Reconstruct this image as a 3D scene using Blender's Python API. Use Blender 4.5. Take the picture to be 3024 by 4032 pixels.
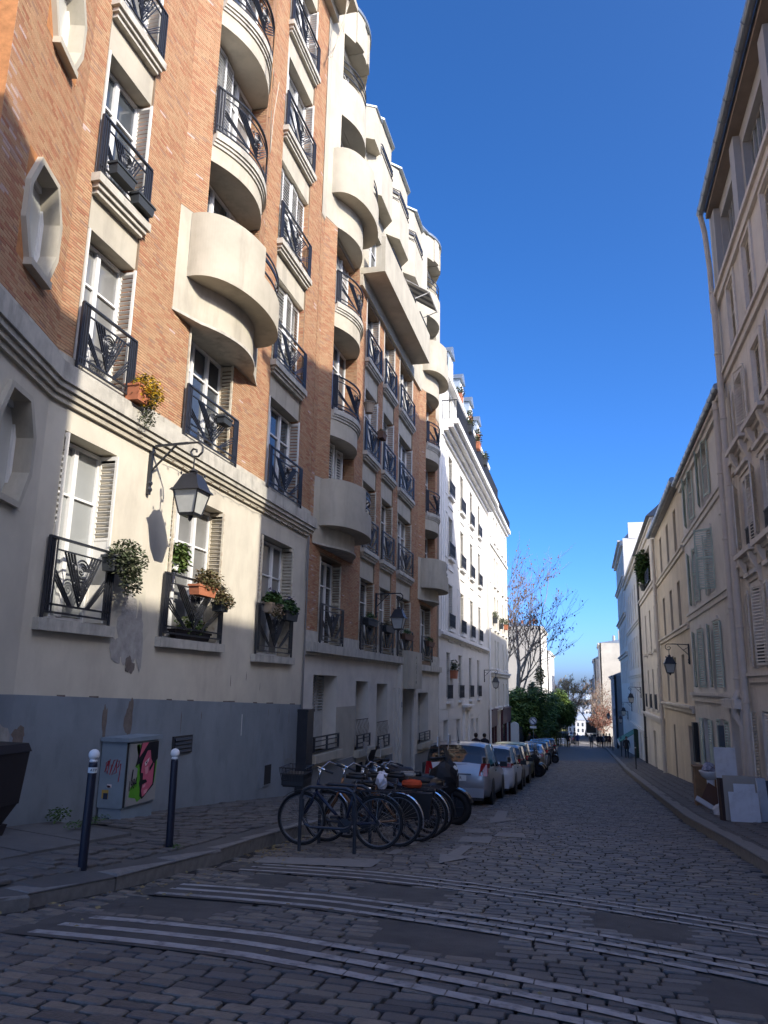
import bpy, math, random
import numpy as np
from mathutils import Matrix, Vector
random.seed(7); rng = np.random.default_rng(7)
for o in list(bpy.data.objects): bpy.data.objects.remove(o)
SC = bpy.context.scene; COL = SC.collection
# ------------------------------------------------------------------ camera
cam = bpy.data.cameras.new('camera'); camo = bpy.data.objects.new('camera', cam); COL.objects.link(camo)
cam.sensor_fit = 'HORIZONTAL'; cam.sensor_width = 36.0; cam.lens = 36.0*3028/3024
cam.clip_start = 0.05; cam.clip_end = 6000
FWD = Vector((-0.2458, 0.9443, 0.2187)).normalized()
UPV = Vector((0.0358, -0.2167, 0.9756))
RT = FWD.cross(UPV).normalized(); UPV = RT.cross(FWD).normalized()
camo.matrix_world = Matrix(((RT.x, UPV.x, -FWD.x, 0), (RT.y, UPV.y, -FWD.y, 0), (RT.z, UPV.z, -FWD.z, 0), (0, 0, 0, 1)))
SC.camera = camo
# ------------------------------------------------------------------ sky, sun, exposure
SUN = Vector((0.74, -0.41, 0.50)).normalized()          # towards the sun
W = bpy.data.worlds.new('World'); SC.world = W; W.use_nodes = True
wn = W.node_tree.nodes; wl = W.node_tree.links; wn.clear()
sky = wn.new('ShaderNodeTexSky'); sky.sky_type = 'NISHITA'; sky.sun_disc = False
sky.sun_elevation = math.asin(SUN.z); sky.sun_rotation = math.atan2(SUN.x, SUN.y)
sky.altitude = 100; sky.air_density = 0.40; sky.dust_density = 2.2; sky.ozone_density = 5.0
bg = wn.new('ShaderNodeBackground'); bg.inputs['Strength'].default_value = 0.15
wo = wn.new('ShaderNodeOutputWorld'); hs = wn.new('ShaderNodeHueSaturation'); hs.inputs['Saturation'].default_value = 1.22; hs.inputs['Hue'].default_value = .502; wl.new(sky.outputs[0], hs.inputs['Color']); wl.new(hs.outputs[0], bg.inputs[0]); wl.new(bg.outputs[0], wo.inputs[0])
sl = bpy.data.lights.new('sun', 'SUN'); sl.energy = 2.0; sl.angle = math.radians(0.53); sl.color = (1.0, 0.93, 0.82)
so = bpy.data.objects.new('sun', sl); COL.objects.link(so)
so.rotation_euler = SUN.to_track_quat('Z', 'Y').to_euler(); so.location = (30, -20, 40)
SC.view_settings.view_transform = 'Standard'; SC.view_settings.look = 'None'
SC.view_settings.gamma = 1.0; SC.view_settings.exposure = 1.62; SC.view_settings.use_curve_mapping = False
SC.render.engine = 'CYCLES'; SC.cycles.diffuse_bounces = 8; SC.render.resolution_x = 768; SC.render.resolution_y = 1024
# ------------------------------------------------------------------ materials
MATS = {}
def M(name, c, rough=.8, var=.12, scale=2.5, bump=0., bscale=60., metal=0., spec=.4, pal=None, src=None, dirt=0., dcol=(.12, .11, .10), dscale=.6, stretch=1., coat=0.):
    """procedural principled material: base colour broken up by noise, optional palette picked per piece, dirt streaks, fine relief"""
    if name in MATS: return MATS[name]
    m = bpy.data.materials.new(name); m.use_nodes = True; n = m.node_tree.nodes; l = m.node_tree.links
    b = n['Principled BSDF']; b.inputs['Roughness'].default_value = rough; b.inputs['Metallic'].default_value = metal
    b.inputs['Specular IOR Level'].default_value = spec
    if coat: b.inputs['Coat Weight'].default_value = coat; b.inputs['Coat Roughness'].default_value = .06
    tc = n.new('ShaderNodeTexCoord'); out = None
    if pal:
        r = n.new('ShaderNodeValToRGB'); e = r.color_ramp.elements
        while len(e) < len(pal): e.new(.5)
        for i, p in enumerate(pal): e[i].position = i/(len(pal)-1)*.999; e[i].color = (*p, 1)
        if src == 'obj':
            s = n.new('ShaderNodeObjectInfo'); l.new(s.outputs['Random'], r.inputs[0])
        else:
            s = n.new('ShaderNodeAttribute'); s.attribute_name = 'rnd'; l.new(s.outputs['Fac'], r.inputs[0])
        out = r.outputs[0]
    if var > 0:
        no = n.new('ShaderNodeTexNoise'); no.inputs['Scale'].default_value = scale; no.inputs['Detail'].default_value = 6
        no.inputs['Roughness'].default_value = .6; l.new(tc.outputs['Object'], no.inputs['Vector'])
        mr = n.new('ShaderNodeMapRange'); mr.inputs[1].default_value = .3; mr.inputs[2].default_value = .7
        mr.inputs[3].default_value = 1-var; mr.inputs[4].default_value = 1+var; l.new(no.outputs[0], mr.inputs[0])
        mx = n.new('ShaderNodeMix'); mx.data_type = 'RGBA'; mx.blend_type = 'MULTIPLY'; mx.inputs[0].default_value = 1
        if out: l.new(out, mx.inputs[6])
        else: mx.inputs[6].default_value = (*c, 1)
        l.new(mr.outputs[0], mx.inputs[7]); out = mx.outputs[2]
    if dirt > 0:
        mp = n.new('ShaderNodeMapping'); mp.inputs['Scale'].default_value = (1, 1, stretch); l.new(tc.outputs['Object'], mp.inputs[0])
        no = n.new('ShaderNodeTexNoise'); no.inputs['Scale'].default_value = dscale; no.inputs['Detail'].default_value = 8
        no.inputs['Roughness'].default_value = .65; l.new(mp.outputs[0], no.inputs['Vector'])
        rr = n.new('ShaderNodeMapRange'); rr.inputs[1].default_value = .5; rr.inputs[2].default_value = .72; rr.inputs[3].default_value = 0
        rr.inputs[4].default_value = dirt; l.new(no.outputs[0], rr.inputs[0])
        mx = n.new('ShaderNodeMix'); mx.data_type = 'RGBA'; l.new(rr.outputs[0], mx.inputs[0])
        if out: l.new(out, mx.inputs[6])
        else: mx.inputs[6].default_value = (*c, 1)
        mx.inputs[7].default_value = (*dcol, 1); out = mx.outputs[2]
    if out: l.new(out, b.inputs['Base Color'])
    else: b.inputs['Base Color'].default_value = (*c, 1)
    if bump > 0:
        no = n.new('ShaderNodeTexNoise'); no.inputs['Scale'].default_value = bscale; no.inputs['Detail'].default_value = 5
        l.new(tc.outputs['Object'], no.inputs['Vector']); bp = n.new('ShaderNodeBump'); bp.inputs['Strength'].default_value = bump
        bp.inputs['Distance'].default_value = .02; l.new(no.outputs[0], bp.inputs['Height']); l.new(bp.outputs[0], b.inputs['Normal'])
    MATS[name] = m; return m
BRK = [(.35, .135, .075), (.41, .185, .098), (.44, .235, .125), (.47, .28, .155), (.485, .305, .17), (.46, .265, .145), (.445, .24, .13), (.395, .175, .095), (.36, .22, .145), (.56, .42, .37)]
m_brick = M('brick_clay', (.4, .2, .1), .85, .10, 9, .25, 90, pal=BRK, src='attr')
m_bricko = M('brick_clay_single', (.4, .2, .1), .85, .10, 9, .25, 90, pal=BRK, src='obj')
m_mortar = M('mortar', (.23, .165, .11), .95, .15, 6, .3, 120)
m_cream = M('cream_plaster', (.575, .525, .42), .9, .10, 1.3, .15, 130, dirt=.42, dcol=(.36, .31, .245), dscale=1.6, stretch=.35)
m_conc = M('cream_concrete', (.46, .415, .325), .85, .12, 1.6, .15, 110, dirt=.6, dcol=(.26, .235, .19), dscale=2.4, stretch=.18)
m_sill = M('weathered_sill_stone', (.48, .45, .38), .9, .16, 5, .2, 90, dirt=.65, dcol=(.17, .16, .14), dscale=3.5, stretch=.25)
m_dado = M('blue_grey_dado_paint', (.205, .235, .265), .6, .14, 1.2, .15, 70, dirt=.55, dcol=(.115, .13, .145), dscale=2.6, stretch=.5)
m_peel = M('bare_grey_render', (.36, .34, .31), .95, .22, 6, .5, 40)
m_peeld = M('bare_brown_render', (.16, .13, .11), .95, .25, 8, .5, 40)
m_white = M('white_window_paint', (.74, .73, .70), .45, .05, 3)
m_shut = M('white_shutter_paint', (.74, .71, .64), .6, .08, 4, dirt=.3, dcol=(.38, .32, .24), dscale=4)
m_shutold = M('peeling_shutter_paint', (.60, .54, .42), .8, .15, 6, .2, 60, dirt=.9, dcol=(.34, .22, .12), dscale=9)
m_iron = M('black_iron', (.022, .024, .030), .42, .2, 8, spec=.5)
m_roofz = M('zinc_roof', (.30, .34, .38), .38, .12, 2, metal=.55)
m_dark = M('dark_recess', (.02, .02, .022), .9, 0)
def glass(name, c, rough=.04, spec=.8):
    m = M(name, c, rough, .3, .9, spec=spec); return m
m_glass = glass('window_glass', (.055, .065, .075)); m_glass2 = glass('curtained_glass', (.20, .20, .19), .08); m_blind = M('blind_behind_glass', (.30, .31, .30), .15, .05, 3, spec=.7)
# ------------------------------------------------------------------ mesh builder
class Fac:
    """vertical plane: u metres along it, n metres out of it towards the street, z up"""
    def __init__(s, p0, p1, side=1, u0=0.):
        d = Vector((p1[0]-p0[0], p1[1]-p0[1])); s.L = d.length; d.normalize(); s.d = d; s.p = Vector(p0); s.u0 = u0
        s.n = Vector((d.y, -d.x))*side; s.rz = math.atan2(s.n.x, -s.n.y)
    def P(s, u, n, z):
        q = s.p + s.d*(u-s.u0) + s.n*n; return (q.x, q.y, z)
class MB:
    def __init__(s): s.v = []; s.f = []; s.m = []; s.r = []; s.mi = 0
    def face(s, pts, r=0.):
        k = len(s.v); s.v.extend(pts); s.f.append(tuple(range(k, k+len(pts)))); s.m.append(s.mi); s.r.append(r)
    def add(s, vs, fs, r=0.):
        k = len(s.v); s.v.extend(vs)
        for f in fs: s.f.append(tuple(i+k for i in f)); s.m.append(s.mi); s.r.append(r)
    def hexa(s, p, r=0.):      # p: bottom 4, top 4
        s.add(p, [(3, 2, 1, 0), (4, 5, 6, 7), (0, 1, 5, 4), (1, 2, 6, 5), (2, 3, 7, 6), (3, 0, 4, 7)], r); return s
    def box(s, F, u0, u1, n0, n1, z0, z1, r=0.):
        if F is None: q = lambda u, n, z: (u, n, z)
        else: q = F.P
        return s.hexa([q(u0, n0, z0), q(u1, n0, z0), q(u1, n1, z0), q(u0, n1, z0), q(u0, n0, z1), q(u1, n0, z1), q(u1, n1, z1), q(u0, n1, z1)], r)
    def obox(s, c, ax, ay, az, r=0.):   # oriented box: centre and three half vectors
        c, ax, ay, az = Vector(c), Vector(ax), Vector(ay), Vector(az)
        return s.hexa([tuple(c+a*ax+b*ay+d*az) for d in (-1, 1) for a, b in ((-1, -1), (1, -1), (1, 1), (-1, 1))], r)
    def bar(s, a, b, w, t, up=(0, 0, 1)):
        a, b = Vector(a), Vector(b); d = b-a; L = d.length; d.normalize(); up = Vector(up)
        x = d.cross(up)
        if x.length < 1e-4: x = d.cross(Vector((1, 0, 0)))
        x.normalize(); y = x.cross(d); return s.obox((a+b)/2, d*L/2, x*w/2, y*t/2)
    def prism(s, F, pts, z0, z1, r=0.):   # polygon in (u,n), extruded in z ; z1/z0 may be lists
        q = (lambda u, n, z: (u, n, z)) if F is None else F.P
        n = len(pts); k = len(s.v)
        s.v.extend([q(a, b, z0) for a, b in pts]); s.v.extend([q(a, b, z1) for a, b in pts])
        fs = [tuple(range(n-1, -1, -1)), tuple(range(n, 2*n))]+[(i, (i+1) % n, n+(i+1) % n, n+i) for i in range(n)]
        for f in fs: s.f.append(tuple(i+k for i in f)); s.m.append(s.mi); s.r.append(r)
        return s
    def band(s, F, pts, t, z0, z1):       # wall of thickness t following a polyline (u,n)
        for i in range(len(pts)-1):
            (a, b), (c, d) = pts[i], pts[i+1]; e = 1e-4 if i else 0
            s.prism(F, [(a, b), (c, d), (c, d-t), (a, b-t)], z0, z1)
        return s
    def tube(s, pts, r, k=6, caps=True, rr=None):
        pts = [Vector(p) for p in pts]; n = len(pts); base = len(s.v); prev = None
        for i, p in enumerate(pts):
            t = (pts[min(i+1, n-1)]-pts[max(i-1, 0)]).normalized()
            if prev is None:
                x = t.cross(Vector((0, 0, 1)));
                if x.length < 1e-3: x = t.cross(Vector((1, 0, 0)))
            else: x = prev - t*prev.dot(t)
            x.normalize(); prev = x; y = t.cross(x); R = rr[i] if rr else r
            for j in range(k):
                a = 2*math.pi*j/k; s.v.append(tuple(p+x*math.cos(a)*R+y*math.sin(a)*R))
        for i in range(n-1):
            for j in range(k):
                a, b = base+i*k+j, base+i*k+(j+1) % k; s.f.append((a, b, b+k, a+k)); s.m.append(s.mi); s.r.append(0.)
        if caps:
            s.f.append(tuple(base+j for j in range(k-1, -1, -1))); s.f.append(tuple(base+(n-1)*k+j for j in range(k))); s.m += [s.mi]*2; s.r += [0.]*2
        return s
    def lathe(s, prof, c=(0, 0, 0), k=12, ax='z', rot=0.):   # prof: (r, h)
        base = len(s.v); n = len(prof)
        for r, h in prof:
            for j in range(k):
                a = 2*math.pi*j/k+rot; x, y = r*math.cos(a), r*math.sin(a)
                p = (x, y, h) if ax == 'z' else ((h, x, y) if ax == 'x' else (x, h, y))
                s.v.append((p[0]+c[0], p[1]+c[1], p[2]+c[2]))
        for i in range(n-1):
            for j in range(k):
                a, b = base+i*k+j, base+i*k+(j+1) % k; s.f.append((a, b, b+k, a+k)); s.m.append(s.mi); s.r.append(0.)
        s.f.append(tuple(base+j for j in range(k-1, -1, -1))); s.f.append(tuple(base+(n-1)*k+j for j in range(k))); s.m += [s.mi]*2; s.r += [0.]*2
        return s
    def torus(s, c, R, r, k=24, j=6, ax='x'):
        base = len(s.v)
        for i in range(k):
            a = 2*math.pi*i/k
            for q in range(j):
                b = 2*math.pi*q/j; rad = R+r*math.cos(b); h = r*math.sin(b); x, y = rad*math.cos(a), rad*math.sin(a)
                p = (h, x, y) if ax == 'x' else ((x, h, y) if ax == 'y' else (x, y, h)); s.v.append((p[0]+c[0], p[1]+c[1], p[2]+c[2]))
        for i in range(k):
            for q in range(j):
                a = base+i*j+q; b = base+i*j+(q+1) % j; c2 = base+((i+1) % k)*j+(q+1) % j; d = base+((i+1) % k)*j+q
                s.f.append((a, b, c2, d)); s.m.append(s.mi); s.r.append(0.)
        return s
    def map(s, fn): s.v = [fn(*p) for p in s.v]; return s
    def mesh(s, name, mats, smooth=False, rnd=False):
        me = bpy.data.meshes.new(name); me.from_pydata(s.v, [], s.f)
        for m in (mats if isinstance(mats, (list, tuple)) else [mats]): me.materials.append(m)
        if any(s.m): me.polygons.foreach_set('material_index', s.m)
        if smooth: me.polygons.foreach_set('use_smooth', [True]*len(s.f))
        if rnd:
            a = me.attributes.new('rnd', 'FLOAT', 'FACE'); a.data.foreach_set('value', s.r)
        me.update(); return me
def inv(parent): return Matrix.Translation(-Vector(parent['base'])) if parent is not None and 'base' in parent else None
def ob(name, me, parent=None, loc=None, rz=0., kind=None, label=None, cat=None, group=None, local=False):
    """link one mesh object; meshes of a building are in world metres unless local"""
    o = bpy.data.objects.new(name, me); COL.objects.link(o)
    if parent is not None:
        o.parent = parent
        if not local and 'base' in parent: o.matrix_parent_inverse = Matrix.Translation(-parent.location)
    if loc is not None: o.location = loc
    if rz: o.rotation_euler = (0, 0, rz)
    if kind: o['kind'] = kind
    if label: o['label'] = label
    if cat: o['category'] = cat
    if group: o['group'] = group
    return o
def thing(name, label, cat, loc, group=None, world=False, rz=0.):
    o = bpy.data.objects.new(name, None); COL.objects.link(o); o.location = loc; o.empty_display_size = .3
    if rz: o.rotation_euler = (0, 0, rz)
    o['label'] = label; o['category'] = cat
    if group: o['group'] = group
    if world: o['base'] = 1.0
    return o
def copytree(o, parent=None):
    c = o.copy(); COL.objects.link(c); c.parent = parent
    for ch in o.children: copytree(ch, c)
    return c
# ------------------------------------------------------------------ the lie of the land (street falls away from the camera)
YS = [-60, 0, 2, 4, 8.25, 14, 20, 34, 51, 100, 140, 190, 260, 600]
ZS = [-1.2, -1.46, -1.5, -1.6, -1.96, -2.42, -2.95, -3.82, -4.82, -7.1, -9.2, -10.7, -14.5, -30]
def zr(y): return float(np.interp(y, YS, ZS))
KL, KR, XL, XR = -4.3, 2.12, -6.5, 4.1
def zwl(y): return zr(y)+.26     # pavement level at the left house walls
def zwr(y): return zr(y)+.19
# ------------------------------------------------------------------ ground
m_mort = M('street_joint_sand', (.034, .029, .025), .95, .3, 20, .4, 90)
CB = [(.082, .074, .068), (.148, .130, .109), (.106, .098, .091), (.188, .160, .124), (.132, .116, .099), (.076, .070, .066), (.162, .147, .130), (.198, .168, .127)]
m_cob = M('cobble_granite', (.1, .1, .1), .62, .22, 14, .5, 55, pal=CB, src='attr', spec=.45)
m_cobo = M('cobble_granite_single', (.1, .1, .1), .62, .22, 14, .5, 55, pal=CB, src='obj', spec=.45)
m_asph = M('worn_asphalt', (.085, .078, .070), .8, .3, 3, .6, 90, spec=.35)
m_pav = M('pavement_asphalt', (.095, .088, .08), .85, .2, 3, .35, 120)
m_kerb = M('kerb_granite', (.19, .178, .162), .75, .2, 12, .35, 90)
m_paint = M('worn_road_paint', (.34, .325, .305), .75, .2, 7, .4, 60, dirt=1.0, dcol=(.10, .098, .095), dscale=9)
m_paintw = M('faded_road_paint', (.22, .21, .195), .75, .15, 7, .3, 60, dirt=.9, dcol=(.10, .098, .095), dscale=7)
m_far = M('far_ground', (.10, .10, .085), .9, .3, .05)
def zcross(x, y):
    """street surface: slight camber across the carriageway"""
    c = (x+1.1)/3.2; return zr(y)+.05*(1-min(1., c*c))-.03
ysamp = [-60, -30, -10, 0, 2, 4, 6, 8.25, 11, 14, 17, 20, 26, 34, 42, 51, 70, 85, 100, 120, 140, 165, 190, 225, 260]
KH = lambda y: float(np.interp(y, [3, 6, 9, 14], [.05, .065, .11, .13]))
def sheet(xa, xb, za, zb, ys, nx=1):
    b = MB()
    for i in range(len(ys)-1):
        for j in range(nx):
            y0, y1 = ys[i], ys[i+1]; q = lambda x0, x1, t: x0+(x1-x0)*t
            pts = []
            for y, t in ((y0, j/nx), (y0, (j+1)/nx), (y1, (j+1)/nx), (y1, j/nx)):
                a, c = xa(y), xb(y); pts.append((q(a, c, t), y, q(za(y), zb(y), t) if za else zcross(q(a, c, t), y)))
            b.face(pts)
    return b
SHIFT = lambda y: np.interp(y, [0, 100, 140, 190, 260], [0, 0, -.9, -1.4, -1.4])
lkx = lambda y: float(np.interp(y, [-60, 3.0, 3.4, 4.0, 4.7, 5.54, 6.77, 8.44, 11.1, 100, 140, 260], [-30, -30, -9, -5.6, -4.75, -4.42, -4.22, -4.15, -4.3, -4.3, -5.2, -6]))
rkx = lambda y: float(np.interp(y, [-60, 6.6, 6.9, 7.5, 8.4, 10, 100, 125, 144, 190, 260], [30, 30, 8, 3.6, 2.4, 2.12, 2.12, 1.5, 1.1, .6, .6]))
ylist = sorted(set(ysamp+[3.0, 3.2, 3.4, 3.7, 4.35, 4.7, 5.1, 5.54, 6.77, 6.6, 6.9, 7.2, 7.5, 7.9, 8.4, 8.44, 9, 10, 11.1]))
ynear = [y for y in ylist if y < 62]+[62.0]; yfar = [62.0]+[y for y in ylist if y > 62]
road = ob('road', sheet(lkx, rkx, None, None, ynear, 8).map(lambda x, y, z: (x, y, z-.022)).mesh('road', m_mort), kind='structure')
m_farcob = M('far_cobbles', (.095, .088, .08), .7, .3, 9, .5, 30)
ob('road', sheet(lkx, rkx, None, None, yfar, 4).mesh('road_far', m_farcob), kind='structure')
gr = MB()
gr.face([(-3000, -300, -5), (3000, -300, -5), (3000, 0, -6), (-3000, 0, -6)]); gr.face([(-3000, 0, -6), (3000, 0, -6), (3000, 260, -18), (-3000, 260, -18)]); gr.face([(-3000, 260, -18), (3000, 260, -18), (3000, 600, -32), (-3000, 600, -32)]); gr.face([(-3000, 600, -32), (3000, 600, -32), (3000, 5500, -34), (-3000, 5500, -34)])
ob('ground', gr.mesh('ground', m_far), kind='structure')
lp = sheet(lambda y: XL-.6 if y > 8 else float(np.interp(y, [-60, 3.4, 5.9, 8], [-30, -30, -6.2, -7.1])), lambda y: lkx(y)+.01, zwl, lambda y: zr(y)+KH(y)-.005, [y for y in ylist if y >= 3.0], 1)
lpave = ob('left_pavement', lp.mesh('left_pavement', m_pav), kind='structure')
rp = sheet(lambda y: rkx(y)-.01, lambda y: max(XR+.6, rkx(y)+2.2), lambda y: zr(y)+.125, zwr, [y for y in ylist if y >= 6.6], 1)
rpave = ob('right_pavement', rp.mesh('right_pavement', m_pav), kind='structure')
# kerb stones: one object each
kl = [(lkx(y)) for y in (0, 1)]
def kerb(side, fx, y0, y1, name):
    par = bpy.data.objects.new(name, None); COL.objects.link(par); par['kind'] = 'structure'
    y = y0; cache = []
    for k in range(4):
        b = MB(); w = .15; L = .496; e = .018
        b.hexa([(-w, -L, -.25), (w, -L, -.25), (w, L, -.25), (-w, L, -.25), (-w, -L, -e), (w, -L, -e), (w, L, -e), (-w, L, -e)])
        b.hexa([(-w, -L, -e), (w, -L, -e), (w, L, -e), (-w, L, -e), (-w+e, -L+e/2, 0), (w-e, -L+e/2, 0), (w-e, L-e/2, 0), (-w+e, L-e/2, 0)])
        b.v = [(a+random.uniform(-.004, .004), c+random.uniform(-.003, .003), d) for a, c, d in b.v]; cache.append(b.mesh('kerb_stone', m_kerb))
    i = 0; pos = []; 
    while y < y1:
        x0, x1 = fx(y), fx(y+.05); t = Vector((x1-x0, .05)).normalized()
        pos.append((x0, y, t)); y += 1.0*max(.1, t.y)
    for x, y, t in pos:
        c = y+.5*t.y; xx = fx(c); 
        o = ob('kerb_stone', cache[i % 4], par, (xx+side*.15, c, zr(c)+(KH(c) if side < 0 else .13)+.004+random.uniform(-.004, .004))); i += 1
        sl = (zr(c+.5)-zr(c-.5))
        o.rotation_euler = (math.atan(sl), 0, math.atan2(-t.x, t.y))
    return par
kerb(-1, lkx, 3.45, 96, 'left_kerb'); kerb(1, rkx, 7.0, 150, 'right_kerb')
# cobbles
def cobble_shape(lx, ly, seed):
    r = random.Random(seed); b = MB(); h = .028; e = min(lx, ly)*.13
    j = lambda s: r.uniform(-s, s)
    low = [(-lx/2+j(.006), -ly/2+j(.006)), (lx/2+j(.006), -ly/2+j(.006)), (lx/2+j(.006), ly/2+j(.006)), (-lx/2+j(.006), ly/2+j(.006))]
    mid = [(x*(1-.0), y*(1-.0)) for x, y in low]
    oct_ = []
    for i in range(4):
        p = Vector(low[i]); a = Vector(low[i-1]); c = Vector(low[(i+1) % 4])
        oct_ += [p+(a-p).normalized()*e*r.uniform(.6, 1.1), p+(c-p).normalized()*e*r.uniform(.6, 1.1)]
    vs = [(p.x, p.y, -h) for p in oct_]+[(p.x, p.y, -.007) for p in oct_]+[(p.x*.93, p.y*.89, j(.002)) for p in oct_]
    fs = [(i, (i+1) % 8, 8+(i+1) % 8, 8+i) for i in range(8)]+[(8+i, 8+(i+1) % 8, 16+(i+1) % 8, 16+i) for i in range(8)]+[tuple(range(16, 24))]
    return vs, fs
shapes = [cobble_shape(1, 1, s) for s in range(10)]
def asphalt_patch(x, y):     # smooth asphalt squares of the chequered hump
    for (x0, x1, y0, y1) in PATCH:
        if x0+.06 < x < x1-.06 and y0+.07 + stripeoff(x) < y < y1-.12 + stripeoff(x): return True
    return False
def stripeoff(x): return float(np.interp(x, [-4, -3, -2.2, -1, 0, 1.2, 3], [.08, .05, 0, -.28, -.55, -.98, -1.6]))
PATCH = [(-3.9, -2.75, 5.62, 6.62), (-1.65, -.55, 5.62, 6.62), (.5, 1.5, 5.62, 6.62), (-3.4, -2.8, 7.2, 8.05), (-2.2, -1.25, 7.2, 8.15), (-.1, .8, 7.2, 8.15)]
STR = [(-3.72, 4.98), (-3.68, 5.24), (-3.62, 5.52), (-3.72, 6.62), (-3.72, 6.88), (-3.75, 7.12), (-3.66, 8.22), (-3.62, 8.46), (-3.58, 8.66)]
stones = []; y = 2.6
rowh = .118
while y < 62:
    x = -9 if y < 4 else lkx(y)+.04; xe = 6 if y < 8 else rkx(y)-.04
    x = max(x, -.75*y-1.5); xe = min(xe, .27*y+1.2)
    x += random.uniform(0, .2)
    rh = rowh*random.uniform(.9, 1.1)
    while x < xe-.12:
        L = random.uniform(.17, .27)
        yy = y+.03*math.sin(x*1.3+y*.7)
        if not asphalt_patch(x+L/2, yy): stones.append((x+L/2, yy+rh/2, L-.016, rh-.013))
        x += L
    y += rh
stones.sort(key=lambda s: abs(s[1]-5.0)+.2*abs(s[0]+1) if s[1] > 3.2 else 9)
meshes = [(lambda v, f: (lambda b: (b.add(v, f), b.mesh('cobblestone', m_cobo))[1])(MB()))(*s) for s in shapes]
vsl = lambda y: (zr(y+.3)-zr(y-.3))/.6
for k, (cx, cy, lx, ly) in enumerate(stones[:300]):
    o = ob('cobblestone', meshes[k % 10], road, (cx, cy, zcross(cx, cy)+random.uniform(-.004, .005)))
    o.scale = (lx, ly, 1); o.rotation_euler = (math.atan(vsl(cy)), random.uniform(-.02, .02), random.uniform(-.03, .03))
sv = np.array([s[0] for s in shapes]); rest = np.array(stones[300:]); n = len(rest); sid = rng.integers(0, 10, n)
V = sv[sid].copy(); V[:, :, 0] = V[:, :, 0]*rest[:, 2:3]+rest[:, 0:1]; V[:, :, 1] = V[:, :, 1]*rest[:, 3:4]+rest[:, 1:2]
zc = np.array([zcross(a, b) for a, b in rest[:, :2]])+rng.uniform(-.004, .005, n); slp = np.array([vsl(b) for b in rest[:, 1]])
V[:, :, 2] += zc[:, None]+slp[:, None]*(V[:, :, 1]-rest[:, 1:2])+rng.uniform(-.02, .02, n)[:, None]*(V[:, :, 0]-rest[:, 0:1])
fl = []; base = shapes[0][1]
for i in range(n): fl += [tuple(a+24*i for a in f) for f in base]
me = bpy.data.meshes.new('cobblestones'); me.from_pydata(V.reshape(-1, 3), [], fl); me.materials.append(m_cob)
at = me.attributes.new('rnd', 'FLOAT', 'FACE'); at.data.foreach_set('value', np.repeat(rng.random(n), len(base)))
ob('cobblestones', me, road, kind='stuff')
for (x0, x1, y0, y1) in PATCH:
    b = MB(); nx, ny = 8, 6
    P = lambda i, j: (x0+(x1-x0)*i/nx+random.Random(i*31+j*7+int(x0*9)).uniform(-.03, .03), y0+(y1-y0)*j/ny+stripeoff(x0+(x1-x0)*i/nx), 0)
    for i in range(nx):
        for j in range(ny): b.face([P(i, j), P(i+1, j), P(i+1, j+1), P(i, j+1)])
    b.map(lambda x, y, z: (x, y, zcross(x, y)-.004)); ob('asphalt_patch', b.mesh('asphalt_patch', m_asph), road)
# painted bands across the hump, laid stone by stone
for gi in range(3):
    for si in range(3):
        x0, y0 = STR[gi*3+si]; b = MB(); x = x0; wv = .105 if gi == 0 else (.09 if gi == 1 else .07); r = random.Random(gi*9+si)
        while x < 2.0:
            L = r.uniform(.17, .27) if x > -1.9 else r.uniform(.5, .9); g = .004 if x > -1.9 else 0; nseg = 3
            jz = r.uniform(.0, .002) if x > -1.9 else 0; jw = r.uniform(.92, 1.04) if x > -1.9 else 1
            for q in range(nseg):
                xa, xb = x+g+(L-2*g)*q/nseg, x+g+(L-2*g)*(q+1)/nseg
                ya, yb = y0-stripeoff(x0)+stripeoff(xa), y0-stripeoff(x0)+stripeoff(xb); jj = r.uniform(-.003, .003) if x > -1.9 else 0
                pts = [(xa, ya-wv/2*jw+jj), (xb, yb-wv/2*jw+jj), (xb, yb+wv/2*jw+jj), (xa, ya+wv/2*jw+jj)]
                b.face([(p, t, zcross(p, t)+(.0105 if x < -1.6 else .0075)+jz) for p, t in pts])
            x += L
        ob('road_stripe', b.mesh('road_stripe', m_paint), road)
# asphalt bed under the left ends of the bands
for gi in range(3):
    b = MB(); ya, yb = STR[gi*3][1]-.12, STR[gi*3+2][1]+.10
    for i in range(10):
        xa, xb = -3.9+.22*i, -3.9+.22*(i+1); o0 = stripeoff(xa)-.06; o1 = stripeoff(xb)-.06
        b.face([(xa, ya+o0, 0), (xb, ya+o1, 0), (xb, yb+o1, 0), (xa, yb+o0, 0)])
    b.map(lambda x, y, z: (x, y, zcross(x, y)+.0075)); ob('asphalt_bed', b.mesh('asphalt_bed', m_asph), road)
def paintpoly(name, polys, m=m_paintw):
    b = MB()
    for p in polys: b.face([(x, y, zcross(x, y)+.009) for x, y in p])
    ob(name, b.mesh(name, m), road)
paintpoly('parking_bay_marking', [[(-3.75, 8.78), (-3.1, 8.82), (-3.1, 9.42), (-3.79, 9.3)], [(-3.1, 8.82), (-2.39, 8.92), (-2.43, 9.65), (-3.1, 9.42)]])
dash = []
yy = 10.15
while yy < 60:
    dash.append([(-2.53, yy), (-2.40, yy), (-2.40, yy+.5), (-2.53, yy+.5)]); yy += 1.05
paintpoly('parking_line', dash)
paintpoly('bicycle_arrow', [[(-1.75, 9.6), (-1.44, 10.45), (-1.62, 10.45), (-1.90, 10.55)], [(-1.80, 10.45), (-1.62, 10.45), (-1.62, 11.6), (-1.78, 11.6)]])
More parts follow.
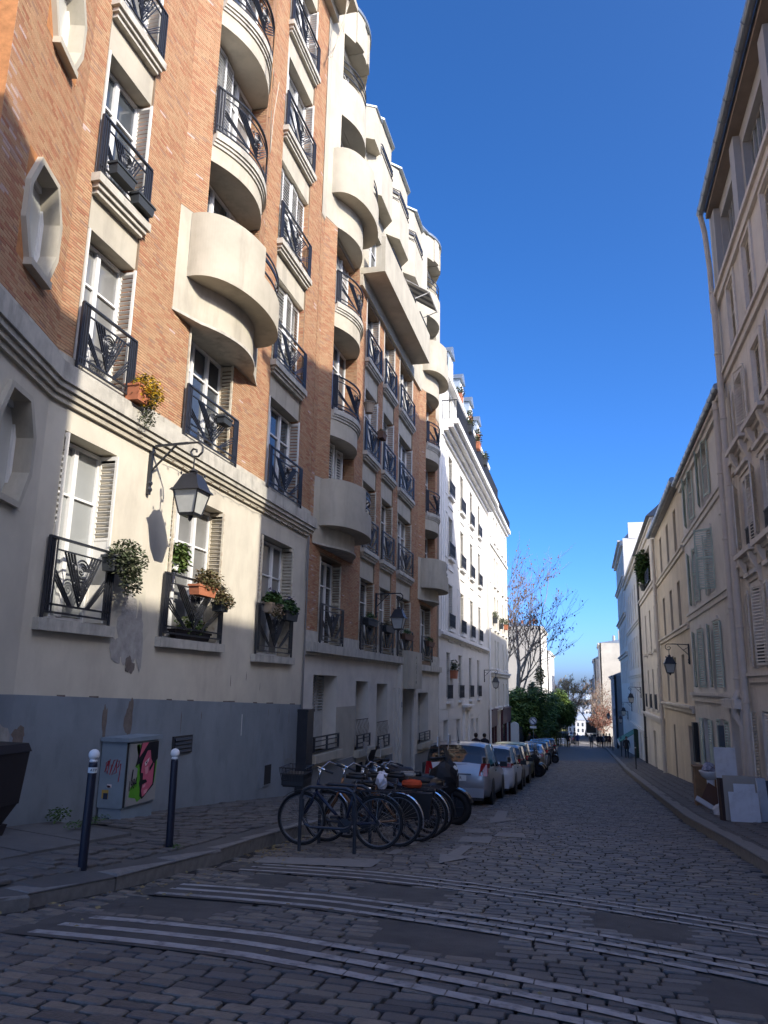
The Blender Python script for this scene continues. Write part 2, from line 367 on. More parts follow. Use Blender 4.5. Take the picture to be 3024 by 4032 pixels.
paintpoly('bicycle_symbol', [[(-1.9, 12.0), (-1.45, 12.1), (-1.5, 13.0), (-1.95, 12.8)], [(-1.5, 13.1), (-1.0, 13.2), (-1.1, 13.9), (-1.5, 13.8)], [(-2.0, 13.4), (-1.6, 13.5), (-1.7, 14.2), (-2.1, 14.0)]])
paintpoly('road_arrow', [[(-1.85, 15.6), (-1.45, 17.0), (-1.7, 17.0), (-2.05, 17.2)], [(-1.95, 17.0), (-1.7, 17.0), (-1.9, 19.6), (-2.15, 19.6)]])
paintpoly('crossing_bars', [[(-1.2, 142), (.2, 142), (.2, 145), (-1.2, 145)], [(-1.4, 128), (-.2, 128), (-.2, 129.5), (-1.4, 129.5)], [(-3.9, 112), (-1.2, 112), (-1.2, 113.5), (-3.9, 113.5)]], m_paint)
# pavement setts on the left
PV = [(.10, .093, .085), (.132, .120, .107), (.116, .10, .09), (.09, .087, .084), (.15, .134, .117)]
m_set = M('pavement_sett', (.1, .1, .1), .75, .2, 12, .4, 60, pal=PV, src='obj')
m_sets = M('pavement_sett_mass', (.1, .1, .1), .75, .2, 12, .4, 60, pal=PV, src='attr')
setts = []; y = 4.6
while y < 34:
    xe = lkx(y)-.32; x = XL+.05 if y > 9.2 else -5.25-.04*(y-6)
    if y < 6.2: x = -9.0+ (y-4.6)
    x += random.uniform(0, .25)
    while x < xe-.1:
        L = min(random.uniform(.26, .38), xe-x); setts.append((x+L/2, y+.085, L-.016, .156)); x += L
    y += .172
setts.sort(key=lambda s: s[1])
sm = [(lambda v, f: (lambda b: (b.add(v, f), b.mesh('sett', m_set))[1])(MB()))(*s) for s in shapes[:5]]
zl = lambda x, y: zr(y)+KH(y)-.005+(.265-KH(y))*max(0, min(1, (lkx(y)-x)/2.2))
b = MB()
for k, (cx, cy, lx, ly) in enumerate(setts):
    a = .12*math.sin(cy*.9)+random.uniform(-.02, .02)
    if k < 300:
        o = ob('sett', sm[k % 5], lpave, (cx, cy, zl(cx, cy)+.012+random.uniform(-.004, .005))); o.scale = (lx, ly, 1); o.rotation_euler = (math.atan(vsl(cy)), random.uniform(-.03, .03), random.uniform(-.03, .03))
    else:
        z0 = zl(cx, cy)+.010+random.uniform(-.004, .004); s_, f_ = shapes[k % 5]
        b.add([(cx+p*lx, cy+q*ly, z0+t+vsl(cy)*q*ly) for p, q, t in s_], f_, random.random())
ob('setts', b.mesh('setts', m_sets, rnd=True), lpave, kind='stuff')
m_slab = M('pavement_slab', (.12, .115, .108), .8, .15, 5, .3, 100)
for (x0, x1, y0, y1) in [(-6.35, -5.3, 6.1, 6.95), (-6.42, -5.32, 6.97, 7.9), (-6.45, -5.36, 7.92, 8.85)]:
    b = MB(); b.box(None, x0+.01, x1-.01, y0+.01, y1-.01, -.05, .012); b.map(lambda x, y, z: (x, y, zl(x, y)+z)); ob('paving_slab', b.mesh('paving_slab', m_slab), lpave)
# right pavement: worn flags
b = MB(); yy = 10.0; k = 0; fl = []
while yy < 60:
    L = random.uniform(.16, .2); x = rkx(yy)+.32
    while x < XR-.05:
        w_ = min(random.uniform(.28, .4), XR-x); fl.append((x+w_/2, yy+L/2, w_-.014, L-.014)); x += w_
    yy += L
zrr = lambda x, y: zr(y)+.125+.065*max(0, min(1, (x-rkx(y))/2.0))
fl.sort(key=lambda s: abs(s[1]-17))
for k, (cx, cy, lx, ly) in enumerate(fl):
    if k < 250:
        o = ob('sett', sm[k % 5], rpave, (cx, cy, zrr(cx, cy)+.010+random.uniform(-.003, .003))); o.scale = (lx, ly, 1); o.rotation_euler = (math.atan(vsl(cy)), 0, random.uniform(-.02, .02))
    else:
        z0 = zrr(cx, cy)+.008; s_, f_ = shapes[k % 5]; b.add([(cx+p*lx, cy+q*ly, z0+t+vsl(cy)*q*ly) for p, q, t in s_], f_, random.random())
ob('setts', b.mesh('setts', m_sets, rnd=True), rpave, kind='stuff')
# ------------------------------------------------------------------ facade kit
def wallmesh(F, u0, u1, z0, z1, holes, depth=.3, n=0., b=None):
    b = b or MB(); us = sorted({u0, u1, *[h[0] for h in holes], *[h[1] for h in holes]}); zs = sorted({z0, z1, *[h[2] for h in holes], *[h[3] for h in holes]})
    us = [u for u in us if u0-1e-6 <= u <= u1+1e-6]; zs = [z for z in zs if z0-1e-6 <= z <= z1+1e-6]
    for i in range(len(us)-1):
        for j in range(len(zs)-1):
            a, c = (us[i]+us[i+1])/2, (zs[j]+zs[j+1])/2
            if any(h[0] < a < h[1] and h[2] < c < h[3] for h in holes): continue
            b.face([F.P(us[i], n, zs[j]), F.P(us[i+1], n, zs[j]), F.P(us[i+1], n, zs[j+1]), F.P(us[i], n, zs[j+1])])
    for a, c, d, e in [h[:4] for h in holes]:
        q = F.P; m = n-depth
        b.face([q(a, n, d), q(c, n, d), q(c, m, d), q(a, m, d)]); b.face([q(a, n, e), q(c, n, e), q(c, m, e), q(a, m, e)])
        b.face([q(a, n, d), q(a, n, e), q(a, m, e), q(a, m, d)]); b.face([q(c, n, d), q(c, n, e), q(c, m, e), q(c, m, d)])
        b.face([q(a, m-.06, d-.05), q(c, m-.06, d-.05), q(c, m-.06, e+.05), q(a, m-.06, e+.05)])
    return b
def body(b, F, u0, u1, z0, z1, d, n=0.):   # sides, back and top of the house behind a facade
    q = F.P
    b.face([q(u0, n, z0), q(u0, n, z1), q(u0, -d, z1), q(u0, -d, z0)]); b.face([q(u1, n, z0), q(u1, n, z1), q(u1, -d, z1), q(u1, -d, z0)])
    b.face([q(u0, -d, z0), q(u1, -d, z0), q(u1, -d, z1), q(u0, -d, z1)]); b.face([q(u0, n, z1-.01), q(u1, n, z1-.01), q(u1, -d, z1-.01), q(u0, -d, z1-.01)])
    return b
CH, BL = .0435, .19
def lay(F, u0, u1, z0, z1, holes=(), out=None, n=0.):
    k = 0; z = z0
    while z+CH <= z1+.005:
        c = z+CH/2; segs = [(u0, u1)]
        for a, b_, d, e in [h[:4] for h in holes]:
            if d < c < e:
                segs = [s for (p, q) in segs for s in ((p, min(q, a)), (max(p, b_), q)) if s[1]-s[0] > .03]
        for p, q in segs:
            x = math.floor(p/BL)*BL+(BL/2 if k % 2 else 0)-BL
            while x < q:
                a, b_ = max(x, p), min(x+BL-.007, q)
                if b_-a > .025: out.append((F, a, b_, z+.004, z+CH-.004, n))
                x += BL
        z += CH; k += 1
def brickwork(B, lst, nsingle=300):
    lst.sort(key=lambda t: (Vector(t[0].P((t[1]+t[2])/2, 0, t[3]))-Vector((0, 0, 1.5))).length)
    u = MB(); u.hexa([(-.5, -.5, -.5), (.5, -.5, -.5), (.5, .5, -.5), (-.5, .5, -.5), (-.5, -.5, .5), (.5, -.5, .5), (.5, .5, .5), (-.5, .5, .5)]); um = u.mesh('brick', m_bricko)
    for F, a, b_, z0, z1, n in lst[:nsingle]:
        p = random.uniform(.004, .007); o = ob('brick', um, B, F.P((a+b_)/2, n, (z0+z1)/2), F.rz); o.scale = (b_-a, p*2, z1-z0)
    r = lst[nsingle:]; V = np.zeros((len(r), 8, 3)); 
    for i, (F, a, b_, z0, z1, n) in enumerate(r):
        p = n+.004+.003*random.random(); A0 = F.P(a, n-.002, 0); A1 = F.P(b_, n-.002, 0); C1 = F.P(b_-.002, p, 0); C0 = F.P(a+.002, p, 0)
        for j, (q, zz) in enumerate(((A0, z0), (A1, z0), (A1, z1), (A0, z1), (C0, z0+.002), (C1, z0+.002), (C1, z1-.002), (C0, z1-.002))): V[i, j] = (q[0], q[1], zz)
    fb = [(4, 5, 6, 7), (0, 1, 5, 4), (1, 2, 6, 5), (2, 3, 7, 6), (3, 0, 4, 7)]
    fs = [tuple(t+8*i for t in f) for i in range(len(r)) for f in fb]
    me = bpy.data.meshes.new('bricks'); me.from_pydata(V.reshape(-1, 3), [], fs); me.materials.append(m_brick)
    # colour drifts in loose patches plus single odd bricks
    rv = rng.beta(2.2, 2.4, len(r)); rv = np.minimum(rv, .88); rv[rng.random(len(r)) < .005] = 1.0
    at = me.attributes.new('rnd', 'FLOAT', 'FACE'); at.data.foreach_set('value', np.repeat(rv, 5)); ob('bricks', me, B, kind='stuff')
CACHE = {}
def put(name, key, make, parent, loc, rz, mats):
    if key not in CACHE: CACHE[key] = make().mesh(name, mats)
    return ob(name, CACHE[key], parent, loc, rz)
def sub(name, key, make, parent, mats, loc=(0, 0, 0)):
    if key not in CACHE: CACHE[key] = make().mesh(name, mats)
    return ob(name, CACHE[key], parent, loc, local=True)
def window(B, F, uc, n, z, w, h, g=None, bars=(.30,), leaves=2, fm=None, fw=.055):
    """casement window: frame with meeting stiles, each pane its own sub-part"""
    g = g or m_glass; fm = fm or m_white; key = ('win', round(w, 2), round(h, 2), bars, leaves, fm.name)
    def mk():
        b = MB(); b.box(None, -w/2, w/2, -.03, .04, 0, fw); b.box(None, -w/2, w/2, -.03, .04, h-fw, h); b.box(None, -w/2, -w/2+fw, -.032, .04, fw, h-fw); b.box(None, w/2-fw, w/2, -.032, .04, fw, h-fw)
        for i in range(1, leaves):
            x = -w/2+w*i/leaves; b.box(None, x-fw*.8, x+fw*.8, -.05, .035, fw, h-fw)
        for t in bars: b.box(None, -w/2+fw, w/2-fw, -.036, .03, h*(1-t)-.016, h*(1-t)+.016)
        return b
    o = put('window', key, mk, B, F.P(uc, n, z), F.rz, fm)
    zs = [fw]+sorted(h*(1-t) for t in bars)+[h-fw]
    for i in range(leaves):
        xa, xb = -w/2+w*i/leaves+fw*.9, -w/2+w*(i+1)/leaves-fw*.9
        for j in range(len(zs)-1):
            za, zb = zs[j]+.017, zs[j+1]-.017; k2 = ('pane', round(xb-xa, 3), round(zb-za, 3), g.name)
            sub('pane', k2, lambda: MB().box(None, -(xb-xa)/2, (xb-xa)/2, 0, .008, -(zb-za)/2, (zb-za)/2), o, g, ((xa+xb)/2, 0, (za+zb)/2))
    return o
def shutter(B, F, loc, rz, w, h, m, louv=(.45, .97), single=False, pitch=.062, label=None):
    """shutter leaf centred on x, from z=0 to h, louvred between the two fractions of its height"""
    key = ('shut', round(w, 2), round(h, 2), louv, m.name, single)
    z0, z1 = h*louv[0], h*louv[1]; ns = int((z1-z0)/pitch)
    def slat(b, zc): b.obox((0, 0, zc), (w/2-.035, 0, 0), (0, .016, .016), (0, -.003, .003)); return b
    def mk():
        b = MB(); s = .038
        b.box(None, -w/2, -w/2+s, -.016, .016, 0, h); b.box(None, w/2-s, w/2, -.016, .016, 0, h)
        for a in sorted({0, z0-s, z1, (z0+z1)/2 if z1-z0 > 1.4 else 0}): b.box(None, -w/2+s, w/2-s, -.0155, .0155, max(0, a), max(0, a)+s)
        if z0 > .1: b.box(None, -w/2+s, w/2-s, -.008, .008, s, z0)
        if z1 < h-.09: b.box(None, -w/2+s, w/2-s, -.0155, .0155, z1, h)
        if not single:
            for i in range(ns): slat(b, z0+(i+.7)*(z1-z0)/ns)
        return b
    if key not in CACHE: CACHE[key] = mk().mesh('shutter', m)
    o = ob('shutter', CACHE[key], B, loc, rz)
    if label: o['label'] = label
    if single:
        for i in range(ns): sub('slat', ('slat', round(w, 2), m.name), lambda: slat(MB(), 0), o, m, (0, 0, z0+(i+.7)*(z1-z0)/ns))
    return o
def spiral(b, cx, cz, R, r, turns=2.2, y=0., st=0., k=4):
    pts = [(cx+R*(1-.85*t)*math.cos(st+turns*6.283*t), y, cz+R*(1-.85*t)*math.sin(st+turns*6.283*t)) for t in np.linspace(0, 1, 30)]; b.tube(pts, r, k)
def rail_parts(w, h, seg=1):
    """art deco guard rail: frame, upright bars, nested chevrons, rose of scrolls"""
    a = MB(); x = w/2
    def hb(x0, x1, t, z0, z1):
        for i in range(seg): a.box(None, x0+(x1-x0)*i/seg, x0+(x1-x0)*(i+1)/seg, -t, t, z0, z1)
    hb(-x, x, .022, h-.03, h); hb(-x, x, .012, .05, .075); hb(-x, x, .012, .15, .175); hb(-x+.16, x-.16, .01, h-.17, h-.15)
    for s in (-1, 1): a.box(None, s*x-.014, s*x+.014, -.018, .018, -.03, h-.03)
    u = MB()
    for s in (-1, 1):
        for k in (.05, .10, .15): u.box(None, s*(x-k)-.012, s*(x-k)+.012, -.012, .012, .075, h-.03)
    c = MB(); zt, zb = h-.17, .175; q = x-.17
    for k in range(4):
        o = k*.062; m = .45*w
        for s in (-1, 1):
            L = q*.72-o
            if L > .03: c.bar((s*L, 0, zt), (0, 0, zb+o*1.15), .014, .026, (0, 1, 0))
            L2 = q-o*1.1; hh = (zt-zb)*.62
            if k < 3: c.bar((s*q, 0, zb+hh-o*.9), (s*(q*.30+o*.5), 0, zb), .014, .020, (0, 1, 0))
    g = MB(); cz = zt-.20
    for R in (.145, .10): g.torus((0, 0, cz), R, .014, 18, 4, 'y')
    spiral(g, 0, cz, .075, .013, 1.8)
    for s in (-1, 1): spiral(g, s*.19, cz+.06, .055, .008, 1.4, st=1.5-1.5*s); spiral(g, s*.11, cz-.19, .05, .008, 1.3, st=1.5+1.5*s)
    for o_ in (u, c): a.add(o_.v, o_.f)
    return {'railing': a, 'scroll_rose': g}
def railing(B, F, uc, n, z, w, h=.95, fn=None):
    key = ('rail', round(w, 1), round(h, 2)); w = round(w, 1)
    if fn:
        d = rail_parts(w, h, 14); par = None
        for k, b in d.items():
            b.map(fn); par = ob(k, b.mesh(k, m_iron), B) if par is None else ob(k, b.mesh(k, m_iron), par)
            # sub-parts keep world metres: same parent inverse as the building
            if par.name.split('.')[0] != k: pass
        for ch in par.children: ch.matrix_parent_inverse = Matrix.Identity(4)
        return par
    if key not in CACHE: CACHE[key] = {k: b.mesh(k, m_iron) for k, b in rail_parts(w, h).items()}
    par = None
    for k, me in CACHE[key].items():
        par = ob(k, me, B, F.P(uc, n, z), F.rz) if par is None else (ob(k, me, par, local=True), par)[1]
    return par
def sill(B, F, u0, u1, z, n=.15, t=.13, m=None, mould=True, back=-.3):
    b = MB(); b.box(F, u0, u1, back, n, z-t, z)
    if mould: b.box(F, u0+.05, u1-.05, back, n*.72, z-t-.07, z-t); b.box(F, u0+.09, u1-.09, back, n*.45, z-t-.14, z-t-.07)
    return ob('sill', b.mesh('sill', m or m_sill), B)
def arcpts(uL, uR, nE, nM, k=14): return [(uL+(uR-uL)*i/k, nE+(nM-nE)*(1-(2*i/k-1)**2)) for i in range(k+1)]
def arcn(pts, u): return float(np.interp(u, [p[0] for p in pts], [p[1] for p in pts]))
def blob_patch(B, name, F, uc, zc, ru, rz_, m, seed, n=.004, k=26):
    r = random.Random(seed); ph = [r.uniform(0, 6.28) for _ in range(5)]; pts = []
    for i in range(k):
        a = 6.283*i/k; s = 1+.18*math.sin(2*a+ph[0])+.14*math.sin(3*a+ph[1])+.10*math.sin(5*a+ph[2])+.08*math.sin(9*a+ph[3])+r.uniform(-.06, .06)
        pts.append((uc+ru*s*math.cos(a), zc+rz_*s*math.sin(a)))
    b = MB(); b.face([F.P(u, n, z) for u, z in pts]); return ob(name, b.mesh(name, m), B)
HW = 2.40
def baycol(B, F, s, floors, zbot, ztop, balc=None, bricks=None, stone_from=99, wind=None, rails=True, fullshut=()):
    """bowed bay: canted brick cheeks, curved lintels and sills. s shifts it along the facade; floors = list of sill heights"""
    a0, a1, a2, a3 = 10.57+s, 11.17+s, 13.43+s, 14.03+s; E, Mx = .17, .50
    arc = arcpts(a1, a2, E, Mx); plan = [(a0, 0)]+arc+[(a3, 0)]
    FL = Fac(F.P(a0, 0, 0)[:2], F.P(a1, E, 0)[:2], 1, 0.); FR = Fac(F.P(a2, E, 0)[:2], F.P(a3, 0, 0)[:2], 1, 0.)
    zb = balc[1]+1.15 if balc else zbot      # brick starts above the concrete apron
    b = MB(); b.face([FL.P(0, 0, zb), FL.P(FL.L, 0, zb), FL.P(FL.L, 0, ztop), FL.P(0, 0, ztop)]); b.face([FR.P(0, 0, zb), FR.P(FR.L, 0, zb), FR.P(FR.L, 0, ztop), FR.P(0, 0, ztop)])
    b.face([F.P(a2, E, zbot), F.P(a2, -.32, zbot), F.P(a2, -.32, ztop), F.P(a2, E, ztop)]); b.face([F.P(a1, E, zbot), F.P(a1, -.32, zbot), F.P(a1, -.32, ztop), F.P(a1, E, ztop)])
    b.face([F.P(a0, -.33, zbot), F.P(a3, -.33, zbot), F.P(a3, -.33, ztop), F.P(a0, -.33, ztop)])
    ob('bay_wall', b.mesh('bay_wall', m_mortar), B)
    if bricks is not None:
        zt = min(ztop, stone_from)
        lay(FL, 0, FL.L, zb+.01, zt, out=bricks); lay(FR, 0, FR.L, zb+.01, zt, out=bricks)
        FJ = Fac(F.P(a2, E, 0)[:2], F.P(a2, -.32, 0)[:2], -1, 0.)
        for i, zs in enumerate(floors): lay(FJ, .01, FJ.L, zs+.02, zs+HW, out=bricks)
    for i, zs in enumerate(floors):
        zn = floors[i+1] if i+1 < len(floors) else ztop+.3
        solid = balc is not None and i == 0
        if not solid:
            b = MB(); b.prism(F, [(u, n+.09) for u, n in arc]+[(a2, -.3), (a1, -.3)], zs-.14, zs); b.prism(F, [(u, n+.06) for u, n in arc]+[(a2, -.3), (a1, -.3)], zs-.20, zs-.14); b.prism(F, [(u, n+.03) for u, n in arc]+[(a2, -.3), (a1, -.3)], zs-.27, zs-.20)
            ob('sill', b.mesh('sill', m_sill), B)
        hw_ = min(HW, ztop-zs-.02)
        if min(zn-.27, ztop) > zs+hw_+.06: b = MB(); b.prism(F, arc+[(a2, -.3), (a1, -.3)], zs+hw_, min(zn-.27, ztop)); ob('lintel', b.mesh('lintel', m_conc), B)
        window(B, F, (a1+a2)/2, -.2, zs+.02, a2-a1-.12, hw_-.04, (wind or [m_glass])[i % len(wind or [1])], leaves=3)
        if not solid and rails:
            W_ = a2-a1+.02; uc = (a1+a2)/2
            fn = lambda x, y, z, zs=zs, uc=uc: F.P(uc+x, arcn(arc, uc+x)+.05-y, zs+z)
            railing(B, F, uc, 0, zs, W_, .98, fn)
    if balc:
        zb0, zf = balc            # underside of the apron, floor of the balcony
        b = MB(); b.prism(F, [(a0, .004)]+arc+[(a3, .004), (a3, -.3), (a0, -.3)], zb0, zf+.02); b.prism(F, [(a0, .002), (a1, E), (a1, -.2), (a0, -.2)], zf+.02, zf+1.15); ob('balcony_apron', b.mesh('balcony_apron', m_conc), B)
        b = MB(); b.prism(F, [(a0-.02, .02)]+[(u, n+.05) for u, n in arc]+[(a3+.02, .02), (a3, -.3), (a0, -.3)], zb0-.05, zb0); ob('apron_edge', b.mesh('apron_edge', m_sill), B)
        uc, hw, dp = (a0+a3)/2+.02, 1.5, .92
        el = [(uc-hw*math.cos(t), .12+(dp-.12)*math.sin(t)**.8) for t in np.linspace(.05, math.pi-.05, 61)]; k = 28
        b = MB(); b.prism(F, el+[(el[-1][0], 0), (el[0][0], 0)], zf-.10, zf+.05)
        b.band(F, el[:k+1], .11, zf+.05, zf+1.12); b.band(F, el[k:], .11, zf+.05, zf+.52)
        bo = ob('balcony', b.mesh('balcony', m_conc), B)
        for hz, t in ((.68, .03), (.93, .07), (1.08, .03)):
            b = MB(); b.band(F, [(u, n-.04) for u, n in el[k:]], .025, zf+hz, zf+hz+t); c = ob('handrail', b.mesh('handrail', m_iron), bo); c.matrix_parent_inverse = Matrix.Identity(4)
    return arc, (a0, a1, a2, a3)
# ------------------------------------------------------------------ left: brick building with cream base (nearest)
FA = Fac((XL, 0), (XL, 100), 1)
BA = thing('brick_apartment_building', 'orange brick apartment building above a cream and blue-grey base, nearest on the left', 'building', (XL-5, 11.7, zwl(11.7)), world=True)
C5, C79 = FA.P(5.9, .6, 0), FA.P(7.9, 0, 0)
F0 = Fac(C5[:2], C79[:2], 1, 0.)       # canted corner wall on the far left
TOPA = 19.2; bricksA = []
gfw = [(8.27, 9.45, .72, 3.18), (11.10, 12.95, .66, 3.10), (14.75, 16.58, .55, 3.06)]
FLR = [4.02, 6.97, 9.95, 12.95, 15.95]; HA = 2.17
colh = []
for (a, c) in ((8.26, 9.48), (14.77, 16.66)): colh.append((a, c, 4.02, TOPA-.3))
colh.append((11.20, 12.97, 4.02, 6.10)); colh.append((10.75, 13.85, 6.2, TOPA-.3))
b = wallmesh(FA, 7.9, 17.58, -4.2, 3.62, gfw, .34); body(b, FA, 7.9, 17.58, -4.2, TOPA, 9, -.36)
ob('wall', b.mesh('wall', m_cream), BA)
b = wallmesh(FA, 7.9, 17.58, 3.62, TOPA, colh, .34); ob('brick_backing', b.mesh('brick_backing', m_mortar), BA)
# canted corner: plaster below, brick above, lobed windows in moulded frames
m_brickflat = M('brick_red_flat', (.44, .19, .07), .9, .25, 12, .3, 80)
oc = [(1.2, 2.58, .50, .68), (1.2, 5.42, .50, .70), (1.2, 8.48, .50, .70), (1.2, 11.52, .5, .7), (1.2, 14.56, .5, .7)]
def octo(uc, zc, hu, hz): return [(uc-hu*.55, zc+hz), (uc+hu*.55, zc+hz), (uc+hu, zc+hz*.35), (uc+hu, zc-hz*.35), (uc+hu*.55, zc-hz), (uc-hu*.55, zc-hz), (uc-hu, zc-hz*.35), (uc-hu, zc+hz*.35)]
oh = [(u-hu, u+hu, z-hz, z+hz) for u, z, hu, hz in oc]
b = wallmesh(F0, 0, F0.L, -4.2, 3.62, oh[:1], .34); ob('wall', b.mesh('wall', m_cream), BA)
b = wallmesh(F0, 0, F0.L, 3.62, TOPA, oh[1:], .34); ob('brick_backing', b.mesh('brick_backing', m_mortar), BA); b = MB(); b.face([F0.P(0, 0, 3.6), F0.P(0, 0, TOPA), F0.P(-.9, -9, TOPA), F0.P(-.9, -9, 3.6)]); ob('return_wall', b.mesh('return_wall', m_brickflat), BA); b = MB(); b.face([F0.P(0, 0, -4), F0.P(0, 0, 3.6), F0.P(-.9, -9, 3.6), F0.P(-.9, -9, -4)]); ob('return_wall_base', b.mesh('return_wall_base', m_cream), BA)
for u, z, hu, hz in oc:
    o8 = octo(u, z, hu, hz); i8 = octo(u, z, hu-.08, hz-.07); b = MB(); N = len(o8)
    sq = [(u+su*(hu+.001), z+sz*(hz+.001)) for su, sz in ((-1, 1), (1, 1), (1, -1), (-1, -1))]
    for (p, q, r_) in ((0, 7, 0), (1, 2, 1), (4, 3, 2), (5, 6, 3)):
        b = MB(); b.face([F0.P(*((o8[p][0], .004, o8[p][1]))), F0.P(o8[q][0], .004, o8[q][1]), F0.P(sq[r_][0], .004, sq[r_][1])]); ob('corner_infill', b.mesh('corner_infill', m_brickflat if z > 4 else m_cream), BA)
    b = MB()
    for i in range(N):
        j = (i+1) % N
        for n0, n1, oo, ii in ((.002, .07, o8, i8),):
            b.hexa([F0.P(oo[i][0], n0-.3, oo[i][1]), F0.P(oo[j][0], n0-.3, oo[j][1]), F0.P(ii[j][0], n0-.3, ii[j][1]), F0.P(ii[i][0], n0-.3, ii[i][1]), F0.P(oo[i][0], n1, oo[i][1]), F0.P(oo[j][0], n1, oo[j][1]), F0.P(ii[j][0], n1, ii[j][1]), F0.P(ii[i][0], n1, ii[i][1])])
    ob('window_surround', b.mesh('window_surround', m_conc), BA)
    if z > 4: sill(BA, F0, u-.30, u+.30, z-hz+.05, .11, .09, m_conc, False, -.1)
    w = window(BA, F0, u, -.17, z-hz+.02, hu*2-.06, hz*2-.04, M('frosted_pane', (.50, .50, .46), .2, .05, 3, spec=.6), (), 1, fw=.12)
# brick laying
lay(FA, 7.9, 17.58, 4.16, TOPA-.2, [(8.24, 9.5, 3, 30), (14.75, 16.68, 3, 30), (11.18, 12.99, 3, 6.12), (10.57, 14.03, 6.10, 30)], bricksA)
lay(F0, 0, F0.L, 4.16, TOPA-.2, oh, bricksA)
for u1_ in (9.48, 16.66):
    FJ = Fac(FA.P(u1_, 0, 0)[:2], FA.P(u1_, -.34, 0)[:2], -1, 0.)
    for zf in FLR: lay(FJ, .012, FJ.L, zf, zf+HA, out=bricksA)
# cornice between base and brick
cp = [(F0.P(0, n, 0), FA.P(7.9, n, 0), FA.P(17.6+n, n, 0)) for n in (.10, .20, .30)]
for k, (n, z0, z1) in enumerate(((.05, 3.50, 3.58), (.09, 3.58, 3.66), (.13, 3.66, 3.74), (.165, 3.74, 3.99), (.05, 3.99, 4.15))):
    b = MB(); b.box(FA, 7.88, 17.58+(n if n > .06 else 0), -.02, n, z0, z1); b.box(F0, -.05, F0.L+.02, -.02, n, z0+.0015, z1-.0015)
    ob('cornice', b.mesh('cornice', m_sill if k > 1 else m_conc), BA)
# ground floor windows with folded shutters, rails and sills
gl = [m_blind, m_glass2, m_glass2]
for i, (a, c, d, e) in enumerate(gfw):
    uc, w, h = (a+c)/2, c-a, e-d
    window(BA, FA, uc, -.28, d+.02, w-.04, h-.04, gl[i], leaves=2 if i == 0 else 3); m = m_shut if i == 0 else m_shutold
    for sgn, ue in ((1, c-.03), (-1, a+.03)):
        shutter(BA, FA, FA.P(ue, -.10, d+.03), FA.rz+math.pi/2, .30, h-.06, m, (.50, .96), single=(i < 2 and sgn > 0), pitch=.075, label='louvred shutter with peeling paint' if i and sgn > 0 else None)
    sill(BA, FA, a-.2, c+.22, d, .10, .15, mould=False)
    railing(BA, FA, uc, .05, d+.02, w+.22, 1.02)
# brick floors
for fi, zf in enumerate(FLR):
    for ci, (a, c) in enumerate(((8.26, 9.48), (14.77, 16.66))):
        uc, w = (a+c)/2, c-a
        closed = ci == 1 and fi in (1, 2)
        if closed:
            for q in range(4): shutter(BA, FA, FA.P(a+w*(q+.5)/4, -.14-.03*(q % 2), zf+.02), FA.rz+.06*(-1)**q, w/4-.01, HA-.05, m_white, (.04, .98), single=(fi == 1 or q < 2), pitch=.075, label='closed white louvred shutter')
        window(BA, FA, uc, -.28, zf+.02, w-.04, HA-.04, m_glass if (fi+ci) % 2 else m_glass2, leaves=2 if ci == 0 else 3)
        if not closed:
            for sgn, ue in ((1, c-.03), (-1, a+.03)): shutter(BA, FA, FA.P(ue, -.12, zf+.03), FA.rz+math.pi/2, .28, HA-.07, m_shut, (.04, .97), single=(sgn > 0 and fi < 2 and ci == 0), pitch=.075)
        b = MB(); b.box(FA, a-.02, c+.02, -.34, -.03 if ci == 0 else -.03, zf+HA, zf+HA+.80); ob('lintel', b.mesh('lintel', m_conc), BA)
        if fi: sill(BA, FA, a-.07, c+.05, zf, .15, .13, mould=True)
        railing(BA, FA, uc, .08 if fi else .10, zf+.02, w+.10, .96)
window(BA, FA, 12.085, -.28, 4.10, 1.73, 1.97, m_glass, leaves=3)
for ue in (12.94, 11.23): shutter(BA, FA, FA.P(ue, -.12, 4.11), FA.rz+math.pi/2, .28, 1.95, m_shutold, (.04, .97), single=ue > 12, pitch=.075, label='louvred shutter with peeling paint')
railing(BA, FA, 12.12, .10, 4.04, 2.0, .93)
baycol(BA, FA, 0, [6.95, 9.95, 12.95, 15.95], 6.10, TOPA, (6.12, 6.92), bricksA, wind=[m_glass, m_glass2])
for q in range(3): shutter(BA, FA, FA.P(11.36+.38*q, -.10+.02*(q % 2), 9.97), FA.rz+.05*(-1)**q, .37, HW-.06, m_white, (.04, .98), single=q < 2, pitch=.075, label='closed white louvred shutter of the bowed bay')
brickwork(BA, bricksA)
# eaves
b = MB(); b.box(FA, 7.9, 17.9, -.3, .18, TOPA-.25, TOPA); b.box(FA, 7.9, 17.9, -.3, .75, TOPA, TOPA+.18); b.box(F0, 0, F0.L, -.3, .179, TOPA-.25, TOPA); b.box(F0, 0, F0.L, -.3, .749, TOPA+.002, TOPA+.178); ob('eaves', b.mesh('eaves', m_conc), BA)
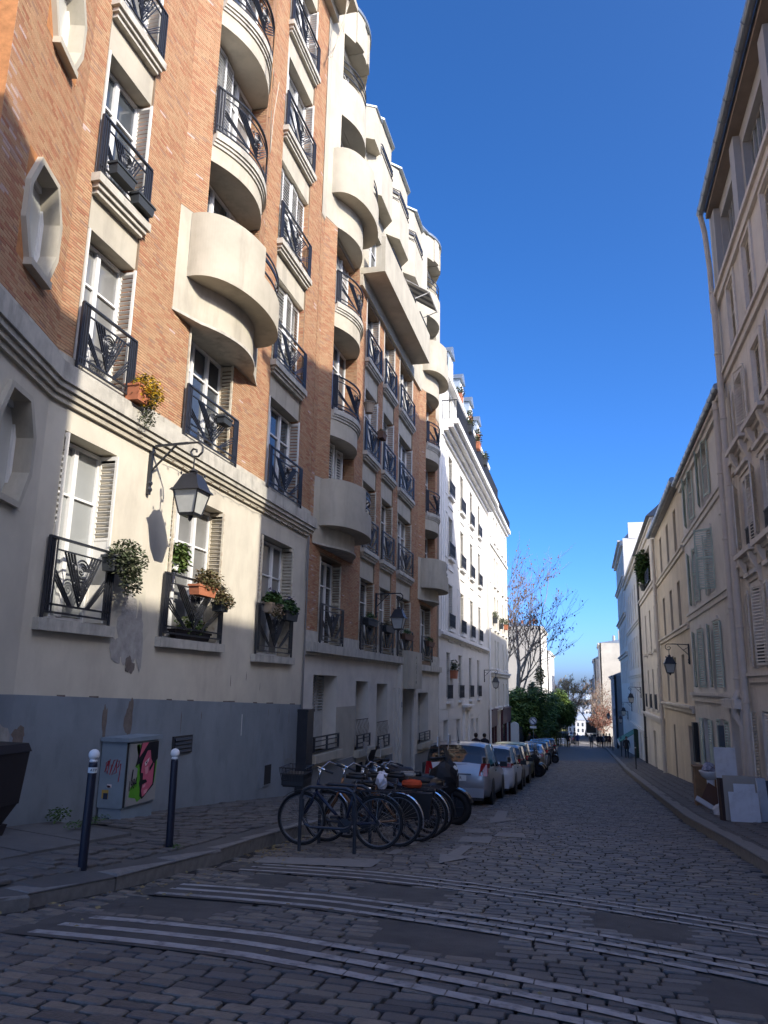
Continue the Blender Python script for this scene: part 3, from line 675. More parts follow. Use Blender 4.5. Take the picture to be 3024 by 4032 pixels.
# dado: blue-grey paint, its top edge falling with the street
def dado(B, F, u0, u1, ztop0, ztop1, m, n=.012, k=8):
    b = MB()
    for i in range(k):
        a, c = u0+(u1-u0)*i/k, u0+(u1-u0)*(i+1)/k; za, zc = ztop0+(ztop1-ztop0)*i/k, ztop0+(ztop1-ztop0)*(i+1)/k
        q = F.P; b.hexa([q(a, -.01, -5), q(c, -.01, -5), q(c, n, -5), q(a, n, -5), q(a, -.01, za), q(c, -.01, zc), q(c, n, zc), q(a, n, za)])
    return ob('dado', b.mesh('dado', m), B)
dado(BA, FA, 7.9, 17.55, -.20, -.50, m_dado); dado(BA, F0, 0, F0.L, -.16, -.20, m_dado, .0115, 2)
b = MB()
for i in range(14):
    u = 8+i*.68; L = random.uniform(.15, .62)
    if i in (1, 2, 5, 6, 8, 10, 11, 13): zt = -.20-.30*(u-7.9)/9.65; b.hexa([FA.P(u, .004, zt-.002), FA.P(u+L, .004, zt-.014), FA.P(u+L, .013, zt-.014), FA.P(u, .013, zt-.002), FA.P(u, .004, zt+.016), FA.P(u+L, .004, zt+.012), FA.P(u+L, .013, zt+.012), FA.P(u, .013, zt+.016)])
ob('dado_crack', b.mesh('dado_crack', m_peeld), BA)
# peeling plaster
blob_patch(BA, 'peeled_plaster', FA, 10.15, 1.0, .42, .74, M('damp_plaster', (.52, .48, .38), .9, .1, 3), 3, .003); blob_patch(BA, 'peeled_plaster', FA, 10.12, .72, .26, .50, m_peel, 5, .006); blob_patch(BA, 'peeled_plaster', FA, 10.42, .62, .13, .48, m_peel, 11, .007); blob_patch(BA, 'peeled_plaster', FA, 9.9, .42, .16, .22, m_peel, 8, .0065); blob_patch(BA, 'peeled_plaster', FA, 10.25, .20, .12, .12, m_peeld, 9, .008)
blob_patch(BA, 'peeled_paint', FA, 10.35, -.55, .09, .30, m_peeld, 21, .0145); blob_patch(BA, 'peeled_paint', FA, 9.75, -.6, .05, .28, m_peeld, 25, .0145); blob_patch(BA, 'peeled_paint', F0, 1.75, -.75, .3, .22, m_peel, 22, .0145); blob_patch(BA, 'peeled_paint', FA, 8.05, -.68, .12, .10, m_peeld, 24, .0145); blob_patch(BA, 'peeled_paint', FA, 16.9, -1.9, .3, .32, M('pale_grey_patch', (.2, .215, .225), .8), 31, .0145)
for i, (u, z, h) in enumerate(((11.9, -.66, .35), (12.6, -.6, .15), (15.6, -.62, .12), (16.2, -.62, .12), (16.8, -.75, .3), (14.4, .1, .2), (15.1, -.1, .15), (13.7, .0, .25))):
    blob_patch(BA, 'plaster_crack', FA, u, z, .010, h*.5, m_peeld, 40+i, .0145 if z < -.5 else .004)
b = MB(); b.box(FA, 14.28, 14.30, .01, .0145, -1.02, -.62); ob('chalk_mark', b.mesh('chalk_mark', m_white), BA)
# vent grille, small hatch, service door
b = MB(); b.box(FA, 11.66, 12.30, .01, .04, -1.17, -.89)
gv = ob('vent_grille', b.mesh('vent_grille', m_iron), BA)
for k in range(4):
    b = MB(); z = -1.15+k*.063; b.hexa([FA.P(11.70, .04, z), FA.P(12.26, .04, z), FA.P(12.26, .06, z), FA.P(11.70, .06, z), FA.P(11.70, .04, z+.04), FA.P(12.26, .04, z+.04), FA.P(12.26, .045, z+.04), FA.P(11.70, .045, z+.04)]); c = ob('louvre', b.mesh('louvre', m_iron), gv); c.matrix_parent_inverse = Matrix.Identity(4)
b = MB(); b.box(FA, 15.2, 16.06, .008, .022, -2.12, -1.0); ob('hatch_cover', b.mesh('hatch_cover', m_dado), BA)
b = MB(); b.box(FA, 15.44, 15.86, .02, .04, -2.09, -1.65); ob('hatch_frame', b.mesh('hatch_frame', m_dado), BA); b = MB(); b.box(FA, 15.48, 15.82, .03, .046, -2.06, -1.68); ob('hatch_mesh', b.mesh('hatch_mesh', m_dark), BA)
b = MB(); b.tube([FA.P(17.50, .06, z) for z in (3.5, 2.2, 1.2, .2, -.6)], .018, 6); b.tube([FA.P(17.46, .05, z) for z in (3.5, 2.9, 2.4)], .012, 6); ob('wall_cable', b.mesh('wall_cable', M('grey_cable', (.2, .19, .18), .7, 0)), BA)
b = MB(); b.box(FA, 17.35, 17.78, .0, .26, -2.75, -.62); b.box(FA, 17.33, 17.80, -.01, .28, -.66, -.60); ob('meter_cupboard', b.mesh('meter_cupboard', m_iron), BA)
# string of bulbs under the cornice, hanging rope
b = MB(); b.tube([FA.P(u, .12, 3.50-.015*math.sin(u*9)) for u in np.arange(10.6, 17.4, .17)], .006, 4)
for u in np.arange(10.8, 17.3, .34): b.lathe([(.004, .0), (.018, -.02), (.014, -.045), (.002, -.055)], FA.P(u, .12, 3.49), 6)
ob('light_garland', b.mesh('light_garland', M('garland_cable', (.16, .12, .08), .6, 0)), BA)
# ------------------------------------------------------------------ left: second brick building with bowed bays and stone top storeys
def textmesh(txt, size, m, depth=.006, align='CENTER'):
    cu = bpy.data.curves.new('lettering', 'FONT'); cu.body = txt; cu.size = size; cu.extrude = depth; cu.align_x = align; cu.align_y = 'CENTER'; cu.resolution_u = 2
    o = bpy.data.objects.new('lettering', cu); COL.objects.link(o); dg = bpy.context.evaluated_depsgraph_get()
    me = bpy.data.meshes.new_from_object(o.evaluated_get(dg)); bpy.data.objects.remove(o); me.materials.clear(); me.materials.append(m); return me
def letters(name, txt, size, m, parent, loc, rz, depth=.006):
    o = ob(name, textmesh(txt, size, m, depth), parent, loc); o.rotation_euler = (math.pi/2, 0, rz); return o
FB = Fac((XL, 0), (XL, 100), 1)
BB = thing('brick_apartment_building', 'orange brick apartment building with bowed bays and cream stone top storeys, behind the parked bicycles', 'building', (XL-5, 26.5, zwl(26.5)), world=True)
U0, U1, TOPB = 17.60, 35.42, 12.5; FLB = [.98, 4.05, 7.14, 10.26]; bricksB = []; HB = 2.2
colsB = [(22.2, 23.85), (24.5, 26.15), (26.9, 29.3)]
gw = [(18.38, 20.28, -1.70, .20), (22.12, 23.45, -1.86, .08), (24.50, 25.90, -2.02, .02), (30.92, 33.05, -2.26, -.30)]
hB = gw+[(27.55, 29.70, -5.2, -.12), (22.3, 23.3, -2.95, -2.25), (24.65, 25.75, -3.05, -2.4)]
m_creamB = M('pale_plaster', (.60, .56, .485), .9, .10, 1.2, .12, 120, dirt=.4, dcol=(.33, .31, .28), dscale=.8)
b = wallmesh(FB, U0, U1, -6, .80, hB, .45); body(b, FB, U0, U1, -6, 19.0, 9, -.46); ob('wall', b.mesh('wall', m_creamB), BB)
hb2 = [(a, c, .98, TOPB-.2) for a, c in colsB]+[(18.53, 20.32, .98, 3.25), (31.15, 33.35, .98, 3.25)]+[(10.75+q, 13.85+q, 3.55, TOPB-.05) for q in (7.31, 20.10)]
b = wallmesh(FB, U0, U1, .80, TOPB+.02, hb2, .34); ob('brick_backing', b.mesh('brick_backing', m_mortar), BB)
sB1, sB5 = 7.31, 20.10
skip = [(a-.02, c+.02, 0, 20) for a, c in colsB]+[(18.5, 20.35, 0, 3.3), (31.1, 33.4, 0, 3.3), (10.57+sB1, 14.03+sB1, 3.45, 20), (10.57+sB5, 14.03+sB5, 3.45, 20)]
lay(FB, U0, 34.9, 1.26, TOPB-.1, skip, bricksB)
for a, c in colsB:
    FJ = Fac(FB.P(c, 0, 0)[:2], FB.P(c, -.34, 0)[:2], -1, 0.)
    for zf in FLB: lay(FJ, .012, FJ.L, zf, zf+HB, out=bricksB)
# base cornice, in two runs either side of the door head
for (a, c, dz) in ((U0-.02, 27.62, 0), (30.05, U1, -.16)):
    for k, (n, z0, z1) in enumerate(((.07, .66, .74), (.17, .74, .97), (.05, .97, 1.25))):
        b = MB(); b.box(FB, a, c, -.02, n, z0+dz, z1+dz if k < 2 else 1.25)
        if k == 2:
            b = MB(); edges = [a]+sum([[x0-.02, x1+.02] for x0, x1 in [(18.5, 20.35)]+colsB+[(31.1, 33.4)] if a < x0 < c], [])+[c]
            for i in range(0, len(edges)-1, 2):
                bb = MB(); bb.box(FB, edges[i], edges[i+1], -.02, n, z0+dz, z1); ob('base_course', bb.mesh('base_course', m_sill), BB)
        else: ob('cornice', b.mesh('cornice', m_sill), BB)
# ground floor
def grille(B, F, u0, u1, z0, z1, n=.06):
    b = MB(); b.box(F, u0, u1, n, n+.03, z0, z0+.035); b.box(F, u0, u1, n, n+.03, z1-.035, z1)
    for u in (u0, u0+.08, (u0+u1)/2-.04, (u0+u1)/2+.04, u1-.11, u1-.03): b.box(F, u, u+.03, n+.002, n+.028, z0+.03, z1-.03)
    for k in (1, 2): b.box(F, u0+.1, u1-.1, n+.006, n+.022, z0+(z1-z0)*k/3, z0+(z1-z0)*k/3+.025)
    return ob('window_grille', b.mesh('window_grille', m_iron), B)
m_shg = M('grey_white_shutter', (.42, .43, .42), .7, .12, 4, dirt=.4, dcol=(.28, .24, .2), dscale=5)
for i, (a, c, d, e) in enumerate(gw):
    w = c-a
    for q in range(2 if i else 3):
        nq = 2 if i else 3; shutter(BB, FB, FB.P(a+w*(q+.5)/nq, -.38, d+.02), FB.rz, w/nq-.012, e-d-.03, m_shg, (.52, .96), pitch=.07, label='closed grey-white shutter')
    grille(BB, FB, a-.03, c+.1, d+.04, d+.42); sill(BB, FB, a-.08, c+.22, d, .17, .2, m_conc, False, -.4)
    if i in (1, 2):
        b = MB()
        for k in range(9): x = a+.06+(w-.1)*k/8; b.tube([FB.P(x+.03*math.sin(k), .02, d+.40), FB.P(x+.05, .05, d+.62), FB.P(x-.02, .02, d+.84)], .008, 4)
        b.tube([FB.P(a, .03, d+.84), FB.P(c, .03, d+.84)], .010, 4); ob('wire_guard', b.mesh('wire_guard', M('rusty_wire', (.09, .07, .06), .8, 0)), BB)
for (a, c, d, e) in hB[5:]:
    b = MB(); b.box(FB, a-.02, c+.02, -.46, -.42, d, e)
    for k in range(8): x = a+.04+(c-a-.1)*k/7; b.box(FB, x, x+.025, -.10, -.07, d, e)
    ob('cellar_grating', b.mesh('cellar_grating', m_iron), BB)
dado(BB, FB, 17.8, 27.5, -2.08, -2.26, M('grey_dado_paint', (.22, .23, .235), .6, .1, 2), .012, 1); 
for ch in list(BB.children):
    if ch.name.startswith('dado'): bpy.data.objects.remove(ch)
md = M('grey_dado_paint', (.22, .23, .235), .6, .1, 2)
for (a, c, zt) in ((17.8, 22.28, -2.02), (23.32, 24.62, -2.2), (25.78, 27.52, -2.3), (29.72, 34.4, -2.62)):
    b = MB(); b.box(FB, a, c, -.01, .012, -6, zt); ob('dado', b.mesh('dado', md), BB)
b = MB(); b.box(FB, 20.3, 22.1, -.01, .006, -2.0, -.62); ob('repaint_patch', b.mesh('repaint_patch', M('ochre_grey_paint', (.40, .37, .30), .9, .1, 2)), BB)
# entrance: pilasters, recessed door, projecting head block with stacked letters
for (a, c, n) in ((26.75, 27.02, .05), (27.05, 27.3, .10), (27.32, 27.56, .15), (29.70, 30.02, .10)):
    b = MB(); b.box(FB, a, c, -.02, n, -6, -.10 if n < .14 else .70); ob('door_pilaster', b.mesh('door_pilaster', m_creamB), BB)
b = MB(); b.box(FB, 27.58, 30.02, -.1, .34, -.14, 1.22); ob('door_head', b.mesh('door_head', m_conc), BB)
for i, ch in enumerate('GABYLO'): letters('raised_letter', ch, .20, m_conc, BB, FB.P(28.95, .345, 1.02-.185*i), FB.rz, .012)
b = MB(); b.box(FB, 27.56, 29.69, -.44, -.40, -5.5, -.13); dr = ob('entrance_door', b.mesh('entrance_door', M('grey_green_door', (.12, .145, .145), .5, .1, 2)), BB)
b = MB(); b.box(FB, 27.6, 27.75, -.40, -.36, -2.1, -1.55); c = ob('intercom', b.mesh('intercom', M('brushed_steel', (.45, .46, .47), .35, .1, 5, metal=.8)), dr); c.matrix_parent_inverse = Matrix.Identity(4)
b = MB(); b.box(FB, 27.38, 27.5, .151, .16, -.78, -.60); ob('number_plate', b.mesh('number_plate', M('dark_blue_enamel', (.02, .03, .09), .3, 0)), BB)
letters('plate_number', '1', .13, m_white, BB, FB.P(27.44, .163, -.69), FB.rz, .002)
b = MB(); b.box(FB, 31.9, 32.35, .012, .04, -3.55, -3.05); ob('vent_grille', b.mesh('vent_grille', m_iron), BB)
# brick storeys
for fi, zf in enumerate(FLB):
    for ci, (a, c) in enumerate(colsB):
        uc, w = (a+c)/2, c-a
        window(BB, FB, uc, -.28, zf+.02, w-.04, HB-.05, m_glass2 if (fi*2+ci) % 3 else m_glass, leaves=2 if ci < 2 else 3)
        for sgn, ue in ((1, c-.03), (-1, a+.03)): shutter(BB, FB, FB.P(ue, -.12, zf+.03), FB.rz+math.pi/2, .28, HB-.08, m_shutold if fi < 2 else m_shut, (.04, .97), pitch=.07)
        top = FLB[fi+1]-.22 if fi < 3 else TOPB-.1
        b = MB(); b.box(FB, a-.02, c+.02, -.34, -.03, zf+HB, top); ob('lintel', b.mesh('lintel', m_conc), BB)
        if fi: sill(BB, FB, a-.06, c+.06, zf, .15, .13, mould=True)
        railing(BB, FB, uc+.04, .08 if fi else .10, zf+.02, w+.10, .98)
for (a, c) in ((18.53, 20.32), (31.15, 33.35)):
    window(BB, FB, (a+c)/2, -.28, 1.0, c-a-.04, 2.2, m_glass, leaves=3); railing(BB, FB, (a+c)/2, .10, 1.0, c-a+.1, .98)
    for ue in (c-.03, a+.03): shutter(BB, FB, FB.P(ue, -.12, 1.02), FB.rz+math.pi/2, .28, 2.16, m_shutold, (.04, .97), pitch=.07)
baycol(BB, FB, sB1, [4.04, 7.18, 10.28], 3.45, TOPB+.1, (3.47, 4.02), bricksB, wind=[m_blind, m_glass])
baycol(BB, FB, sB5, [4.04, 7.18, 10.28], 3.45, TOPB+.1, (3.47, 4.02), bricksB, wind=[m_glass, m_glass2])
for q in range(5): shutter(BB, FB, FB.P(18.72+.38*q, -.06+.05*(q % 2), 4.1), FB.rz+.18*(-1)**q, .38, HW-.1, m_shut, (.04, .98), pitch=.075, label='closed folding shutter behind the curved balcony')
brickwork(BB, bricksB)
# stone storeys
m_stone = M('cream_stone', (.46, .42, .335), .88, .11, 1.4, .14, 100, dirt=.5, dcol=(.30, .27, .215), dscale=2.0, stretch=.18)
s5 = [(22.3, 23.8, 13.2, 15.3), (24.7, 26.2, 13.2, 15.3), (27.1, 29.0, 13.2, 15.3)]
b = wallmesh(FB, U0, U1, TOPB, 19.0, s5+[(11.2+q, 13.4+q, z0, z1) for q in (sB1, sB5) for z0, z1 in ((13.66, 16.28), (17.58, 18.95))], .3, .01); ob('stone_wall', b.mesh('stone_wall', m_stone), BB)
for a, c, d, e in s5: window(BB, FB, (a+c)/2, -.2, d, c-a-.03, e-d-.03, m_glass)
b = MB(); b.box(FB, 21.36, 30.6, -.02, .10, TOPB-.12, TOPB+.3); ob('string_course', b.mesh('string_course', m_stone), BB)
b = MB(); b.box(FB, 21.36, 28.7, -.02, .82, 12.78, 12.98); b.box(FB, 21.36, 28.7, .68, .82, 12.98, 14.02); b.box(FB, 28.56, 28.7, 0, .68, 12.98, 14.02); tb = ob('terrace_parapet', b.mesh('terrace_parapet', m_stone), BB)
for a, c in ((22.6, 24.0), (25.4, 26.4), (27.2, 28.5)):
    b = MB(); b.box(FB, a, c, .70, .74, 14.3, 14.34); b.box(FB, a, c, .70, .74, 14.12, 14.16)
    for u in np.linspace(a, c, 4): b.box(FB, u-.012, u+.012, .71, .73, 14.02, 14.33)
    c_ = ob('parapet_rail', b.mesh('parapet_rail', m_iron), tb); c_.matrix_parent_inverse = Matrix.Identity(4)
def stonebay(s):
    a0, a1, a2, a3 = 10.57+s, 11.17+s, 13.43+s, 14.03+s; E = .17; arc = arcpts(a1, a2, E, .50); plan = [(a0, .012)]+arc+[(a3, .012), (a3, -.3), (a0, -.3)]
    b = MB(); b.prism(FB, plan, 12.6, 13.62); ob('bay_apron', b.mesh('bay_apron', m_stone), BB)
    for z0, z1, nm in ((13.62, 20.2, 'bay_cheek'),):
        for q in ([(a0, .014), (a1, E), (a1, -.3), (a0, -.3)], [(a2, E), (a3, .014), (a3, -.3), (a2, -.3)]):
            b = MB(); b.prism(FB, q, z0, z1); ob(nm, b.mesh(nm, m_stone), BB)
    b = MB(); b.prism(FB, arc+[(a2, -.3), (a1, -.3)], 16.3, 17.55); ob('bay_band', b.mesh('bay_band', m_stone), BB)
    b = MB(); k = 5
    for i in range(k):
        u, v = a1+(a2-a1)*i/k, a1+(a2-a1)*(i+1)/k; o_ = .05 if i % 2 else .0
        b = MB(); b.prism(FB, [(u, arcn(arc, u)+o_), ((u+v)/2, arcn(arc, (u+v)/2)+o_), (v, arcn(arc, v)+o_), (v, -.3), (u, -.3)], 19.15+.05*(i % 2), 20.32); ob('fluted_panel', b.mesh('fluted_panel', m_stone), BB)
    b = MB(); b.prism(FB, [(a0-.05, .06), (a1, E+.08)]+[(u, n+.09) for u, n in arc]+[(a3+.05, .06), (a3, -3), (a0, -3)], 20.32, 20.42); ob('bay_roof', b.mesh('bay_roof', m_roofz), BB)
    b = MB(); b.prism(FB, [(a0, .0), (a3, .0), (a3, -3), (a0, -3)], 18.9, 20.32); ob('attic', b.mesh('attic', m_stone), BB)
    uc = (a1+a2)/2
    window(BB, FB, uc, -.2, 13.7, a2-a1-.1, 2.55, m_glass, leaves=3); window(BB, FB, uc, -.2, 17.6, a2-a1-.1, 1.55, m_glass, leaves=3)
    for hz in (17.74, 17.98, 18.18):
        b = MB(); b.band(FB, [(u, n-.02) for u, n in arc], .025, hz, hz+.035); ob('curved_rail', b.mesh('curved_rail', m_iron), BB)
    hw, dp = 1.5, .92; ucx = (a0+a3)/2+.02
    el = [(ucx-hw*math.cos(t), .12+(dp-.12)*math.sin(t)**.8) for t in np.linspace(.05, math.pi-.05, 61)]; k = 28
    b = MB(); b.prism(FB, el+[(el[-1][0], 0), (el[0][0], 0)], 13.48, 13.64); b.band(FB, el[:k+1], .11, 13.64, 14.92); b.band(FB, el[k:], .11, 13.64, 14.25); bo = ob('balcony', b.mesh('balcony', m_stone), BB)
    for hz, t in ((14.40, .03), (14.62, .06), (14.8, .03)):
        b = MB(); b.band(FB, [(u, n-.04) for u, n in el[k:]], .025, hz, hz+t); c = ob('handrail', b.mesh('handrail', m_iron), bo); c.matrix_parent_inverse = Matrix.Identity(4)
stonebay(sB1); stonebay(sB5)
for i, uc in enumerate((21.55, 22.95, 25.6, 28.35)):
    hw = 1.2 if i else .6; zb = 16.1 if i else 17.5
    pl = [(uc-hw, .012), (uc-hw*.62, .42), (uc+hw*.62, .42), (uc+hw, .012)]; pi = [(uc-hw, .012), (uc-hw*.62, .34), (uc+hw*.62, .34), (uc+hw, .012)]
    b = MB(); b.prism(FB, pl, zb, zb+1.5 if i else 18.7); bo = ob('canted_oriel', b.mesh('canted_oriel', m_stone), BB)
    if i:
        b = MB(); b.prism(FB, pi, zb+1.5, 19.05); c = ob('oriel_wall', b.mesh('oriel_wall', m_stone), bo); c.matrix_parent_inverse = Matrix.Identity(4)
        for hz in (1.62, 1.82, 1.98):
            b = MB(); b.band(FB, [(uc-hw, .06), (uc-hw*.62, .42), (uc+hw*.62, .42), (uc+hw, .06)], .03, zb+hz, zb+hz+(.09 if hz == 1.82 else .03)); c = ob('oriel_rail', b.mesh('oriel_rail', m_iron), bo); c.matrix_parent_inverse = Matrix.Identity(4)
    b = MB(); b.prism(FB, [(u, n+.05) for u, n in pl]+[(uc+hw, -2), (uc-hw, -2)], 19.06 if i else 18.71, 19.13 if i else 18.78); c = ob('oriel_roof', b.mesh('oriel_roof', m_roofz), bo); c.matrix_parent_inverse = Matrix.Identity(4)
# ------------------------------------------------------------------ left: two white buildings further down
m_wht = M('white_render', (.70, .675, .62), .88, .07, 1.0, .1, 90, dirt=.22, dcol=(.5, .47, .42), dscale=.5, stretch=.4)
m_whtm = M('white_moulding', (.76, .745, .71), .85, .06, 2)
m_iv = M('ivory_render', (.67, .63, .54), .88, .08, 1.0, .1, 90, dirt=.25, dcol=(.48, .44, .38), dscale=.5, stretch=.4)
def slimrail(B, F, uc, n, z, w, h):
    key = ('slim', round(w, 1), round(h, 2))
    def mk():
        b = MB(); x = w/2
        b.box(None, -x-.06, x+.06, -.02, .02, h-.03, h); b.box(None, -x-.06, x+.06, -.02, .02, .05, .08)
        k = max(4, int(w/.12))
        for i in range(k+1): t = -x+w*i/k; b.box(None, t-.012, t+.012, -.012, .012, .08, h-.03)
        for i in range(k): b.torus((-x+w*(i+.5)/k, 0, h*.6), .045, .010, 8, 4, 'y')
        return b
    return put('railing', key, mk, B, F.P(uc, n, z), F.rz, m_iron)
FC = Fac((XL, 0), (XL, 200), 1)
BC = thing('white_apartment_building', 'white stone-fronted apartment building with zinc dormers and a long iron balcony', 'building', (XL-5, 45, zwl(45)), world=True)
c0, c1 = 35.46, 54.6
wc = [(37.55, 38.6), (41.3, 42.4), (45.2, 46.2), (48.7, 49.8)]; wc = [(a*1.0, c) for a, c in wc]; wc2 = [(38.1, 39.4), (42.0, 43.3), (45.8, 47.05), (49.5, 50.7)]
rows = [(-.72, 1.6, wc), (2.75, 5.0, wc2), (6.35, 8.5, wc2), (9.6, 11.75, wc2)]
gfc = [(36.8, 38.0, -4.3, -1.6), (40.6, 41.75, -4.5, -1.7), (46.0, 46.85, -4.3, -1.85), (48.1, 49.2, -4.3, -1.9)]
hc = [(a, c, z0, z1) for z0, z1, L in rows for a, c in L]+gfc+[(43.15, 44.5, -6, -1.75)]
b = wallmesh(FC, c0, c1, -7, 12.75, hc, .38); body(b, FC, c0, c1, -7, 12.75, 9, -.39); ob('wall', b.mesh('wall', m_wht), BC)
for z0, z1, L in rows:
    for k, (a, c) in enumerate(L):
        w = c-a; window(BC, FC, (a+c)/2, -.32, z0+.02, w-.03, z1-z0-.04, m_glass2 if k % 2 else m_glass, leaves=2)
        shutter(BC, FC, FC.P(c-.05, -.17, z0+.04), FC.rz+math.pi/2, .34, z1-z0-.1, m_shut, (.05, .96), pitch=.09); shutter(BC, FC, FC.P(a+.05, -.17, z0+.04), FC.rz+math.pi/2, .34, z1-z0-.1, m_shut, (.05, .96), pitch=.09)
        slimrail(BC, FC, (a+c)/2, .12, z0+.05, w+.35, .72); sill(BC, FC, a-.15, c+.15, z0, .16, .12, m_whtm, False, -.35)
        if z0 > 2:
            b = MB()
            for (p, q, r_, s_) in ((a-.95, a-.9, z0-.1, z1+.1), (a-.45, a-.4, z0-.1, z1+.1), (a-.9, a-.45, z1+.05, z1+.1), (a-.9, a-.45, z0-.1, z0-.05)): b.box(FC, p, q, .0, .035, r_, s_)
            ob('panel_moulding', b.mesh('panel_moulding', m_whtm), BC); b = MB(); b.box(FC, a-.1, c+.1, 0, .05, z0-.62, z0-.38); ob('apron_panel', b.mesh('apron_panel', m_whtm), BC)
for k, (a, c, d, e) in enumerate(gfc):
    window(BC, FC, (a+c)/2, -.3, d, c-a-.03, e-d-.03, m_glass2); 
b = MB(); b.box(FC, 43.16, 44.49, -.37, -.33, -6, -1.76); ob('arched_door', b.mesh('arched_door', M('grey_door_paint', (.16, .17, .19), .5, .1, 2)), BC)
for (a, c, n) in ((42.75, 43.13, .10), (44.52, 44.9, .10)): b = MB(); b.box(FC, a, c, -.02, n, -6.5, -1.30); ob('door_pilaster', b.mesh('door_pilaster', m_whtm), BC)
b = MB(); b.box(FC, 42.6, 45.1, -.02, .16, -1.30, -1.12); b.box(FC, 42.45, 45.3, -.02, .3, -1.12, -1.0); ob('door_hood', b.mesh('door_hood', m_whtm), BC)
for i, z in enumerate(np.arange(-3.9, 1.7, .56)):        # channelled joints of the base
    xs = [c0]+sum([[a-.1, c+.1] for a, c in sorted([(p, q) for p, q, d, e in hc if d < z < e]+([(42.4, 45.3)] if z < -.9 else []))], [])+[c1-.6]
    for j in range(0, len(xs)-1, 2):
        b = MB(); b.box(FC, xs[j]+.02, xs[j+1]-.02, -.01, .018, z+.02, z+.54); ob('rusticated_block', b.mesh('rusticated_block', m_wht), BC)
for (n, z0, z1) in ((.10, 2.22, 2.34), (.22, 2.34, 2.46), (.12, 2.46, 2.56)): b = MB(); b.box(FC, c0-.02, c1-.4, -.02, n, z0, z1); ob('belt_course', b.mesh('belt_course', m_whtm), BC)
for (n, z0, z1) in ((.12, 12.2, 12.4), (.35, 12.4, 12.55), (.62, 12.55, 12.72), (.85, 12.72, 12.98)): b = MB(); b.box(FC, c0+.5, c1+.3, -.02, n, z0, z1); ob('top_cornice', b.mesh('top_cornice', m_whtm), BC)
for u in (36.0, 36.5): b = MB(); b.box(FC, u, u+.28, -.02, .05, 2.6, 12.2); ob('pilaster', b.mesh('pilaster', m_whtm), BC)
# top floor behind the long balcony, mansard and dormers
topw = [(38.4, 39.5, 13.2, 15.3), (42.2, 43.3, 13.2, 15.3), (46, 47.1, 13.2, 15.3), (49.6, 50.7, 13.2, 15.3)]
FC2 = Fac((XL-.05, 0), (XL-.05, 200), 1)
b = wallmesh(FC2, c0, c1, 12.75, 15.6, topw, .2); ob('attic_wall', b.mesh('attic_wall', m_wht), BC)
for a, c, d, e in topw: window(BC, FC2, (a+c)/2, -.15, d, c-a-.03, e-d-.03, m_glass)
b = MB(); b.box(FC2, c0, c1, -.1, .32, 15.5, 15.72); ob('eaves', b.mesh('eaves', m_whtm), BC)
br = MB(); br.box(FC, c0+.55, c1+.25, .76, .80, 13.95, 14.0); br.box(FC, c0+.55, c1+.25, .77, .79, 13.08, 13.11)
for u in np.arange(c0+.6, c1+.25, .12): br.box(FC, u-.01, u+.01, .77, .79, 13.0, 13.96)
br.box(FC, c0+.55, c0+.58, 0, .78, 13.95, 14.0)
for n in np.arange(.05, .78, .12): br.box(FC, c0+.555, c0+.575, n-.01, n+.01, 13.0, 13.96)
ob('balcony_railing', br.mesh('balcony_railing', m_iron), BC)
b = MB(); q = FC.P; b.hexa([q(c0, -.2, 15.7), q(c1, -.2, 15.7), q(c1, -9, 15.7), q(c0, -9, 15.7), q(c0, -1.5, 18.4), q(c1, -1.5, 18.4), q(c1, -8, 18.4), q(c0, -8, 18.4)]); ob('mansard_roof', b.mesh('mansard_roof', m_roofz), BC)
m_zl = M('pale_zinc', (.46, .52, .56), .45, .08, 3, metal=.35)
for u in (38.6, 42.4, 46.2, 49.9):
    b = MB(); b.box(FC, u-.62, u+.62, -2.4, .02, 15.72, 17.5); b.box(FC, u-.45, u+.45, .02, .03, 16.0, 17.3); do = ob('dormer', b.mesh('dormer', m_zl), BC)
    b = MB(); b.prism(None, [(0, 0)]*3, 0, 0) if False else None
    b.hexa([FC.P(u-.75, -2.6, 17.5), FC.P(u+.75, -2.6, 17.5), FC.P(u+.75, .16, 17.5), FC.P(u-.75, .16, 17.5), FC.P(u-.1, -2.6, 18.0), FC.P(u+.1, -2.6, 18.0), FC.P(u+.1, .16, 18.0), FC.P(u-.1, .16, 18.0)]); c = ob('dormer_roof', b.mesh('dormer_roof', m_roofz), do); c.matrix_parent_inverse = Matrix.Identity(4)
    w_ = window(BC, FC, u, .06, 16.05, .85, 1.2, m_glass)
b = MB(); b.box(FC, c0, c0+.5, -9, -.4, 12.7, 19.2); ob('party_wall', b.mesh('party_wall', m_wht), BC)
b = MB(); b.tube([FC.P(54.4, .14, z) for z in (12.3, 6, 0, -5)], .075, 8); ob('downpipe', b.mesh('downpipe', m_whtm), BC)
# second white building
BD = thing('ivory_apartment_building', 'plain ivory apartment building with dark red shopfronts beyond the white one', 'building', (XL-5, 62, zwl(62)), world=True)
d0, d1 = 54.62, 69.3
wd = [(55.0, 56.1), (58.7, 59.6), (60.7, 61.6), (64.5, 65.4), (67.2, 68.0)]
rd = [(-1.45, .25), (1.35, 3.4), (4.2, 6.65), (7.5, 9.7), (10.9, 12.9)]
hd = [(a, c, z0, z1) for z0, z1 in rd for a, c in wd]+[(58.7, 61.9, -8, -2.0)]
b = wallmesh(FC, d0, d1, -8, 13.6, hd, .3); body(b, FC, d0, d1, -8, 13.6, 9, -.31); ob('wall', b.mesh('wall', m_iv), BD)
for z0, z1 in rd:
    for k, (a, c) in enumerate(wd): window(BD, FC, (a+c)/2, -.26, z0+.02, c-a-.03, z1-z0-.04, m_glass2 if k % 2 else m_glass); sill(BD, FC, a-.1, c+.1, z0, .14, .12, m_whtm, False, -.25)
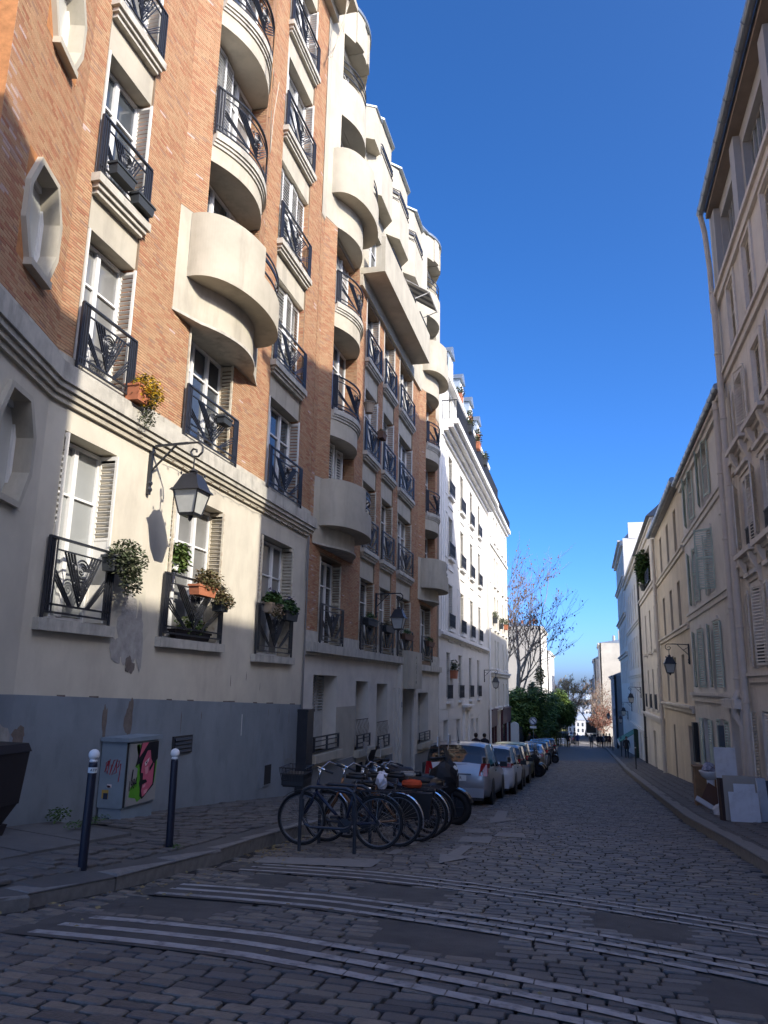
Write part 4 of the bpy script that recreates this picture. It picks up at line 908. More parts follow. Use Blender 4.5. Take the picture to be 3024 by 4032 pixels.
for (n, z0, z1) in ((.12, .75, .95), (.25, .95, 1.08), (.10, 10.3, 10.5), (.18, 13.3, 13.5), (.4, 13.5, 13.75)): b = MB(); b.box(FC, d0+.05, d1+.02, -.02, n, z0, z1); ob('belt_course', b.mesh('belt_course', m_whtm), BD)
b = MB(); q = FC.P; b.hexa([q(d0, -.05, 13.7), q(d1, -.05, 13.7), q(d1, -9, 13.7), q(d0, -9, 13.7), q(d0, -1.2, 15.8), q(d1, -1.2, 15.8), q(d1, -8, 15.8), q(d0, -8, 15.8)]); ob('mansard_roof', b.mesh('mansard_roof', M('slate_roof', (.07, .08, .10), .5, .15, 3)), BD)
br = MB(); br.box(FC, d0, d1, .3, .33, 14.55, 14.6)
for u in np.arange(d0, d1, .16): br.box(FC, u-.01, u+.01, .3, .32, 13.75, 14.56)
ob('balcony_railing', br.mesh('balcony_railing', m_iron), BD)
m_wine = M('wine_red_shop_paint', (.062, .012, .018), .4, .1, 2)
for (a, c, zs) in ((54.7, 58.4, -1.65), (62.4, 69.2, -1.75)):
    b = MB(); b.box(FC, a, c, -.02, .18, zs-1.1, zs); b.box(FC, a-.05, c+.05, -.02, .26, zs, zs+.1)
    for u in (a, (a+c)/2-.15, c-.3): b.box(FC, u, u+.3, -.02, .14, -8, zs-1.1)
    b.box(FC, a, c, -.02, .12, -8, zs-3.2); sh = ob('shopfront', b.mesh('shopfront', m_wine), BD)
    for (x0, x1) in ((a+.32, (a+c)/2-.17), ((a+c)/2+.17, c-.32)): bb = MB(); bb.box(FC, x0, x1, .02, .05, zs-3.2, zs-1.12); cc = ob('shop_window', bb.mesh('shop_window', m_glass), sh); cc.matrix_parent_inverse = Matrix.Identity(4)
b = MB(); b.box(FC, 58.75, 61.85, -.28, -.24, -8, -2.02); ob('entrance_door', b.mesh('entrance_door', M('cream_door', (.4, .37, .3), .6, .1, 2)), BD)
b = MB(); b.box(FC, 58.4, 62.2, -.02, .2, -1.72, -1.55); b.box(FC, 59.2, 61.2, -.02, .3, -1.55, -1.45); ob('door_hood', b.mesh('door_hood', m_whtm), BD)
# ------------------------------------------------------------------ right side of the street
FR = Fac((XR, 0), (XR, 300), -1)
m_r1 = M('beige_limestone', (.70, .65, .575), .88, .12, 1.2, .15, 80, dirt=.55, dcol=(.36, .31, .25), dscale=1.8, stretch=.25)
m_r1m = M('beige_moulding', (.70, .65, .575), .85, .12, 3, dirt=.45, dcol=(.2, .18, .16), dscale=3)
m_r2 = M('grey_beige_render', (.70, .655, .585), .9, .09, 1.0, .12, 90, dirt=.4, dcol=(.40, .355, .30), dscale=.9, stretch=.35)
m_r3 = M('ochre_render', (.67, .565, .415), .9, .10, 1.1, .12, 90, dirt=.45, dcol=(.42, .32, .21), dscale=.8, stretch=.35)
m_r4 = M('pale_ochre_render', (.70, .63, .515), .9, .10, 1.1, .12, 90, dirt=.4, dcol=(.42, .36, .28), dscale=.9, stretch=.35)
m_mint = M('mint_shutter_paint', (.45, .54, .47), .65, .10, 5, dirt=.3, dcol=(.25, .28, .24), dscale=5)
m_wshut = M('off_white_shutter', (.70, .65, .56), .7, .12, 5, dirt=.5, dcol=(.30, .26, .2), dscale=6)
m_pipe = M('pale_pipe_paint', (.60, .54, .46), .6, .08, 4)
m_tile = M('roof_zinc_dark', (.20, .215, .235), .45, .15, 1.5, metal=.4)
def belts(B, F, u0, u1, L, m):
    for (z, n, h) in L:
        b = MB(); b.box(F, u0, u1, -.02, n, z-h*.35, z); b.box(F, u0, u1, -.02, n*.55, z-h, z-h*.35); ob('belt_course', b.mesh('belt_course', m), B)
def pair(B, F, a, c, z0, z1, m, single=False, closed=False, n=.05, w=None, ang=(0, 0)):
    h = z1-z0; w = w or (c-a)/2
    if closed:
        for q in (0, 1): shutter(B, F, F.P(a+(c-a)*(q+.5)/2, -.06, z0+.02), F.rz, (c-a)/2-.01, h-.03, m, (.03, .97), single, .075)
    else:
        for sgn, ue, an in ((-1, a, ang[0]), (1, c, ang[1])):
            ca, sa = math.cos(an), math.sin(an); shutter(B, F, F.P(ue+sgn*(w/2*ca+.01), n+w/2*sa, z0+.02), F.rz-sgn*an, w, h-.03, m, (.03, .97), single, .075)
def downpipe(B, F, u, z0, z1, n=.14, r=.07, m=None):
    b = MB(); b.tube([F.P(u, n, z) for z in np.linspace(z1, z0, 6)], r, 10)
    for z in np.arange(z0+.8, z1, 1.9): b.lathe([(r, 0), (r+.02, .01), (r+.02, .05), (r, .06)], F.P(u, n, z), 10)
    return ob('downpipe', b.mesh('downpipe', m or m_pipe), B)
def gutter(B, F, u0, u1, z, n=.45, r=.11):
    b = MB(); b.tube([F.P(u0, n, z), F.P(u1, n, z)], r, 12); 
    for u in np.arange(u0+.4, u1, .75): b.tube([F.P(u, n, z-.002), F.P(u+.05, n, z-.002)], r+.012, 12)
    ob('gutter', b.mesh('gutter', m_roofz), B)
def pitched(B, F, u0, u1, z, n0, n1, rise, m, nm='roof'):
    q = F.P; b = MB(); mid = (n0+n1)/2
    b.add([q(u0, n0, z), q(u1, n0, z), q(u1, n1, z), q(u0, n1, z), q(u0, mid, z+rise), q(u1, mid, z+rise)], [(0, 1, 5, 4), (3, 2, 5, 4), (0, 3, 4), (1, 2, 5), (0, 1, 2, 3)]); return ob(nm, b.mesh(nm, m), B)
B1 = thing('limestone_apartment_building', 'tall beige limestone building with white shutters and a zinc gutter, nearest on the right', 'building', (XR+5, 15, zwr(15)), world=True)
a0, a1 = 8.8, 21.93; cols = [20.22, 18.08, 15.95, 13.8, 11.7, 9.8]; W1 = .84
r1 = [(-2.35, -.46), (.58, 2.46), (3.48, 5.18), (6.42, 7.88), (8.95, 10.6)]
h1 = [(c-W1/2, c+W1/2, z0, z1) for z0, z1 in r1[1:] for c in cols]+[(c-W1/2, c+W1/2, *r1[0]) for c in cols]
b = wallmesh(FR, a0, a1, -4.5, 11.0, h1, .3); body(b, FR, a0, a1, -4.5, 13.7, 9, -.31); ob('wall', b.mesh('wall', m_r1), B1)
for ri, (z0, z1) in enumerate(r1):
    for ci, c in enumerate(cols):
        a, d = c-W1/2, c+W1/2; window(B1, FR, c, -.24, z0+.02, W1-.03, z1-z0-.04, m_glass)
        if ci < 3:
            b = MB()
            for (p, q, r_, s_) in ((a-.16, a-.02, z0-.02, z1+.16), (d+.02, d+.16, z0-.02, z1+.16), (a-.02, d+.02, z1+.02, z1+.16)): b.box(FR, p, q, 0, .045, r_, s_)
            ob('window_surround', b.mesh('window_surround', m_r1m), B1)
            pair(B1, FR, a, d, z0, z1, m_wshut, single=ci == 0, closed=(ri == 4) or (ri == 3 and ci == 1), w=.58, n=.08, ang=(.25, .1) if ri % 2 else (.1, .35))
            if ri == 1 or ri == 2: b = MB(); b.box(FR, a-.25, d+.25, -.02, .16, z1+.3, z1+.4); b.box(FR, a-.2, d+.2, -.02, .08, z1+.18, z1+.3); ob('window_hood', b.mesh('window_hood', m_r1m), B1)
        if ri in (1, 2) and ci < 3: slimrail(B1, FR, c, .05, z0+.02, W1, .5)
belts(B1, FR, a0, a1+.02, [(11.1, .17, .36), (8.72, .13, .3), (.46, .13, .24)], m_r1m)
for z in (6.05, 3.28):
    belts(B1, FR, a0, a1+.02, [(z, .16, .36)], m_r1m)
    for c in cols[:3]:
        b = MB(); b.box(FR, c-.95, c+.95, -.02, .30, z-.02, z+.10); bl = ob('balcony_slab', b.mesh('balcony_slab', m_r1m), B1)
        for s in (-.62, .62):
            b = MB(); pts = [(0, z-.75), (.06, z-.72), (.10, z-.5), (.18, z-.32), (.24, z-.16), (.27, z-.03), (0, z-.03)]
            k = len(pts); b.add([FR.P(c+s-.1, n, zz) for n, zz in pts]+[FR.P(c+s+.1, n, zz) for n, zz in pts], [tuple(range(k)), tuple(range(k, 2*k))]+[(i, (i+1) % k, k+(i+1) % k, k+i) for i in range(k)])
            cc = ob('carved_bracket', b.mesh('carved_bracket', m_r1m), bl); cc.matrix_parent_inverse = Matrix.Identity(4)
        b = MB(); spiral(b, 0, 0, .13, .03, 1.6, 0, 0, 6); b.map(lambda x, y, zz: FR.P(c+x, .16, z-.4+zz)); cc = ob('carved_scroll', b.mesh('carved_scroll', m_r1m), bl); cc.matrix_parent_inverse = Matrix.Identity(4)
# glazed studio storey under the eaves
b = wallmesh(FR, a0, a1, 11.0, 13.65, [(19.0, 21.3, 11.5, 13.2), (15.6, 18.1, 11.5, 13.2), (12.2, 14.7, 11.5, 13.2)], .25, -.12); ob('studio_wall', b.mesh('studio_wall', M('grey_painted_timber', (.42, .41, .39), .7, .08, 3)), B1)
for (a, c) in ((19.0, 21.3), (15.6, 18.1), (12.2, 14.7)): window(B1, FR, (a+c)/2, -.32, 11.5, c-a, 1.7, glass('green_grey_glass', (.16, .19, .18), .1), (), 6, M('grey_painted_timber', (.42, .41, .39), .7, .08, 3), .03)
for u in (18.55, 21.62, 15.1): b = MB(); b.box(FR, u-.25, u+.25, -.14, .05, 11.1, 13.55); ob('studio_pier', b.mesh('studio_pier', M('grey_painted_timber', (.42, .41, .39), .7, .08, 3)), B1)
b = MB(); b.box(FR, a0, a1+.05, -.2, .16, 13.62, 13.74); ob('eaves', b.mesh('eaves', M('brown_soffit', (.26, .21, .17), .8)), B1)
gutter(B1, FR, a0-.2, 22.05, 13.85, .30, .11); pitched(B1, FR, a0, a1, 13.8, .2, -9.4, 4.6, m_tile)
downpipe(B1, FR, 21.78, -3, 11.2, .16, .085); b = MB(); b.tube([FR.P(22.0, .3, 13.75), FR.P(21.99, .22, 13.2), FR.P(21.98, .16, 12.0), FR.P(21.98, .16, 10.6)], .075, 10); ob('downpipe', b.mesh('downpipe', m_pipe), B1)
b = MB(); b.box(FR, a1-.02, a1+.32, -9, .02, 8.0, 13.9); ob('party_wall', b.mesh('party_wall', m_r1m), B1)
# mint shutters
B2 = thing('rendered_townhouse', 'grey-beige rendered house with mint green shutters on the right', 'building', (XR+5, 27.4, zwr(27.4)), world=True)
b0, b1 = 21.95, 32.92; W2 = .95
c2_ = [23.72, 26.65, 30.35]; r2_ = [(.10, 2.15), (3.12, 5.10), (6.14, 8.05)]
h2 = [(c-W2/2, c+W2/2, z0, z1) for z0, z1 in r2_ for c in c2_]+[(29.4, 30.8, -2.95, -.95), (26.0, 26.9, -2.7, -.85), (22.75, 23.95, -4.5, -.62)]
b = wallmesh(FR, b0, b1, -5, 8.28, h2, .28); body(b, FR, b0, b1, -5, 8.28, 9, -.29); ob('wall', b.mesh('wall', m_r2), B2)
for ri, (z0, z1) in enumerate(r2_):
    for ci, c in enumerate(c2_):
        a, d = c-W2/2, c+W2/2; window(B2, FR, c, -.24, z0+.02, W2-.03, z1-z0-.04, m_glass)
        pair(B2, FR, a, d, z0, z1, m_mint, single=(ci == 1), closed=(ri, ci) in ((1, 0), (2, 0), (0, 0)), w=.62, ang=((.9, .15) if (ri, ci) == (1, 1) else (.15, .25)))
        b = MB(); b.box(FR, a-.1, d+.1, 0, .05, z1+.05, z1+.17); ob('window_hood', b.mesh('window_hood', m_r2), B2)
belts(B2, FR, b0+.3, b1, [(5.98, .1, .28), (2.96, .1, .28), (-.06, .16, .32), (8.26, .18, .3)], m_r1m)
for (a, c, z0, z1) in ((28.65, 29.4, -2.93, -.97), (30.8, 31.55, -2.93, -.97), (25.28, 25.98, -2.68, -.87), (26.92, 27.5, -2.68, -.87)): shutter(B2, FR, FR.P((a+c)/2, .05, z0), FR.rz, c-a, z1-z0, m_mint, (.62, .95), False, .08)
window(B2, FR, 30.1, -.24, -2.93, 1.38, 1.95, m_glass); window(B2, FR, 26.45, -.24, -2.68, .86, 1.8, m_glass)
b = MB(); b.box(FR, 22.76, 23.94, -.27, -.22, -4.5, -.64); ob('entrance_door', b.mesh('entrance_door', M('dark_brown_door', (.05, .035, .025), .5, .15, 3)), B2)
b = MB(); b.box(FR, 22.35, 24.4, -.02, .35, -.45, -.2); b.box(FR, 22.45, 22.74, -.02, .2, -4.5, -.45); b.box(FR, 23.97, 24.3, -.02, .2, -4.5, -.45); ob('door_case', b.mesh('door_case', m_r1m), B2)
gutter(B2, FR, b0, b1+.2, 8.36, .24, .09); pitched(B2, FR, b0, b1, 8.3, .2, -9, 5.0, m_tile)
downpipe(B2, FR, 22.75, -.5, 8.2, .16, .09); downpipe(B2, FR, 22.3, -3.2, 6.5, .12, .06)
b = MB(); b.tube([FR.P(22.7, .16, .0), FR.P(22.62, .3, -.25), FR.P(22.62, .3, -.6), FR.P(22.5, .16, -.9), FR.P(22.45, .14, -3.1)], .09, 10); ob('downpipe', b.mesh('downpipe', m_pipe), B2)
# ochre house
B3 = thing('ochre_townhouse', 'plain ochre rendered house with bare dark windows on the right', 'building', (XR+5, 39, zwr(39)), world=True)
e0, e1 = 32.95, 45.5; c3_ = [35.75, 39.0, 42.45]; r3_ = [(-.55, 1.5), (2.72, 4.65), (5.9, 7.85)]
h3 = [(c-.5, c+.5, z0, z1) for z0, z1 in r3_ for c in c3_]+[(33.6, 35.4, -6, -1.42), (40.5, 41.2, -6, -1.62)]
b = wallmesh(FR, e0, e1, -6, 8.43, h3, .3); body(b, FR, e0, e1, -6, 8.43, 9, -.31); ob('wall', b.mesh('wall', m_r3), B3)
for z0, z1 in r3_:
    for c in c3_: window(B3, FR, c, -.25, z0+.02, .97, z1-z0-.04, m_glass, fm=M('brown_window_paint', (.12, .09, .07), .5))
belts(B3, FR, e0+.05, e1, [(5.8, .14, .24), (2.66, .14, .24), (-.6, .2, .28)], m_r4)
for (a, c, z) in ((33.62, 35.38, -1.44), (40.51, 41.19, -1.64)): b = MB(); b.box(FR, a, c, -.28, -.24, -6, z); ob('entrance_door', b.mesh('entrance_door', M('dark_brown_door', (.05, .035, .025), .5, .15, 3)), B3)
gutter(B3, FR, e0, e1+.3, 8.55, .3, .13); pitched(B3, FR, e0, e1, 8.45, .25, -9, 5.2, m_tile); downpipe(B3, FR, 45.2, -5.2, 8.3, .16, .10)
# pale house with three low balconettes
B4 = thing('pale_ochre_townhouse', 'pale ochre house with one wide planted top window and iron balconettes on the right', 'building', (XR+5, 52.7, zwr(52.7)), world=True)
g0, g1 = 45.55, 59.9; c4_ = [48.15, 51.65, 55.4]; r4_ = [(-1.15, 1.25), (2.3, 4.9)]
h4 = [(c-.5, c+.5, z0, z1) for z0, z1 in r4_ for c in c4_]+[(49.4, 54.0, 6.5, 8.75), (52.0, 53.7, -7, -2.5), (46.2, 48.4, -7, -2.35)]
b = wallmesh(FR, g0, g1, -7, 9.75, h4, .3); body(b, FR, g0, g1, -7, 9.75, 9, -.31); ob('wall', b.mesh('wall', m_r4), B4)
for ri, (z0, z1) in enumerate(r4_):
    for c in c4_:
        window(B4, FR, c, -.25, z0+.02, .97, z1-z0-.04, m_glass2 if ri else m_glass)
        if ri == 0: slimrail(B4, FR, c, .2, z0, 1.3, .9)
        sill(B4, FR, c-.65, c+.65, z0, .22, .14, m_r4, False)
window(B4, FR, 51.7, -.25, 6.52, 4.5, 2.2, m_glass, leaves=4); slimrail(B4, FR, 51.7, .12, 6.5, 4.6, .8)
belts(B4, FR, g0+.05, g1, [(6.2, .2, .3), (-1.5, .26, .32), (9.7, .2, .4)], m_r1m)
for (a, c, z) in ((52.02, 53.68, -2.52), (46.22, 48.38, -2.37)): b = MB(); b.box(FR, a, c, -.28, -.24, -7, z); ob('entrance_door', b.mesh('entrance_door', M('grey_white_shutter', (.4, .4, .4))), B4)
pitched(B4, FR, g0, g1, 9.76, .4, -9, 4.2, m_tile); downpipe(B4, FR, 58.9, -6, 9.4, .14, .08, m_iron)
# narrow-windowed house
B5 = thing('cream_townhouse', 'cream house with rows of narrow windows above a green awning on the right', 'building', (XR+5, 69, zwr(69)), world=True)
k0, k1 = 59.95, 79.0; c5_ = [62, 65, 68, 71, 74, 77]; r5_ = [(-2.0, .6), (1.7, 4.2), (5.6, 8.3)]
h5 = [(c-.5, c+.5, z0, z1) for z0, z1 in r5_ for c in c5_]+[(62, 63.2, -8, -3.2), (66, 67.2, -8, -3.2), (70, 74, -8, -3.6)]
b = wallmesh(FR, k0, k1, -8, 9.9, h5, .3); body(b, FR, k0, k1, -8, 9.9, 9, -.31); ob('wall', b.mesh('wall', m_iv), B5)
for z0, z1 in r5_:
    for c in c5_: window(B5, FR, c, -.25, z0+.02, .97, z1-z0-.04, m_glass2)
belts(B5, FR, k0+.05, k1, [(5.2, .15, .25), (1.2, .15, .25), (-2.9, .2, .3), (9.85, .35, .4)], m_iv); pitched(B5, FR, k0, k1, 9.92, .35, -9, 3.4, m_tile)
for (a, c) in ((62.02, 63.18), (66.02, 67.18), (70.02, 73.98)): b = MB(); b.box(FR, a, c, -.28, -.24, -8, -3.2); ob('entrance_door', b.mesh('entrance_door', M('grey_door_paint', (.16, .17, .19))), B5)
m_green = M('green_awning_cloth', (.012, .13, .07), .7, .1, 3)
b = MB(); b.hexa([FR.P(70, 0, -3.45), FR.P(74.5, 0, -3.45), FR.P(74.5, 1.5, -4.35), FR.P(70, 1.5, -4.35), FR.P(70, 0, -3.40), FR.P(74.5, 0, -3.40), FR.P(74.5, 1.5, -4.30), FR.P(70, 1.5, -4.30)]); aw = ob('awning', b.mesh('awning', m_green), B5)
b = MB(); b.box(FR, 70, 74.5, 1.49, 1.52, -4.62, -4.33); cc = ob('awning_valance', b.mesh('awning_valance', m_white), aw); cc.matrix_parent_inverse = Matrix.Identity(4)
b = MB(); b.box(FR, 69.6, 70.0, 0, .35, -7, -3.2); b.box(FR, 70, 74.2, .01, .3, -7, -5.6); ob('shopfront', b.mesh('shopfront', M('dark_green_shop_paint', (.01, .035, .02), .45)), B5)
# tall house with blank white gable
B6 = thing('gabled_apartment_building', 'tall house with a blank white sunlit gable and chimney pots rising above the right-hand roofs', 'building', (XR+6, 88, zwr(88)), world=True)
j0, j1 = 79.0, 97.0; c6_ = [81, 84.2, 87.4, 90.6, 93.8]; r6_ = [(-3.2, -1), (.6, 2.8), (4.2, 6.4), (8, 10.2), (11.6, 13.4)]
b = wallmesh(FR, j0, j1, -9, 14.6, [(c-.5, c+.5, z0, z1) for z0, z1 in r6_ for c in c6_], .3); body(b, FR, j0, j1, -9, 14.6, 11, -.31); ob('wall', b.mesh('wall', m_iv), B6)
for z0, z1 in r6_:
    for c in c6_: window(B6, FR, c, -.25, z0, .97, z1-z0, m_glass2)
belts(B6, FR, j0, j1, [(3.6, .3, .35), (7.4, .3, .35), (11, .3, .35), (14.5, .5, .5)], m_r1m)
b = MB(); b.prism(None, [(0, 0)], 0, 0) if False else None
b.box(None, XR-.02, XR+11, 78.6, 79.0, -9, 14.62); b.box(None, XR+.55, XR+11, 78.55, 79.05, 14.62, 16.2); ob('gable_wall', b.mesh('gable_wall', m_wht), B6)
b = MB(); q = FR.P; b.hexa([q(79.1, 0, 14.6), q(j1, 0, 14.6), q(j1, -11, 14.6), q(79.1, -11, 14.6), q(79.1, -1.3, 16.1), q(j1, -1.3, 16.1), q(j1, -9, 16.1), q(79.1, -9, 16.1)]); ob('mansard_roof', b.mesh('mansard_roof', m_roofz), B6)
m_terra = M('terracotta', (.42, .15, .075), .8, .15, 5)
for i, x in enumerate((4.6, 5.3, 6.0, 7.1)): b = MB(); b.lathe([(.17, 0), (.15, .9-.2*(i % 2)), (.19, .93-.2*(i % 2)), (.16, 1.0-.2*(i % 2))], (XR+x, 78.8, 16.2), 10); ob('chimney_pot', b.mesh('chimney_pot', m_terra), B6)
# ------------------------------------------------------------------ houses out of the picture to the right and behind: they shade the street
m_off = M('grey_cream_house', (.45, .42, .36), .9, .1, 1)
def plainhouse(name, label, x0, x1, y0, y1, z0, z1, rise=2.5, axis='y', m=m_off, wins=True):
    B = thing(name, label, 'building', ((x0+x1)/2, (y0+y1)/2, z0), world=True)
    b = MB(); b.box(None, x0, x1, y0, y1, z0-3, z1); ob('wall', b.mesh('wall', m), B)
    b = MB()
    if axis == 'y': xm = (x0+x1)/2; b.add([(x0-.3, y0, z1), (x1+.3, y0, z1), (x1+.3, y1, z1), (x0-.3, y1, z1), (xm, y0, z1+rise), (xm, y1, z1+rise)], [(0, 3, 5, 4), (1, 2, 5, 4), (0, 1, 4), (3, 2, 5), (0, 1, 2, 3)])
    else: ym = (y0+y1)/2; b.add([(x0, y0-.3, z1), (x1, y0-.3, z1), (x1, y1+.3, z1), (x0, y1+.3, z1), (x0, ym, z1+rise), (x1, ym, z1+rise)], [(0, 1, 5, 4), (3, 2, 5, 4), (0, 3, 4), (1, 2, 5), (0, 1, 2, 3)])
    ob('roof', b.mesh('roof', m_tile), B)
    if wins:
        F = Fac((x0, y0), (x0, y1), -1, y0)
        for z in np.arange(z0+1.2, z1-1.8, 3.0):
            for u in np.arange(y0+1.6, y1-1.2, 2.8): window(B, F, u, .03, z, 1.0, 1.7, m_glass2)
    return B
CH_ = thing('corner_house', 'corner house on the near side of the side street, outside the picture on the right', 'building', (8, -5, -1.3), world=True)
b = MB(); b.prism(None, [(4.1, -14), (4.1, 2.45), (12, -2.0), (12, -14)], -5, 11.9); ob('wall', b.mesh('wall', m_off), CH_)
b = MB(); b.prism(None, [(4.0, -14), (4.0, 1.7), (12, -2.8), (12, -14)], 11.9, 12.9); ob('roof', b.mesh('roof', m_tile), CH_)
FK = Fac((4.1, -14), (4.1, 2.45), -1, -14.)
for z in (1.0, 4.0, 7.0, 10.0):
    for u in (-12, -9, -6, -3, 0): window(CH_, FK, u, .03, z-.6, 1.0, 1.7, m_glass2)
plainhouse('side_street_house', 'house closing the side street, outside the picture on the right', 15.5, 25, -13, 8.6, -1, 15.8, 1.6, 'y')
plainhouse('tall_rear_house', 'tall house behind the beige limestone building, outside the picture on the right', 14.2, 24, 10.5, 25.5, -2.5, 25.0, 1.0, 'y')
# ------------------------------------------------------------------ far end of the street
m_gab = M('weathered_gable_render', (.50, .46, .385), .92, .15, .5, .2, 30, dirt=.65, dcol=(.28, .25, .21), dscale=.25)
def house(name, label, side, y0, y1, zt, x=None, m=m_iv, rise=2.0, depth=9, wrows=3, gm=None, wsp=3.2, roofm=None):
    X = x if x is not None else (XL if side < 0 else XR); F = Fac((X, 0), (X, 400), 1 if side < 0 else -1)
    B = thing(name, label, 'building', (X+side*depth/2, (y0+y1)/2, zr((y0+y1)/2)), world=True); zb = zr(y1)-2
    us = np.arange(y0+1.6, y1-1, wsp); zs = np.linspace(zr(y0)+1.0, zt-2.6, wrows)
    H = [(u-.5, u+.5, z, z+1.7) for u in us for z in zs]; b = wallmesh(F, y0, y1, zb, zt, H, .25); ob('wall', b.mesh('wall', m), B)
    b = body(MB(), F, y0, y1, zb, zt, depth, -.26); ob('side_wall', b.mesh('side_wall', gm or m), B)
    for u in us:
        for z in zs: window(B, F, u, -.2, z, .97, 1.7, m_glass2)
    belts(B, F, y0, y1, [(zt, .3, .35)], m)
    pitched(B, F, y0, y1, zt+.01, .2, -depth, rise, roofm or m_roofz); return B
E1 = house('gabled_house', 'house with a broad sunlit cream gable behind the bare tree', -1, 124, 143, 9.4, gm=m_gab, rise=.6)
for i, y in enumerate((-8.2, -7.6, -9.4, -11, -11.6)): b = MB(); b.lathe([(.2, 0), (.17, .7), (.2, .75)], (y, 124.4, 9.6+.2*(i % 2)), 8); ob('chimney_pot', b.mesh('chimney_pot', m_terra), E1)
house('white_house', 'narrow white house past the cream gable on the left', -1, 143.3, 170, 6.5, m=m_wht, x=-6.3)
house('blue_grey_house', 'low blue-grey house by the green awning on the right', 1, 99, 112, 1.6, m=M('blue_grey_render', (.20, .24, .27), .9, .1, 1), x=3.35, rise=1.5, wrows=2, depth=7)
E8 = house('stained_gable_house', 'tall house with a stained windowless gable far down the right side', 1, 150, 168, 8.3, x=2.75, gm=m_gab, rise=1.0, depth=12, wrows=4)
b = MB(); b.box(None, 6.2, 10.5, 150.2, 152, 8.3, 10.6); b.lathe([(.3, 0), (.25, 1.3)], (5.4, 150.6, 8.4), 8); ob('chimney_stack', b.mesh('chimney_stack', m_gab), E8)
house('mansard_house', 'slim house with a slate roof beyond the stained gable', 1, 168.3, 190, 6.0, x=1.9, m=m_r2, rise=2.5, wrows=4)
house('pale_corner_house', 'last pale house at the far end of the right side', 1, 190.3, 215, 2.0, x=1.2, m=m_iv, rise=2.0, wrows=3)
house('ivy_wall_house', 'low house half hidden by hedges at the far left end', -1, 175, 205, 0.5, x=-7.5, m=m_r2, rise=2.0, wrows=2)
# distant city
m_city = M('distant_plaster', (.60, .57, .52), .9, .2, .02)
m_cityr = M('distant_roofs', (.30, .33, .37), .8, .2, .02)
rr = random.Random(5)
for i in range(60):
    y = rr.uniform(450, 1500); x = rr.uniform(-.06, .03)*y+rr.uniform(-4, 4); w = rr.uniform(8, 17); top = -y*rr.uniform(.020, .036)-2; base = -36; dpt = rr.uniform(10, 16)
    B = thing('distant_building', 'pale building in the sunlit city below the end of the street', 'building', (x, y, base), 'distant city buildings', world=True)
    b = MB(); b.box(None, x-w/2, x+w/2, y, y+dpt, base, top); ob('wall', b.mesh('wall', m_city), B)
    b = MB(); b.hexa([(x-w/2-.3, y-.3, top), (x+w/2+.3, y-.3, top), (x+w/2+.3, y+dpt+.3, top), (x-w/2-.3, y+dpt+.3, top), (x-w/2+1.5, y+1.5, top+2.4), (x+w/2-1.5, y+1.5, top+2.4), (x+w/2-1.5, y+dpt-1.5, top+2.4), (x-w/2+1.5, y+dpt-1.5, top+2.4)]); ob('roof', b.mesh('roof', m_cityr), B)
    if y < 700:
        b = MB()
        for z in np.arange(base+6, top-2, 3.2):
            for u in np.arange(x-w/2+1, x+w/2-1, 2.4): b.face([(u, y-.03, z), (u+1, y-.03, z), (u+1, y-.03, z+1.8), (u, y-.03, z+1.8)])
        ob('windows', b.mesh('windows', m_glass), B, kind='stuff')
b = MB(); pts = [(-1500+i*60, 2600+120*math.sin(i*.7), -26+9*math.sin(i*.35)+6*math.sin(i*1.1)) for i in range(51)]
for i in range(50): p, q = pts[i], pts[i+1]; b.face([(p[0], p[1], -60), (q[0], q[1], -60), q, p]); b.face([p, q, (q[0], q[1]+900, -60), (p[0], p[1]+900, -60)])
ob('hills', b.mesh('hills', M('blue_hills', (.30, .36, .42), .95, .15, .01)), kind='structure')
